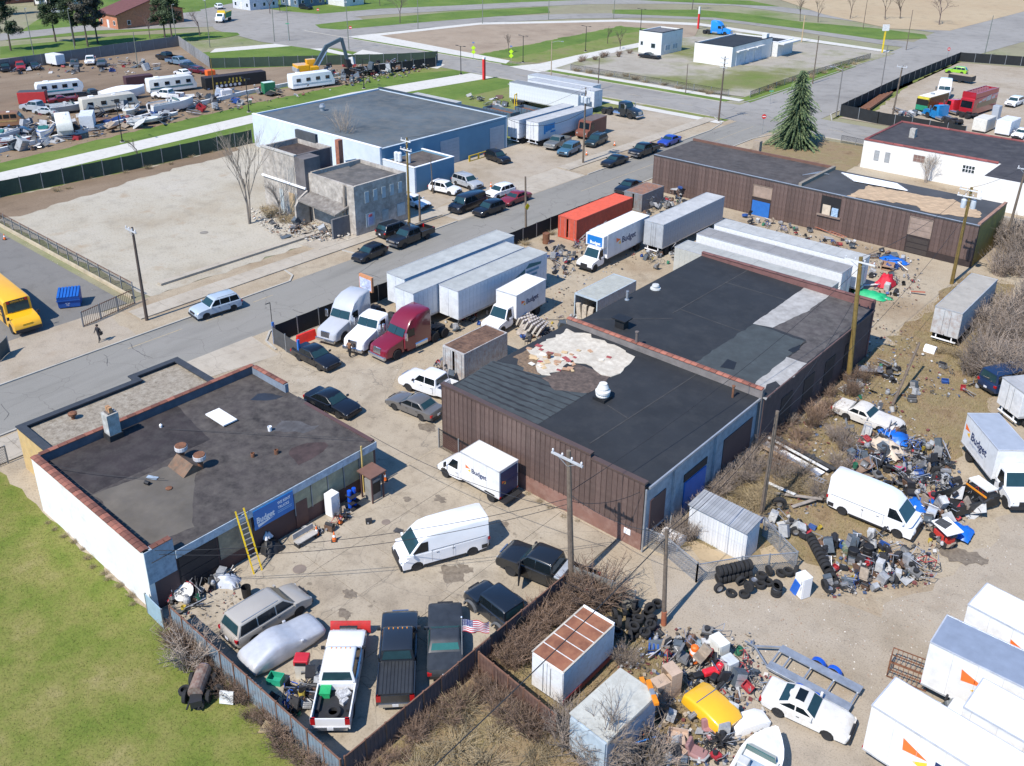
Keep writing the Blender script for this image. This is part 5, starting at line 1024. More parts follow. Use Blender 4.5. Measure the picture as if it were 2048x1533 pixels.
container('rust-topped grey scrap bin with blue tarp near the street',-66.0,98.2,-63.2,103.4,2.4,(.2,.22,.23),mat((.25,.12,.07),.85,var=.4,dirt=(.1,.12,.14),amt=.3),(.2,.1,.06),rot=0)
# small white shed, rusty-roofed box, grey box
sh=thing('garden_shed',(-22.2,46.75,0),R_(-2),'small white ribbed metal shed with grey roof beside the scrap','shed')
m_shed=mat((.62,.63,.64),.5,var=.06,rnd=.1,dirt=(.4,.4,.4),amt=.12)
MB().box(-2.1,-.8,0,2.1,.8,2.1).build('core',mat((.3,.3,.3),.7),sh)
for e in(1,-1):
    me=MB().box(-.1,0,0,.06,.03,2.3).box(.06,0,0,.1,.06,2.3).mesh('wall_rib',m_shed)
    for i in range(21):ob('wall_rib',me,sh,(-2.0+i*.2,e*.80,0),(0,0,0 if e>0 else math.pi))
    for i in range(8):ob('wall_rib',me,sh,(e*2.1,-.7+i*.2,0),(0,0,-math.pi/2*e))
me=MB().box(-.1,-.98,0,.05,.98,.03).box(.05,-.98,0,.1,.98,.07).mesh('roof_rib',mat((.4,.41,.42),.5,metal=.3,var=.15,rnd=.2))
for i in range(22):ob('roof_rib',me,sh,(-2.1+i*.2,0,2.4),(R_(6),0,0))
rx=thing('truck_body_box',(-22.65,31.3,0),R_(90),'white truck body with rust-brown ribbed roof standing by the tyre heap','truck body')
m_rw=mat((.66,.66,.65),.55,var=.08,dirt=(.4,.3,.22),amt=.15)
MB().box(-2.2,-1.05,.35,2.2,1.05,2.62).build('body',m_rw,rx)
for i in range(5):MB().box(-2.2+i*.88+.02,-1.0,2.62,-2.2+(i+1)*.88-.02,1.0,2.66).build('roof_panel',mat((.22,.085,.045),.8,var=.3,scale=1,dirt=(.3,.14,.07),amt=.25),rx)
for i in range(1,5):MB().box(-2.2+i*.88-.02,-1.02,2.62,-2.2+i*.88+.02,1.02,2.69).build('roof_bow',m_offw,rx)
for s in(1,-1):MB().box(-2.22,s*1.05-.05,2.6,2.2,s*1.05+.05,2.68).build('roof_rail',mat((.45,.4,.33),.7),rx);d=MB().box(-2.25,s*.52-.5,.4,-2.2,s*.52+.5,2.55).build('door',m_rw,rx);MB().tube((-2.28,s*.25,.5),(-2.28,s*.25,2.4),.02,n=6).build('lock_rod',m_galv,d)
MB().box(2.2,-1.05,.35,2.3,1.05,2.75).build('front_cap',m_wht,rx);MB().box(-2.2,-1.09,.3,2.2,-1.05,.62).build('skirt',mat((.2,.03,.03),.7),rx);MB().box(-2,-.9,0,-1.6,.9,.35).box(1.6,-.9,0,2,.9,.35).build('support',m_trim,rx)
gx=thing('truck_body_box',(-18.5,29.2,0),R_(90-3),'pale grey-roofed truck body with blue-grey sides near the yellow car roof','truck body')
MB().box(-1.95,-1.15,.4,1.95,1.15,2.6).build('body',mat((.28,.34,.42),.6,var=.12,dirt=(.2,.17,.15),amt=.25),gx);MB().box(-2.0,-1.2,2.6,2.0,1.2,2.68).build('roof',mat((.45,.45,.40),.75,var=.12,dirt=(.3,.29,.25),amt=.3),gx)
MB().box(-2.0,-1.22,2.45,2.0,-1.16,2.6).build('rail',m_galv,gx);MB().box(-2.06,-1.1,.4,-1.95,1.1,2.45).build('shutter',mat((.36,.42,.46),.6),gx);MB().box(-1.7,-.9,0,-1.3,.9,.4).box(1.3,-.9,0,1.7,.9,.4).build('support',m_rust,gx)
lb=thing('light_bar',(-17.4,30.9,2.72),R_(-40),'amber emergency light bar lying on the grey truck body','light bar')
MB().box(-.75,-.12,0,-.2,.12,.16).build('lens',mat((.7,.22,.01),.35),lb);MB().box(.2,-.12,0,.75,.12,.16).build('lens',mat((.7,.22,.01),.35),lb);MB().box(-.2,-.11,0,.2,.11,.14).build('centre',m_galv,lb)
# ================================================================ TRUCKS, BUSES, BOATS AND OTHER MACHINES
m_whitep=paint((.76,.76,.76));m_boxw=mat((.70,.70,.69),.45,var=.05,scale=.6,dirt=(.5,.49,.46),amt=.22);m_cream=mat((.72,.70,.60),.6,var=.05,scale=.5)
m_greyroof=mat((.30,.33,.38),.55,var=.08)
def logo(par,x,y,z,k,rot,text=True,flip=1):
    "orange and yellow wedge mark with navy lettering on a vehicle side"
    M_=Matrix.Translation((x,y,z))@Matrix.Rotation(rot,4,'Z')
    def W_(pts):return[tuple(M_@Vector((a*k,-.006,b*k))) for a,b in pts]
    MB().add(W_([(0,1.0),(.95,.62),(.05,.45)]),[(0,2,1)]).build('logo_wedge',m_or,par,fix=False);MB().add(W_([(.95,.55),(.95,.05),(.45,.22)]),[(0,2,1)]).build('logo_wedge',m_ye,par,fix=False)
    if text:lettering('Budget',1.02*k,m_navy,par,M_@Vector((1.15*k,-.006,.12*k)),(math.pi/2,0,rot),.025)
def box_truck(label,loc,deg,Lb=5.,Wb=2.45,z0=1.0,h=3.4,roofm=None,cab='truck',logo_k=.8,attic=True,rear_blue=False,sides=(-1,1),lx=None,group=None,sitesign=False):
    t=thing('box_truck',(loc[0],loc[1],.03),R_(deg),label,'box truck',group)
    b=MB().box(-Lb/2,-Wb/2,z0,Lb/2,Wb/2,h-.04).build('cargo_box',m_boxw,t,bevel=.03)
    MB().box(-Lb/2+.04,-Wb/2+.04,h-.04,Lb/2-.04,Wb/2-.04,h).build('roof',roofm or m_cream,b)
    ral=MB()
    for s in(1,-1):ral.box(-Lb/2,s*(Wb/2-.01)-.03,h-.07,Lb/2,s*(Wb/2-.01)+.03,h+.012);ral.box(-Lb/2,s*(Wb/2-.01)-.03,z0-.06,Lb/2,s*(Wb/2-.01)+.03,z0+.05)
    for e in(1,-1):ral.box(e*(Lb/2-.01)-.035,-Wb/2,h-.07,e*(Lb/2-.01)+.035,Wb/2,h+.014)
    ral.build('edge_rail',mat((.6,.61,.63),.35,metal=.4),b)
    for s in(1,-1):
        for i in range(1,int(Lb/1.2)+1):MB().box(-Lb/2+i*1.2-.012,s*(Wb/2+.002)-.004,z0+.06,-Lb/2+i*1.2+.012,s*(Wb/2+.002)+.003,h-.08).build('panel_seam',mat((.5,.5,.5),.5),b)
    rd=MB().box(-Lb/2-.03,-Wb/2+.12,z0+.05,-Lb/2,Wb/2-.12,h-.2).build('rear_door',m_navy if rear_blue else m_boxw,b)
    if rear_blue:logo(rd,-Lb/2-.034,.75,z0+.9,.42,-math.pi/2);MB().box(-Lb/2-.5,-Wb/2+.1,.45,-Lb/2,Wb/2-.1,.55).build('step_bumper',m_trim,t)
    for s in sides:
        x=(-Lb/2+.5 if lx is None else lx)
        if s<0:logo(b,x,-Wb/2,(z0+h)/2-.45*logo_k,logo_k,0)
        else:logo(b,-x,Wb/2,(z0+h)/2-.45*logo_k,logo_k,math.pi)
        if sitesign:lettering('Budgettruck.com',.36*logo_k,mat((.3,.34,.42),.5),b,(x+1.15*logo_k if s<0 else-x-1.15*logo_k,s*(Wb/2+.006),(z0+h)/2-.75*logo_k),(math.pi/2,0,0 if s<0 else math.pi),.005)
    MB().box(-Lb/2+.1,-.45,z0-.32,Lb/2+2.,.45,z0-.07).build('chassis',m_trim,t)

    o=Lb/2+.05;cw=2.05 if cab=='truck' else 1.98;hood=1.25 if cab=='truck' else.95;zb=1.32 if cab=='truck' else 1.2;H=2.35 if cab=='truck' else 2.1;f=o+1.35+hood;xf=f-.75;r=.44 if cab=='truck' else.37;A=r+.08
    prof=[(f-.03,.5)]+[(xf+A*math.cos(a),max(.45,.4+A*math.sin(a))) for a in[math.pi*i/6 for i in range(7)]]+[(o,.45),(o,zb),(o+1.35,zb),(f-.3,zb-.16),(f-.06,zb-.32),(f,.8)]
    shade(loft(prof,cw,ins=.06,nose=.14,xg=.03).build('cab_body',m_whitep,t))
    cp=[(o,zb-.05),(o+1.4,zb-.05),(o+1.4,zb),(o+.82,H-.05),(o+.65,H),(o,H),(o,zb)]
    cb=shade(loft(cp,cw*.95,zb,.12,ins=.05,nose=.05).build('cab_roof',m_whitep,t))
    def fx(z):return o+1.4-.58*(z-zb)/(H-.05-zb)
    for z_,z1 in((zb+.06,H-.14),):MB().quad((fx(z_)+.02,-cw*.43,z_),(fx(z_)+.02,cw*.43,z_),(fx(z1)+.02,cw*.38,z1),(fx(z1)+.02,-cw*.38,z1)).build('windshield',m_vg,cb,fix=False)
    for s in(1,-1):
        q=[(o+.3,s*(cw*.475+.012),zb+.05),(fx(zb+.05)-.12,s*(cw*.475+.012),zb+.05),(fx(H-.2)-.1,s*(cw*.43+.012),H-.2),(o+.3,s*(cw*.43+.012),H-.2)]
        MB().quad(*(q if s<0 else q[::-1])).build('side_window',m_vgd,cb,fix=False);MB().cbox((o+1.3,s*(cw/2+.22),zb+.18),(.1,.22,.36)).build('mirror',m_trim,t)
        d=MB().box(o+.22,s*(cw/2+.008)-.006,.6,o+1.15,s*(cw/2+.008)+.006,zb-.06).build('door',m_whitep,t);MB().cbox((o+.34,s*(cw/2+.022),zb-.22),(.16,.02,.04)).build('handle',m_trim,d)
        wheel(t,xf,s*(cw/2-.14),r,.26,m_rimw);wheel(t,-Lb/2+Lb*.24,s*(Wb/2-.3),r,.45,m_rimw)
        MB().cbox((f-.1,s*cw*.36,zb-.5),(.16,.34,.2),-s*.2).build('headlight',m_head,t);MB().cbox((-Lb/2-.03,s*(Wb/2-.1),z0+.02),(.04,.14,.12)).build('taillight',m_tail,t)
        MB().box(-Lb/2+Lb*.24-r-.1,s*(Wb/2+.0)-.02,.85,-Lb/2+Lb*.24+r+.1,s*(Wb/2+.0)+.02,z0-.02).build('mud_guard',m_trim,t)
    MB().cbox((f-.015,0,zb-.52),(.1,cw*.44,.32)).build('grille',m_trim,t);MB().cbox((f+.02,0,.52),(.2,cw*.96,.24)).build('bumper',m_trim if cab=='truck' else m_chrome,t)
    if attic:
        at_=MB().box(Lb/2-.02,-Wb/2+.05,H+.05,Lb/2+.75,Wb/2-.05,h-.05).build('attic',m_boxw,t,bevel=.05)
        MB().box(Lb/2+.75,-Wb/2+.25,H+.2,Lb/2+.76,Wb/2-.25,h-.2).build('attic_panel',m_blue_sign,at_);lettering('Budget',.5,m_wht,at_,(Lb/2+.77,-.62,H+.35),RX,.03)
    return t
gB='white rental box trucks'
box_truck('small white rental box van with blue rear door by the brown wall',(-37.35,40.6),180,3.7,1.98,.75,2.95,cab='van',logo_k=.5,attic=False,rear_blue=True,sides=(1,),lx=None,group=gB)
box_truck('white rental box truck beside the trailer with the green house logo',(-54.4,63.9),-85,5.0,2.45,1.0,3.45,logo_k=.72,attic=False,sides=(1,),lx=-1.7,group=gB)
box_truck('large white rental box truck with blue front panel beside the red container',(-56.9,84.2),-88.5,8.6,2.5,1.05,3.85,logo_k=1.0,attic=True,sides=(1,),lx=-2.6,group=gB)
box_truck('white rental box truck with grey roof at the right edge',(-11.4,67.0),-49,4.9,2.35,1.0,3.45,roofm=m_greyroof,logo_k=.85,attic=False,sides=(-1,),lx=-2.25,sitesign=True,group=gB)
box_truck('white box truck at the top of the bottom-right row',(-3.4,47.3),-6,7.6,2.5,1.05,3.9,logo_k=1.25,attic=False,sides=(-1,),lx=-1.4,group=gB)
box_truck('box truck with bare aluminium roof in the bottom-right row',(-4.0,43.6),0,7.8,2.6,1.05,3.9,roofm=mat((.5,.53,.57),.3,metal=.6,var=.1),logo_k=1.3,attic=False,sides=(-1,),lx=-2.2,group=gB)
box_truck('lowest white box truck in the bottom-right corner',(-4.6,37.2),-5,7.8,2.5,1.05,3.9,logo_k=1.3,attic=False,sides=(-1,),lx=-2.2,group=gB)
box_truck('white box truck facing left in the bottom-right row, cab between two boxes',(-1.4,40.1),176,7.6,2.5,1.05,3.9,logo_k=1.2,attic=False,sides=(1,),lx=-3.4,group=gB)
def semi(label,color,loc,deg,sleeper=True,group=None,z=.03,far=False):
    t=thing('truck_tractor',(loc[0],loc[1],z),R_(deg),label,'tractor unit',group);pm=paint(color) if isinstance(color,tuple) else color
    W_=2.4;H=3.75 if sleeper else 2.75;bk=-2.5 if sleeper else-.9
    A=.62;xf=1.75
    hp=[(3.2,.55),(xf+A+.02,.5)]+[(xf+A*math.cos(a),max(.5,.5+A*math.sin(a))) for a in[math.pi*i/6 for i in range(7)]]+[(.75,.5),(.75,1.9),(1.2,1.82),(2.5,1.55),(3.0,1.36),(3.15,1.1)]
    shade(loft(hp,2.25,ins=.12,nose=.3,xg=.05).build('hood',pm,t))
    cp=[(bk,.75),(.95,.75),(.95,1.86),(.5,2.62),(.0,H-.45 if sleeper else 2.72),(-.9,H-.08 if sleeper else H),(bk+.25,H if sleeper else H),(bk,H-.1)]
    cb=shade(loft(cp,W_,1.9,.03,ins=.12,nose=.12).build('cab',pm,t))
    for s in(1,-1):
        y0=s*.01;q=[(.95+.015,s*.02,1.95),(.95-.02,s*1.06,1.95),(.55,s*1.0,2.58),(.585,s*.02,2.58)];q=[(x+.05,y,z_) for x,y,z_ in q]
        MB().quad(*(q if s>0 else q[::-1])).build('windshield',m_vg,cb,fix=False)
        q=[(-.35,s*(W_/2+.01),1.75),(.72,s*(W_/2+.01),1.75),(.42,s*(W_/2+.005),2.5),(-.35,s*(W_/2+.005),2.5)];MB().quad(*(q if s<0 else q[::-1])).build('side_window',m_vgd,cb,fix=False)
        MB().box(-.5,s*(W_/2+.012)-.006,.9,.85,s*(W_/2+.012)+.006,1.7).build('door',pm,t);MB().cbox((.95,s*(W_/2+.3),2.1),(.14,.26,.7)).build('mirror',m_chrome,t)
        MB().tube((-1.9,s*.95,.65),(-.4,s*.95,.65),.34,n=14).build('fuel_tank',m_chrome,t);MB().cbox((2.86,s*.86,.98),(.3,.34,.26),-s*.35).build('headlight',m_head,t)
        wheel(t,xf,s*1.02,.5,.3,m_rim,far)
        for x in(-3.0,-4.25):wheel(t,x,s*.95,.5,.56,m_rim,far)
        if sleeper and not far:MB().tube((bk-.15,s*.85,.9),(bk-.15,s*.85,3.4),.08,n=8).build('exhaust_stack',m_chrome,t)
        MB().box(bk+.1,s*(W_/2-.1)-.1,.45,.6,s*(W_/2-.1)+.1,.75).build('fairing',pm,t)
    MB().box(-5.0,-.45,.6,2.9,.45,.85).build('frame_rail',m_trim,t);MB().lathe([(.5,1.0),(.5,1.08),(0,1.08)],14,(-3.6,0,0)).build('fifth_wheel',m_trim,t)
    MB().cbox((3.14,0,1.12),(.12,.95,.55),0,-.12).build('grille',m_chrome,t);MB().cbox((3.2,0,.58),(.28,2.2,.32)).build('bumper',pm if far else m_chrome,t,bevel=.06)
    return t
semi('silver sleeper truck tractor nearest the street fence',(.42,.43,.45),(-64.5,50.1),-77)
semi('white day-cab truck tractor between the silver and the red one',(.74,.74,.74),(-61.2,50.6),-77,False)
semi('dark red sleeper truck tractor in the yard',(.17,.008,.022),(-57.85,51.3),-90)
semi('black day-cab truck tractor under the far white trailers',(.015,.02,.025),(-95.2,140.6),-2,False)
semi('bright blue sleeper truck tractor behind the white garage',(.01,.2,.6),tuple(at(1440,70)[:2]),8,True,far=True)
# school bus
def bus_body(t,prof,W_,pm,**k):return shade(loft(prof,W_,**k).build('body',pm,t))
m_sby=paint((.78,.40,.012));bs_=thing('school_bus',(-91.9,30.15,.015),R_(-4),'yellow school bus entering the asphalt yard at the left edge','bus')
f=5.6
bp=[(f,.55),(f-.15,.5)]+[(4.3+.6*math.cos(a),max(.5,.5+.6*math.sin(a))) for a in[math.pi*i/6 for i in range(7)]]+[(-6,.5),(-6.1,2.9),(-5.9,3.1),(3.25,3.1),(3.5,3.0),(3.62,1.75),(4.6,1.62),(5.3,1.4),(f-.05,1.1)]
bo=bus_body(bs_,bp,2.4,m_sby,ins=.16,nose=.2)
MB().quad((3.68,-1.0,1.85),(3.68,1.0,1.85),(3.58,.98,2.68),(3.58,-.98,2.68)).build('windshield',m_vg,bo,fix=False);MB().box(3.4,-.95,2.72,3.62,.95,3.0).build('destination_board',m_trim,bo)
lettering('SCHOOL BUS',.2,m_sby,bo,(3.63,-.62,2.79),RX,.02)
for s in(1,-1):
    MB().lathe([(.13,0),(.13,.05)],10,(3.62,s*.82,2.86),'X').build('warning_lamp',m_tail,bo)
    for i in range(11):MB().box(-5.7+i*.82,s*1.2-.02 if s<0 else 1.18,1.85,-5.02+i*.82,s*1.18 if s<0 else 1.225,2.5).build('side_window',m_vgd,bo)
    for z_ in(1.2,1.62):MB().box(-6,s*1.215-.01,z_,3.3,s*1.215+.01,z_+.06).build('black_band',m_trim,bo)
    wheel(bs_,4.3,s*1.05,.48,.28,m_rimd);wheel(bs_,-3.2,s*1.0,.48,.5,m_rimd);MB().cbox((5.35,s*.8,1.02),(.24,.3,.22)).build('headlight',m_head,bs_);MB().cbox((4.7,s*1.35,1.75),(.12,.2,.3)).build('mirror',m_trim,bs_)
MB().box(2.45,-1.23,.6,3.2,-1.2,2.5).build('door',m_trim,bo);MB().cbox((f-.02,0,.62),(.22,2.3,.3)).build('bumper',m_trim,bs_);MB().cbox((f-.1,0,1.02),(.12,.9,.36)).build('grille',mat((.6,.33,.02),.5),bs_);MB().box(-4,-.35,3.1,-3.2,.35,3.16).build('roof_hatch',m_wht,bo)
# blue dumpster
dm=thing('dumpster',(-90.0,35.4,.02),R_(58),'bright blue ribbed dumpster in the asphalt yard','dumpster');m_db=mat((.01,.07,.30),.5,var=.1)
MB().add([(-1,-.8,.1),(1,-.8,.1),(1,.8,.1),(-1,.8,.1),(-1.05,-.95,1.25),(1.05,-.95,1.25),(1.05,.9,1.6),(-1.05,.9,1.6)],[(3,2,1,0),(4,5,6,7),(0,1,5,4),(1,2,6,5),(2,3,7,6),(3,0,4,7)]).build('bin',m_db,dm)
for i in range(7):MB().bar((-.9+i*.3,-.97,1.28),(-.9+i*.3,.92,1.63),.2,.08).build('lid_rib',mat((.01,.1,.38),.5),dm)
MB().box(-1.1,-.99,.85,1.1,-.96,.97).build('band',m_db,dm);lettering('*',.9,m_wht,dm,(-.3,-.93,.05),(math.pi/2-.12,0,0),.05)
# motorhomes, campers
def motorhome(label,px,py,deg,L=9,H=3.2,c=(.62,.6,.55),stripe=(.25,.2,.15),W_=2.4,kind='A',hitch=False,name='motorhome',cat='motorhome'):
    p=at(px,py);t=thing(name,(p.x,p.y,.02),R_(deg),label,cat,'campers in the salvage yard');f=L/2;pm=mat(c,.55,var=.06,dirt=tuple(x*.75 for x in c),amt=.2)
    if kind=='A':prof=[(f-.1,.5),(-f,.5),(-f-.05,H-.3),(-f+.1,H),(f-1.2,H),(f-.75,H-.15),(f-.25,1.7),(f,1.4)]
    elif kind=='T':prof=[(f-.5,.6),(-f+.3,.6),(-f,.9),(-f,H-.5),(-f+.25,H),(f-.7,H),(f-.1,H-.6),(f,1.5)]
    else:prof=[(f-1.9,.6),(-f,.6),(-f,H),(f-.3,H),(f,H-.4),(f,1.75),(f-1.9,1.6)]
    b=shade(loft(prof,W_,ins=.08,nose=.06).build('body',pm,t))
    if kind=='A':MB().quad((f-.2,-1.05,1.72),(f-.2,1.05,1.72),(f-.62,1.0,H-.35),(f-.62,-1.0,H-.35)).build('windshield',m_vg,b,fix=False)
    for s in(1,-1):
        for i in range(4):x=-f+.9+i*(L-2.4)/3.3;MB().box(x,s*W_/2-.03,1.75,x+.9,s*W_/2+.03,2.4).build('side_window',m_vgd,b)
        MB().box(-f+.1,s*W_/2-.025,1.15,f-(.9 if kind=='A' else 2),s*W_/2+.025,1.4).build('stripe',mat(stripe,.5),b)
        for x in((f-1.5,-f+2.2) if kind=='A' else(-.9,-.1)):wheel(t,x,s*(W_/2-.2),.4,.26,m_rimd,True)
    MB().cbox((-f+2,.2,H+.1),(.9,.7,.24)).build('rooftop_unit',m_wht,b,bevel=.05);MB().cbox((.8,-.2,H+.05),(.5,.5,.14)).build('roof_vent',m_wht,b)
    if hitch:MB().bar((f-.2,0,.55),(f+1.2,0,.5),.1).build('drawbar',m_trim,t)
    return t
motorhome('white travel trailer with teal stripe in the salvage yard',122,192,76,8.5,2.9,(.66,.67,.67),(.04,.25,.3),kind='T',hitch=True,name='travel_trailer',cat='camper')
motorhome('beige motorhome with brown stripes in the middle of the salvage yard',222,224,80,10,3.1,(.52,.48,.40),(.3,.26,.2))
motorhome('white and green motorhome with open door in the salvage yard',345,184,80,9.5,3.1,(.6,.6,.57),(.06,.16,.16))
motorhome('white motorhome in front of the yellow excavator',624,176,79,9.5,3.2,(.66,.68,.70),(.5,.55,.6))
motorhome('long white fifth-wheel camper nearest the white boundary wall',132,272,-22,8,3.1,(.64,.63,.58),(.4,.5,.6),kind='F',name='fifth_wheel_camper',cat='camper')
motorhome('brown and tan camper van at the left edge of the salvage yard',12,255,60,6,2.6,(.24,.12,.06),(.35,.22,.08),name='camper_van',cat='camper')
def cargo_box(label,px,py,deg,L,W_,H,c,roofc=None,name='cargo_trailer',cat='trailer',wheels=True,z0=.5,group=None):
    p=at(px,py);t=thing(name,(p.x,p.y,.02),R_(deg),label,cat,group);pm=mat(c,.55,var=.08,dirt=tuple(x*.7 for x in c),amt=.2)
    b=MB().box(-L/2,-W_/2,z0,L/2,W_/2,H).build('body',pm,t,bevel=.05);MB().box(-L/2+.05,-W_/2+.05,H,L/2-.05,W_/2-.05,H+.04).build('roof',mat(roofc or tuple(x*.85 for x in c),.7),b)
    MB().box(-L/2-.03,-W_/2+.1,z0+.1,-L/2,W_/2-.1,H-.15).build('rear_door',pm,b)
    if wheels:
        for s in(1,-1):wheel(t,0,s*(W_/2-.05),.34,.22,m_rimw,True)
    else:MB().box(-L/2+.1,-W_/2+.1,0,L/2-.1,W_/2-.1,z0).build('skid',m_trim,t)
    return t
cargo_box('white cargo trailer beside the fifth-wheel camper',178,258,-30,4.5,2.2,2.7,(.62,.65,.68))
cargo_box('white cargo trailer parked along the back fence',113,132,8,4.0,2.2,2.6,(.66,.67,.68))
cargo_box('red-walled box with dark roof behind the silver pickup',68,206,55,4.8,2.4,2.2,(.45,.03,.03),(.06,.06,.065),'site_hut','hut',False,.1)
cargo_box('dark maroon steel bin behind the motorhomes',278,168,78,5.5,2.2,1.7,(.07,.03,.035),name='steel_bin',cat='bin',wheels=False,z0=.1)
t=cargo_box('long black roll-off bin with yellow lettering',470,172,79,13,2.4,2.4,(.012,.012,.013),(.03,.02,.02),'roll_off_bin','bin',False,.2)
for i in range(4):MB().box(-1.6+i*.75,-1.23,1.45,-1.3+i*.75,-1.215,1.95).build('letter_mark',mat((.4,.3,.04),.5),t)
for i in range(8):MB().box(-4.4+i*.85,-1.23,.95,-4.0+i*.85,-1.215,1.35).build('letter_mark',mat((.4,.3,.04),.5),t)
for i in range(6):MB().lathe([(.3,0),(.3,.015)],10,(-4.2+i*.95,-1.215,.55),'Y').build('round_mark',mat((.45,.48,.52),.5),t)
cargo_box('orange steel box beside the black roll-off bin',421,152,80,1.8,1.6,1.2,(.7,.13,.02),name='steel_box',cat='box',wheels=False,z0=.05)
cargo_box('green portable toilet block near the white motorhome',538,188,80,2.4,1.5,2.3,(.02,.16,.07),(.45,.55,.5),name='portable_toilet',cat='toilet',wheels=False,z0=.05)
cargo_box('white generator box beside the boats',452,196,80,2.2,1.8,1.6,(.62,.6,.6),name='generator',cat='generator',wheels=False,z0=.05)
# boats
def boat(label,loc,deg,L=6.5,B=2.2,H=1.3,hull=(.68,.68,.67),deck=(.6,.6,.57),stripe=None,inside=(.35,.42,.5),cover=False,z=.3,group='boats in the salvage yard',wind=True,junk=False):
    t=thing('boat',(loc[0],loc[1],0),R_(deg),label,'boat',group);st=[]
    for i in range(11):
        u=i/10;w_=B/2*(1 if u<.55 else max(.02,1-((u-.55)/.45)**2.2));zs=H*(.92+.2*u*u);kz=.05+.75*max(0,u-.7)**1.5*H*1.6
        x=-L/2+L*u;st.append([(x,-w_,z+zs),(x,-w_*.95,z+H*.55),(x,-w_*.72,z+kz+.12),(x,0,z+kz*.9),(x,w_*.72,z+kz+.12),(x,w_*.95,z+H*.55),(x,w_,z+zs)])
    hm=mat(hull,.35,var=.06,coat=.3);o=shade(MB().rings([s for s in st],True).build('hull',hm,t),50)
    rim=MB()
    for i in range(10):
        for s in(1,-1):a,b=st[i][6 if s>0 else 0],st[i+1][6 if s>0 else 0];rim.bar(a,b,.1,.07)
    rim.build('gunwale',m_wht if not stripe else mat(stripe,.4),o)
    if cover:
        rs=[]
        for i in range(11):
            x,w_,zt=st[i][6];pk_=.35+.5*math.sin(math.pi*min(1,i/10*1.15))
            rs.append([(x,-w_*1.04,zt-.1),(x,-w_*.5,zt+pk_*.7),(x,0,zt+pk_),(x,w_*.5,zt+pk_*.7),(x,w_*1.04,zt-.1)])
        shade(MB().rings(rs).build('shrink_wrap',mat((.74,.74,.74),.4),t),60)
    else:
        mb=MB();mb.add([(st[i][6][0]-.02,s*(st[i][6][1]*.99),st[i][6][2]+.01) for i in range(6,11) for s in(-1,1)],[(2*i,2*i+2,2*i+3,2*i+1) for i in range(4)]);mb.build('foredeck',mat(deck,.5),o)
        x0,x1,w_=-L/2+.25,-L/2+L*.6,B/2*.8;zt=z+H*.95
        MB().box(x0,-w_,zt-.02,x1,w_,zt+.03).build('cockpit_floor',mat(inside,.7,var=.2),o)
        for s in(1,-1):MB().box(x0,s*(w_+.05)-.05,zt+.03,x1,s*(w_+.05)+.05,zt+.24).build('side_deck',mat(deck,.5),o);MB().cbox((-.5,s*.5,zt+.25),(.5,.5,.45),0).build('seat',mat((.5,.5,.48),.6),o,bevel=.04)
        if wind:MB().hexa([(x1-.1,-w_,zt+.2),(x1+.35,-w_*.8,zt+.2),(x1+.35,w_*.8,zt+.2),(x1-.1,w_,zt+.2),(x1-.25,-w_*.9,zt+.65),(x1-.2,-w_*.9,zt+.65),(x1-.2,w_*.9,zt+.65),(x1-.25,w_*.9,zt+.65)]).build('windscreen',m_vgt,o)
        MB().cbox((-L/2-.15,0,z+H*.8),(.4,.45,.9)).build('outboard_motor',m_trim,t,bevel=.08)
    if stripe:
        for s in(1,-1):
            mb=MB()
            for i in range(9):mb.bar((st[i][0][0],s*abs(st[i][1][1])*1.005,st[i][1][2]),(st[i+1][0][0],s*abs(st[i+1][1][1])*1.005,st[i+1][1][2]),.03,.16)
            mb.build('stripe',mat(stripe,.4),o)
    MB().box(-L/2+.4,-.5,.0,L/2-1.5,.5,z+.08).build('cradle',m_trim,t)
    return t
_b,_s=at(1553,1458,1.4),at(1490,1575,1.3);_d=(_b-_s).normalized();p=_b-_d*2.5
boat('white open motor boat with blue cockpit at the bottom edge',(p.x,p.y),math.degrees(math.atan2(_d.y,_d.x)),5.0,1.95,1.1,inside=(.3,.38,.48),group=None)
def boatpx(label,px,py,deg,**k):q=at(px,py);return boat(label,(q.x,q.y),deg,**k)
boatpx('white shrink-wrapped boat in the salvage yard',248,200,82,L=8.5,B=2.6,H=1.7,cover=True)
boatpx('large open white boat heaped with debris in the salvage yard',346,224,88,L=8.5,B=2.7,H=1.7,inside=(.3,.25,.2))
boatpx('white boat with blue stripe beside the fifth-wheel camper',92,276,-35,L=6.5,stripe=(.02,.12,.4),inside=(.3,.24,.2))
boatpx('small white boat at the left edge of the salvage yard',8,284,-60,L=5.5,inside=(.4,.38,.36))
boatpx('small red and white boat by the white boundary wall',34,292,70,L=4.8,B=1.8,H=.9,hull=(.4,.06,.05),stripe=(.6,.58,.55))
boatpx('grey covered boat behind the fifth-wheel camper',140,226,75,L=6.5,hull=(.3,.34,.36),cover=False,inside=(.25,.27,.28))
boatpx('tan stripped boat hull among the wrecks by the boundary wall',262,234,-40,L=6,hull=(.5,.44,.34),inside=(.35,.3,.22),wind=False)
boatpx('broken white boat hull lying by the boundary wall',290,250,70,L=6,B=2,H=.8,hull=(.62,.62,.6),inside=(.4,.36,.3),wind=False)
boatpx('pale canoe-like hull beside the wrapped pallets',330,240,85,L=5,B=1.2,H=.7,hull=(.5,.53,.55),wind=False)
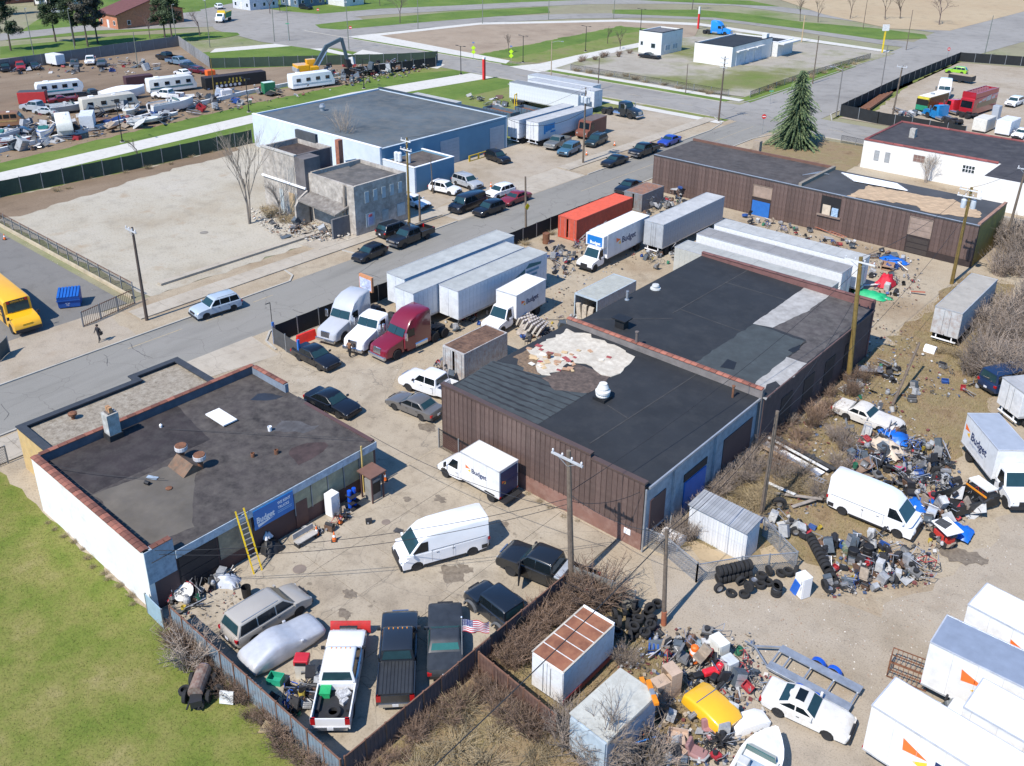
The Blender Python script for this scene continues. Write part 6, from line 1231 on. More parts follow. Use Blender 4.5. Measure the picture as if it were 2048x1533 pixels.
# salvage-yard cars
gY='vehicles in the salvage yard'
for kd,lab,c,px,py,dg,nm,ct in(
 ('suv','black sport utility at the far left of the back fence row',BLK,12,142,-20,'parked_car','car'),('suv','red sport utility in the back fence row',(.3,.02,.02),42,140,-20,'parked_car','car'),
 ('sedan','dark sedan next to the red sport utility',(.02,.025,.03),70,138,-10,'parked_car','car'),('sedan','burnt-out grey car beside the white cargo trailer',(.06,.06,.06),150,132,-25,'wrecked_car','car'),
 ('pickup','white pickup nose-out in the back fence row',WHT,182,128,-30,'pickup_truck','pickup'),('sedan','dark grey sedan at the end of the back fence row',(.07,.075,.08),204,132,-30,'parked_car','car'),
 ('crew','black pickup at the head of the group by the fence corner',BLK,336,121,188,'pickup_truck','pickup'),('crew','blue-grey pickup below the black pickup',(.12,.18,.25),357,130,12,'pickup_truck','pickup'),
 ('sedan','dark blue sedan below the blue-grey pickup',(.02,.03,.05),380,138,8,'parked_car','car'),('sedan','white sedan in front of the maroon car',WHT,366,152,178,'parked_car','car'),('sedan','maroon car beside the orange box',(.1,.012,.02),399,147,10,'parked_car','car'),
 ('crew','silver pickup beside the red-walled box',SIL,76,223,205,'pickup_truck','pickup'),('sedan','light silver sedan below the silver pickup',(.4,.43,.45),94,229,205,'parked_car','car'),
 ('oldcoupe','maroon old car below the white travel trailer',(.14,.012,.02),127,205,75,'wrecked_car','car'),('pickup','dark pickup loaded with scrap near the shrink-wrapped boat',(.03,.035,.04),187,198,80,'pickup_truck','pickup'),
 ('crew','white pickup with capped bed beside the white and green motorhome',WHT,337,198,205,'pickup_truck','pickup'),('hatch','dark blue small car beside the boats at the left',(.05,.08,.13),48,272,60,'wrecked_car','car')):
    VC(kd,lab,c,(px,py),dg,name=nm,cat=ct,group=gY,far=True)
VC('oldcoupe','dark car beside the white block beyond the weedy lot',BLK,(1299,117),5,far=True);VC('suv','white sport utility on the road at the top left',WHT,(438,18),160,far=True,name='car')
VC('sedan','dark car parked by the white house at the top left',BLK,(97,24),60,far=True);VC('sedan','white car next to the dark car at the top left',WHT,(113,27),60,far=True);VC('suv','dark vehicle in front of the slate blue house',BLK,(612,19),5,far=True)
VC('cuv','lime green small car inside the black-screened yard',(.25,.5,.03),(1912,148),185,far=True);VC('suv','white sport utility at the right edge of the screened yard',WHT,(2027,212),-95,far=True);VC('sedan','white car behind the red-coped roof at the right edge',WHT,(2042,275),-95,far=True)
# excavator
p=at(622,158);ex=thing('excavator',(p.x,p.y,.4),R_(72),'yellow crawler excavator reaching over the rubble heap','excavator');m_exy=paint((.75,.36,.005));ex.scale=(1.2,1.2,1.2);m_arm=mat((.06,.09,.11),.5,var=.15)
for s in(1,-1):
    MB().rings([[(x,s*1.35+q,z_) for x,z_ in((-2.1,.1),(2.1,.1),(2.4,.5),(2.1,.95),(-2.1,.95),(-2.4,.5))] for q in(-.3,.3)]).build('track',m_trim,ex)
MB().box(-1,-1.1,.5,1,1.1,1.05).build('undercarriage',m_trim,ex)
h_=MB().box(-2.8,-1.4,1.1,1.3,1.4,1.35).box(-2.75,-1.35,1.35,-.5,1.35,2.4).box(-.5,-1.35,1.35,1.2,-.2,2.0).build('house',m_exy,ex,bevel=.1);MB().box(-2.85,-1.38,1.15,-2.5,1.38,1.9).build('counterweight',mat((.3,.31,.32),.6),h_)
cbn=MB().box(-.4,.35,1.35,1.25,1.35,3.0).build('cab',m_exy,ex,bevel=.06);MB().box(-.2,.4,1.9,1.27,1.37,2.8).build('cab_glass',m_vgd,cbn)
MB().bar((.9,0,1.7),(3.4,0,5.2),.5,.7).bar((3.3,0,5.1),(6.2,0,6.2),.45,.6).build('boom',m_arm,ex);MB().bar((6.2,0,6.3),(7.0,0,2.6),.4,.55).build('stick',m_arm,ex)
for s in(1,-1):MB().tube((1.3,s*.35,1.6),(3.2,s*.35,4.3),.12).build('hydraulic_ram',m_chrome,ex)
MB().add([(6.6,-.6,2.6),(7.5,-.6,2.5),(7.6,-.6,1.4),(6.9,-.6,1.0),(6.6,.6,2.6),(7.5,.6,2.5),(7.6,.6,1.4),(6.9,.6,1.0)],[(0,1,2,3),(7,6,5,4),(0,4,5,1),(1,5,6,2),(2,6,7,3),(3,7,4,0)]).build('bucket',m_trim,ex)
# step van, forklift, dump truck
p=at(1183,272);sv=thing('step_van',(p.x,p.y,.02),R_(-84),'brown step van with dark roof behind the transformer pole','step van');m_bv=mat((.16,.055,.035),.6,var=.1)
b=shade(loft([(3.4,.55),(-3.2,.55),(-3.2,3.0),(2.0,3.0),(2.35,2.85),(2.6,1.55),(3.3,1.4),(3.45,1.0)],2.3,ins=.06).build('body',m_bv,sv));MB().box(-3.15,-1.1,3.01,1.95,1.1,3.05).build('roof',mat((.13,.1,.09),.7),b)
MB().quad((2.62,-.95,1.7),(2.62,.95,1.7),(2.42,.95,2.7),(2.42,-.95,2.7)).build('windshield',m_vgd,b,fix=False)
for s in(1,-1):
    MB().box(1.2,s*1.15-.02,1.6,2.2,s*1.15+.02,2.5).build('side_window',m_vgd,b)
    for x in(2.4,-2.0):wheel(sv,x,s*1.0,.42,.28,m_rimd,True)
    MB().cbox((3.42,s*.8,1.1),(.1,.25,.2)).build('headlight',m_head,sv)
p=at(1040,228);fk=thing('forklift',(p.x,p.y,.02),R_(200),'yellow forklift with tall mast behind the white trailers','forklift')
b=MB().box(-1.4,-.7,.35,.7,.7,1.2).box(-1.5,-.7,.4,-.9,.7,1.5).build('body',m_yellow,fk,bevel=.05);MB().box(.8,-.6,.1,.95,-.45,3.6).box(.8,.45,.1,.95,.6,3.6).box(.8,-.45,3.4,.95,.45,3.55).build('mast',m_yellow,fk);MB().box(.95,-.45,.1,2.0,-.3,.18).box(.95,.3,.1,2.0,.45,.18).build('fork',m_trim,fk)
g_=MB()
for sx in(-.7,.6):
    for s in(1,-1):g_.bar((sx,s*.6,1.2),(sx,s*.55,2.3),.07)
g_.box(-.75,-.6,2.3,.65,.6,2.36).build('overhead_guard',m_trim,fk)
for x in(.5,-1.0):
    for s in(1,-1):wheel(fk,x,s*.65,.36,.25,m_yellow,True)
p=at(447,44);dt=thing('dump_truck',(p.x,p.y,.05),R_(-55),'green dump truck with white cab and yellow frame at the top left crossing','dump truck')
MB().hexa([(-3.6,-1.1,1.1),(.6,-1.1,1.1),(.6,1.1,1.1),(-3.6,1.1,1.1),(-3.9,-1.25,2.5),(.8,-1.25,2.7),(.8,1.25,2.7),(-3.9,1.25,2.5)]).build('dump_bed',mat((.02,.2,.08),.6),dt);MB().box(-3.8,-1.28,2.6,.9,-1.1,2.8).box(-3.8,1.1,2.6,.9,1.28,2.8).box(.75,-1.2,1.0,.95,1.2,3.3).build('bed_frame',m_yellow,dt)
b=shade(loft([(3.4,.6),(1.0,.6),(1.0,2.6),(2.0,2.6),(2.4,1.8),(3.3,1.6),(3.5,1.1)],2.2,ins=.06).build('cab',m_whitep,dt));MB().quad((2.44,-.9,1.85),(2.44,.9,1.85),(2.1,.85,2.5),(2.1,-.85,2.5)).build('windshield',m_vg,b,fix=False)
for x in(2.5,-1.8,-2.9):
    for s in(1,-1):wheel(dt,x,s*1.0,.5,.3,m_rimw,True)
# screened yard at the upper right: tour bus, food bus, tractors, dump trailer
p=at(1953,226);tb_=thing('tour_bus',(p.x,p.y,.04),R_(-98),'red open-top double-decker bus in the black-screened yard','bus');m_red=paint((.33,.012,.02))
b=shade(loft([(5.0,.45),(-5.0,.45),(-5.05,3.3),(-4.9,3.4),(4.6,3.4),(4.9,3.2),(5.05,1.5)],2.5,ins=.12,nose=.12).build('body',m_red,tb_))
for s in(1,-1):
    MB().box(-4.8,s*1.2-.06,3.4,4.6,s*1.2+.06,4.3).build('upper_side',m_red,b);MB().box(-4.6,s*1.25-.02,1.5,3.6,s*1.25+.03,2.4).build('side_window',mat((.2,.14,.08),.3),b)
    for q in((-3.6,2.5,1.2,.5),(-2.0,2.35,2.0,.9),(.2,2.6,1.4,.4),(1.8,2.4,1.0,.3)):MB().cbox((q[0]+q[2]/2,s*1.262,q[1]+q[3]/2),(q[2],.012,q[3]),0,.12).build('livery_mark',mat((.42,.40,.38),.5,var=.4,scale=4),b)
    for x in(3.2,-2.8):wheel(tb_,x,s*1.1,.48,.3,m_rimw,True)
    for i in range(8):MB().cbox((-3.8+i*1.05,s*.65,3.85),(.15,.8,.8)).build('seat',mat((.25,.1,.12),.7),b)
MB().box(4.5,-1.2,3.4,4.62,1.2,4.5).build('upper_front',m_red,b);MB().quad((5.04,-1.05,1.6),(5.04,1.05,1.6),(4.98,1.0,2.9),(4.98,-1.0,2.9)).build('windshield',m_vgd,b,fix=False);MB().box(-4.95,-1.2,3.4,-4.8,1.2,4.2).build('upper_rear',m_red,b)
p=at(1862,221);fb=thing('food_bus',(p.x,p.y,.04),R_(-98),'black and gold food bus with green front in the screened yard','bus')
b=shade(loft([(4.0,.45),(-4.0,.45),(-4.0,3.0),(3.6,3.0),(3.95,2.7),(4.05,1.5)],2.4,ins=.08).build('body',mat((.05,.035,.02),.4,var=.5,scale=1.2,dirt=(.25,.16,.02),amt=.4),fb));MB().box(-3.9,-1.1,3.01,3.5,1.1,3.06).build('roof',m_cream,b);MB().box(4.0,-1.15,.6,4.1,1.15,1.5).build('nose',mat((.02,.22,.12),.4),b);MB().box(3.96,-1.1,1.55,4.08,1.1,2.55).build('windshield',m_vgd,b);MB().box(3.5,-1.1,2.65,4.0,1.1,3.0).build('brow',mat((.6,.5,.05),.5),b);MB().lathe([(.4,3.06),(.4,3.3),(0,3.35)],12,(.5,0,0)).build('roof_fan',m_galv,b)
for x in(2.6,-2.4):
    for s in(1,-1):wheel(fb,x,s*1.05,.48,.3,m_rimd,True)
q=at(1873,196);semi('white sleeper truck tractor inside the screened yard',(.72,.72,.72),(q.x+1.2,q.y),-75,True,far=True)
q=at(1862,240);semi('blue day-cab truck tractor inside the screened yard',(.01,.17,.4),(q.x+1.0,q.y+1),150,False,far=True)
q=at(1900,230);semi('red day-cab truck tractor beside the tour bus',(.5,.02,.03),(q.x,q.y+1.2),155,False,far=True)
cargo_box('black dump trailer with a load of earth in the screened yard',1922,165,175,5,2.2,1.6,(.02,.02,.022),(.35,.27,.17),'dump_trailer','trailer')
cargo_box('cream box body behind the red-coped roof',1965,262,86,4.2,2.3,2.4,(.62,.6,.54),name='truck_body_box',cat='truck body',wheels=False,z0=.3)
cargo_box('white box body at the right edge behind the red-coped roof',2012,268,86,4.6,2.4,2.6,(.66,.67,.68),name='truck_body_box',cat='truck body',wheels=False,z0=.3)
cargo_box('tall grey cabinet standing in the screened yard',1990,240,80,1.2,1.2,2.6,(.35,.38,.42),name='steel_cabinet',cat='cabinet',wheels=False,z0=.05)
trailer('white-sided trailer cut by the right edge below the blue van',-12.2,74.6,-9.6,80,3.4,side=(.66,.66,.65),roofc=(.36,.36,.36),rot=-38,door_end=-1,gear=True)
# ================================================================ FENCES
m_fblue=mat((.20,.27,.32),.6,var=.2,scale=1.2,dirt=(.14,.08,.05),amt=.3,rnd=.15);m_fbrown=mat((.10,.052,.04),.75,var=.25,scale=1.2,dirt=(.16,.1,.07),amt=.3,rnd=.25)
m_rail=mat((.16,.08,.05),.7,var=.3);m_screen=mat((.012,.014,.016),.85,var=.3,scale=.8);m_gscreen=mat((.035,.06,.04),.85,var=.25,scale=.5);m_post=mat((.3,.31,.32),.5,metal=.5)
def fence(label,pts,h,kind,m,bay=2.4,z=0,name='fence',cap=None,th=.03,drop=0):
    "posts and rails, and between them panels that are pieces of their own"
    t=thing(name,(pts[0][0],pts[0][1],z),0,label,'fence');o0=Vector((pts[0][0],pts[0][1]));MC_={}
    for a,b in zip(pts,pts[1:]):
        A,B=Vector(a[:2])-o0,Vector(b[:2])-o0;L=(B-A).length;d=(B-A)/L;ang=math.atan2(d.y,d.x);n=max(1,round(L/bay));st=L/n;k=round(st,3)
        for i in range(n+1):
            if i==n and b is not pts[-1]:continue
            p=A+d*st*i;MB().box(p.x-.045,p.y-.045,0,p.x+.045,p.y+.045,h+.06).build('post',m_rail if kind=='corr' else m_post,t)
        if kind in('corr','pickets') or cap:
            for z_ in((h-.03,.12) if kind=='pickets' else(h-.02,)):MB().bar((A.x,A.y,z_),(B.x,B.y,z_),.07,.06).build('rail',cap or m_rail,t)
        if k not in MC_:
            mb=MB()
            if kind=='corr':
                q=max(2,int(st/.22));w_=st/q
                for j in range(q):mb.box(-st/2+j*w_+.004,-.02,.03,-st/2+j*w_+w_*.55,.015,h-.04);mb.box(-st/2+j*w_+w_*.55,-.005,.03,-st/2+(j+1)*w_+.003,.04,h-.04)
            elif kind=='screen':
                q=8
                for j in range(q):x0,x1=-st/2+st*j/q,-st/2+st*(j+1)/q;s0,s1=.06*math.sin(math.pi*j/q),.06*math.sin(math.pi*(j+1)/q);mb.hexa([(x0,s0-.01,.05),(x1,s1-.01,.05),(x1,s1+.01,.05),(x0,s0+.01,.05),(x0,-.01,h-.02-s0*.6),(x1,-.01,h-.02-s1*.6),(x1,.01,h-.02-s1*.6),(x0,.01,h-.02-s0*.6)])
            elif kind=='solid':mb.box(-st/2+.01,-th,.02,st/2-.01,th,h)
            elif kind=='chain':
                q=int(st/.16)
                for s in(1,-1):
                    for j in range(-int(h/.16),q):
                        x0=-st/2+j*.16;x1=x0+h;z0,z1=.03,h
                        if x0<-st/2:z0+=-st/2-x0;x0=-st/2
                        if x1>st/2:z1-=x1-st/2;x1=st/2
                        if z1>z0:mb.bar((s*x0,s*.01,z0),(s*x1,s*.01,z1),.014,.014)
                mb.bar((-st/2,0,h),(st/2,0,h),.05)
            if mb.v:me=mb.mesh('panel',m);fixn(me);MC_[k]=me
            if kind=='pickets':MC_[k]=MB().box(-.014,-.014,0,.014,.014,h+.05).mesh('picket',m)
        for i in range(n):
            p=A+d*st*(i+.5)
            if kind=='pickets':
                for j in range(10):q_=A+d*st*(i+(j+.5)/10);ob('picket',MC_[k],t,(q_.x,q_.y,.02))
            else:ob('panel',MC_[k],t,(p.x,p.y,random.uniform(-.03,.02)),(random.uniform(-.03,.03) if kind=='corr' else 0,0,ang))
    return t
def PX(*pts):return[tuple(at(*p)[:2]) for p in pts]
fence('blue-grey corrugated steel fence between the lawn and the lower yard',[(-42.0,18.62),(-26.75,18.6)],1.75,'corr',m_fblue,1.25,name='steel_fence')
g=fence('pale blue steel gate panel at the corner of the white wall',[(-44.3,18.35),(-42.4,18.3)],1.45,'solid',mat((.26,.36,.42),.6,var=.1),1.9,name='steel_gate')
fence('rusty-topped steel fence along the right side of the lower yard',[(-26.72,18.85),(-26.7,35.6)],1.75,'corr',mat((.11,.085,.09),.7,var=.3,scale=1,dirt=(.13,.07,.05),amt=.4,rnd=.2),1.25,name='steel_fence')
fence('dark red-brown slat fence below the flag pole',[(-26.5,27.95),(-20.8,27.5)],1.6,'corr',m_fbrown,1.1,name='slat_fence')
fence('grey board wall behind the tyre heap',[(-26.9,36.9),(-24.4,37.4),(-22.9,37.6)],1.5,'solid',mat((.16,.155,.14),.85,var=.25),1.25,name='board_wall')
fence('chain-link fence beside the white shed',PX((1272,1085),(1330,1112),(1392,1165)),1.5,'chain',m_galv,2.2,name='chain_fence')
fence('chain-link fence behind the tyre racks',PX((1392,1165),(1480,1150),(1590,1140),(1525,1072)),1.4,'chain',m_galv,2.2,name='chain_fence')
fence('black-screened fence along the street side of the yard',[(-67.6,44.2),(-67.5,82),(-67.4,98)],1.9,'screen',m_screen,2.5,name='screen_fence')
fence('grey mesh gate with blue post by the black luxury sedan',[(-67.6,44.0),(-63.3,43.6)],1.8,'screen',mat((.06,.06,.062),.8,var=.2),2.1,name='yard_gate')
tag(MB().box(-63.3,43.5,0,-63.1,43.7,2.1).build('gate_post',m_bluepaint),'bright blue post at the open end of the mesh gate','post');tag(MB().box(-67.75,44.0,0,-67.6,44.2,2.2).build('gate_post',m_bluepaint),'bright blue post at the street end of the mesh gate','post')
fence('leaning black-screened fence piece between annex and drive',[(-60.2,34.4),(-57.0,37.2),(-55.4,38.4)],1.3,'screen',m_screen,2.2,name='screen_fence')
fence('black mesh panel leaning by the corner of the brown warehouse',[(-43.9,42.1),(-39.6,42.0)],1.7,'chain',m_black,2.1,name='leaning_mesh')
fence('tall green-screened fence behind the vacant lot',[(-128,20),(-130.6,45),(-129.6,62),(-129.3,84)],2.3,'screen',m_gscreen,3.0,name='screen_fence')
fence('black iron picket fence between vacant lot and asphalt yard',[(-123,40.6),(-87,40.6)],1.7,'pickets',m_black,2.4,name='iron_fence')
tag(MB().box(-123.5,40.2,0,-86.8,40.45,.35).build('low_kerb_wall',mat((.42,.35,.24),.85,var=.2,scale=.8)),'low tan kerb wall under the iron picket fence','wall')
fence('black iron sliding gate beside the walking person',PX((167,655),(270,608)),1.6,'pickets',m_black,2.4,name='iron_gate');fence('short iron fence end at the left edge',PX((0,725),(20,705)),1.6,'screen',mat((.05,.07,.07),.7),2.4,name='iron_fence')
fence('white-topped boundary wall of the salvage yard',[(-140,20),(-153.3,53.6),(-161.4,104),(-162.6,129)],.75,'solid',mat((.62,.62,.60),.8,var=.12),4.0,th=.22,name='boundary_wall')
fence('long grey panel fence behind the salvage yard',[(-219,40),(-220.5,84),(-222,126)],2.6,'solid',mat((.17,.165,.16),.85,var=.2,scale=.4),3.5,name='panel_fence')
fence('grey plank fence running down from the corner of the salvage yard',[(-222,126),(-190.5,115)],2.6,'solid',mat((.22,.22,.22),.85,var=.25,rnd=.3),2.4,name='plank_fence')
fence('green-screened fence between grass patch and salvage yard',[(-190.5,115),(-164.5,148),(-160,156.5)],2.3,'screen',m_gscreen,3.2,name='screen_fence')
fence('black-screened fence end around the rubble heap',[(-160,156.5),(-155,151),(-157,139),(-159.5,128)],2.2,'screen',m_screen,3.0,name='screen_fence')
fence('black-screened fence along the north street',[(-59,166.8),(-66.5,168),(-68.2,204),(-68.6,242)],2.2,'screen',m_screen,3.5,name='screen_fence');fence('black-screened fence at the far end of the screened yard',[(-68.6,242),(-56,246),(-30,250)],2.2,'screen',m_screen,3.5,name='screen_fence')
fence('black-screened fence along the cross street behind the white building',[(-59,166.8),(-50,166.6),(-44,166.5)],2.2,'screen',m_screen,3.0,name='screen_fence')
fence('old wire fence on the left edge of the lawn',[(-66.2,10),(-66.2,19.4)],1.5,'chain',m_trim,3.0,name='wire_fence')
fence('overgrown wire fence along the weedy lot beside the north street',PX((1500,196),(1600,160),(1740,118)),1.3,'chain',m_trim,4,name='wire_fence')
fence('wire fence along the cross street edge of the weedy lot',[(-130,169),(-90,169)],1.3,'chain',m_trim,4,name='wire_fence')
fence('thin wire fence below the spruce',[(-58.5,150),(-51,149.8)],1.2,'chain',m_trim,3,name='wire_fence')
# ================================================================ POLES, LAMPS, SIGNS, WIRES
m_wood=mat((.15,.115,.085),.9,var=.3,scale=2.5,dirt=(.08,.06,.045),amt=.3,bump=.3);m_woody=mat((.17,.115,.03),.9,var=.25,scale=2.5);m_insul=mat((.55,.56,.58),.4)
TOPS={}
def pole(key,label,px,py,h,lean=(0,0),arms=(),r=.16,m=None,tr=0,az=0,lamp=None,diamond=False,base=True,name='utility_pole'):
    p=at(px,py);t=thing(name,(p.x,p.y,0),az,label,'pole','wooden utility poles' if name=='utility_pole' else None);m=m or m_wood;q=8
    pts=[Vector((lean[0]*i/q,lean[1]*i/q,h*i/q)) for i in range(q+1)];MB().path(pts,r,10,r*.68).build('shaft',m,t);top=pts[-1]
    for z_,w_ in arms:
        c=top*(z_/h);ar=MB().box(c.x-w_/2,c.y-.17-.06,z_-.06,c.x+w_/2,c.y-.17+.06,z_+.06).build('crossarm',mat((.42,.43,.44),.7,var=.2) if m is not m_woody else m_offw,t)
        for i in range(4 if w_>1.8 else 3):
            x=c.x-w_/2+.1+(w_-.2)*i/((4 if w_>1.8 else 3)-1);MB().lathe([(.03,0),(.03,.08),(.07,.1),(.06,.2),(.02,.24)],8,(x,c.y-.17,z_+.06)).build('insulator',m_insul,ar)
        for s in(1,-1):MB().bar((c.x+s*w_*.3,c.y-.17,z_-.06),(c.x,c.y-.12,z_-.5),.03).build('brace',m_galv,ar)
    for i in range(tr):
        a=-.5+i*math.pi/max(1,tr-1) if tr>1 else 0;c=top*((h-1.8)/h);MB().lathe([(.0,-.45),(.26,-.45),(.28,.4),(.12,.5),(0,.5)],12,(c.x+.5*math.cos(a),c.y-.5*math.sin(a)*.6,h-1.8)).build('transformer',mat((.5,.54,.57),.5),t)
    if lamp:
        c=top*(lamp[0]/h);MB().path([c,c+Vector((lamp[1]*.6,lamp[2]*.6,.35)),c+Vector((lamp[1],lamp[2],.35))],.035,6).build('lamp_arm',m_galv,t);MB().cbox(tuple(c+Vector((lamp[1],lamp[2],.33))),(.5,.24,.12),math.atan2(lamp[2],lamp[1])).build('lamp_head',m_galv,t)
    if diamond:MB().add([(.2,-.2,3.2),(.2+.38,-.2-.38,3.75)][:0] or[(.17,0,3.1),(.17,-.42,3.55),(.17,0,4.0),(.17,.42,3.55),(.19,0,3.1),(.19,-.42,3.55),(.19,0,4.0),(.19,.42,3.55)],[(0,1,2,3),(7,6,5,4),(0,4,5,1),(1,5,6,2),(2,6,7,3),(3,7,4,0)]).build('warning_sign',mat((.8,.55,.01),.4,var=.03),t)
    TOPS[key]=Vector((p.x,p.y,0))+top;return t
pole('c','weathered wooden pole with light crossarm in the brush by the lower yard',1143,1172,9.6,(-.6,.0),((9.1,2.3),),.2)
pole('s','short bare wooden pole with red base beside the gravel drive',1327,1250,6.6,(-.4,.1),(),.15)
MB().tube((at(1327,1250).x,at(1327,1250).y,.02),(at(1327,1250).x-.03,at(1327,1250).y,1.0),.165,.163,10).build('red_base',mat((.3,.1,.05),.8),None)
bpy.data.objects['red_base'].name='post_wrap';tag(bpy.data.objects['post_wrap'],'rust red band wrapped around the foot of the short pole','band')
pole('m','leaning grey wooden pole beside the white shed',1522,1035,8.3,(.0,.3),(),.17)
pole('y','tall yellow-brown pole at the east wall of the warehouse',1697,760,11.3,(-.75,.2),((10.9,2.6),),.24,m_woody)
pole('r','tall transformer pole in front of the yellow end wall',1903,568,10.9,(.0,.0),((10.6,2.2),(9.9,2.4)),.2,m_woody,2)
pole('r2','pale wooden pole at the right edge behind the brush',2006,503,10.6,(.35,.1),((10.1,1.6),),.17)
pole('l','dark wooden pole with thin crossarm on the far pavement',294,641,9.7,(.05,0),((9.4,1.9),),.17,mat((.075,.055,.045),.9,var=.2))
pole('f','yellow-brown pole with two crossarms at the corner of the ruin',819,456,11.4,(-.1,.2),((11.0,1.7),(9.9,2.0)),.17,m_woody)
pole('st','short broken pole stub beside the yellow-brown pole',840,445,3.6,(.05,0),(),.15);pole('st2','thin dark bare pole beside the pale dead trunk of the ruin',866,388,5.2,(-.3,0),(),.08)
pole('d','wooden pole with yellow diamond warning sign at the near kerb',1052,468,7.2,(-.3,.1),(),.15,diamond=True)
pole('t','wooden pole with three grey transformers near the parked cars',1166,327,11.5,(-.2,.3),((11.2,1.9),(10.2,1.9)),.17,None,3)
pole('x','tall dark pole at the street corner behind the rear warehouse',1437,243,11.5,(.1,0),((11.2,1.5),(10.4,1.5),(9.6,1.5)),.17,mat((.1,.075,.06),.9))
pole('rr','wooden pole with crossarm inside the screened yard corner',1782,246,10.2,(.2,.4),((9.9,1.8),),.17);pole('w','pole on the pavement of the north street',1672,233,9.2,(0,0),(),.12,mat((.16,.15,.14),.8),lamp=(8.4,-2.4,.4))
pole('w2','slim pole beside the black-screened fence',1762,176,8.8,(0,0),(),.11,mat((.16,.15,.14),.8));pole('w3','pole at the edge of the weedy lot near the spruce',1625,168,10,(0,0),(),.14);pole('w4','slim pole in the weedy lot beside the cross street',1371,188,6,(0,0),(),.1)
pole('w5','dark pole on the pavement of the cross street',1196,180,6.5,(0,0),(),.12,mat((.12,.09,.07),.8));pole('w6','tan lamp pole with curved arm at the trail crossing',1102,160,8.2,(0,0),(),.12,mat((.36,.27,.18),.8),lamp=(7.9,2.2,.8))
pole('w7','green street-sign pole beyond the north street',1968,115,10,(.2,0),(),.11,mat((.14,.16,.14),.8));pole('w8','slim pole at the far street corner',1812,101,10,(0,0),(),.1);pole('w9','pole at the far right crossing',1726,58,9,(0,0),(),.1)
for i,(px,py,h,lab) in enumerate(((68,112,11,'pale lamp pole among the pines at the left'),(152,112,11,'second lamp pole among the pines'),(354,90,10,'lamp pole right of the brick house'),(420,95,12,'tall pole beside the dump truck crossing'),(276,137,8,'leaning pole inside the salvage yard'),(549,84,9,'red-banded pole at the boulevard corner'),(579,82,11,'pole with green street sign at the boulevard corner'),(698,100,12,'tall pole at the corner of the triangle lot'),(836,58,9,'pole with yellow tag on the boulevard'),(965,48,10,'pole on the boulevard above the triangle lot'),(1097,40,10,'pole at the boulevard break'),(1227,38,10,'pole right of the boulevard break'),(430,205,8.2,'bare wooden pole in front of the black roll-off bin'))):
    pole('a%d'%i,lab,px,py,h,(random.uniform(-.3,.3),0),((h-.5,1.2),) if i in(3,7) else(),.11,m_woody if i==12 else mat((.16,.17,.14),.8),lamp=(h-.2,1.6,-.4) if i in(0,1,2) else None)
p=at(1795,735);pb=thing('fallen_pole',(p.x,p.y,0),0,'broken grey pole leaning in the weeds right of the warehouse','pole');
a,b=at(1783,815),at(1838,690,3.2);MB().tube((a.x-p.x,a.y-p.y,0),(b.x-p.x,b.y-p.y,3.4),.13,.1,8).build('shaft',m_wood,pb)
def lamp_post(label,px,py,h=6.5,two=True):
    p=at(px,py);t=thing('lamp_post',(p.x,p.y,0),R_(0),label,'lamp post','black trail lamp posts');MB().lathe([(.25,0),(.25,.35),(.09,.4),(.07,h),(0,h)],8).build('shaft',m_black,t);MB().lathe([(.4,0),(.4,.12),(0,.12)],10).build('footing',g_kerb,t)
    for s in((1,-1) if two else(1,)):MB().bar((0,0,h-.1),(s*1.0,0,h+.05),.06).build('arm',m_black,t);MB().cbox((s*1.15,0,h+.04),(.6,.26,.1)).build('lamp_head',m_black,t)
for px,py,h,lab in((245,285,6.6,'black lamp post beside the trail near the fifth-wheel camper'),(498,225,6.2,'black lamp post beside the trail left of the blue workshop'),(728,178,6,'black lamp post behind the corner of the blue workshop'),(922,150,6.2,'black double-arm lamp post beside the red pillar'),(1046,126,6.2,'black double-arm lamp post right of the lime sign'),(1171,104,6.2,'black double-arm lamp post on the triangle grass'),(1281,62,6,'black double-arm lamp post beside the white two-storey block')):lamp_post(lab,px,py,h)
def sign(label,px,py,kind,h=2.4,deg=-45,s=.42):
    p=at(px,py);t=thing('road_sign',(p.x,p.y,0),R_(deg),label,'sign');MB().box(-.03,-.03,0,.03,.03,h).build('post',m_galv,t)
    if kind=='stop':MB().lathe([(s,-.01),(s,.01),(0,.01)],8,(.05,0,h+.1),'X').build('sign_plate',mat((.6,.02,.02),.4),t);MB().box(.062,-s*.7,h+.02,.07,s*.7,h+.18).build('white_bar',m_wht,t)
    elif kind=='lime':
        for z_ in(h,h-.95):MB().add([(.05,0,z_-.55),(.05,-.55,z_),(.05,0,z_+.55),(.05,.55,z_),(.07,0,z_-.55),(.07,-.55,z_),(.07,0,z_+.55),(.07,.55,z_)],[(0,1,2,3),(7,6,5,4),(0,4,5,1),(1,5,6,2),(2,6,7,3),(3,7,4,0)]).build('sign_plate',mat((.55,.85,.02),.4),t)
        MB().cbox((0,0,h+1.2),(.5,.5,.08),0,.4).build('solar_panel',mat((.1,.15,.3),.3),t)
    else:MB().box(.03,-.45,h-.05,.05,.45,h+.2).build('sign_plate',mat((.1,.35,.2),.5),t)
for px,py,kd,h,lab,dg in((1524,268,'stop',2.9,'red round do-not-enter sign at the corner by the spruce',-40),(1893,124,'stop',2.9,'red round do-not-enter sign at the far end of the north street',-40),(702,76,'stop',2.6,'red stop sign at the tip of the triangle lot',-40),(637,38,'stop',2.6,'red stop sign on the far boulevard',-40),(1163,8,'stop',2.6,'red stop sign at the top of the boulevard',-40),(947,122,'lime',3.0,'lime yellow pedestrian sign beside the red pillar',-35),(1022,130,'lime',3.0,'lime yellow pedestrian sign with solar panel at the trail crossing',-35),(1540,208,'x',2.4,'small pale sign on the grass left of the spruce',-40),(578,88,'x',5.0,'green street name sign at the boulevard corner',-40)):sign(lab,px,py,kd,h,dg)
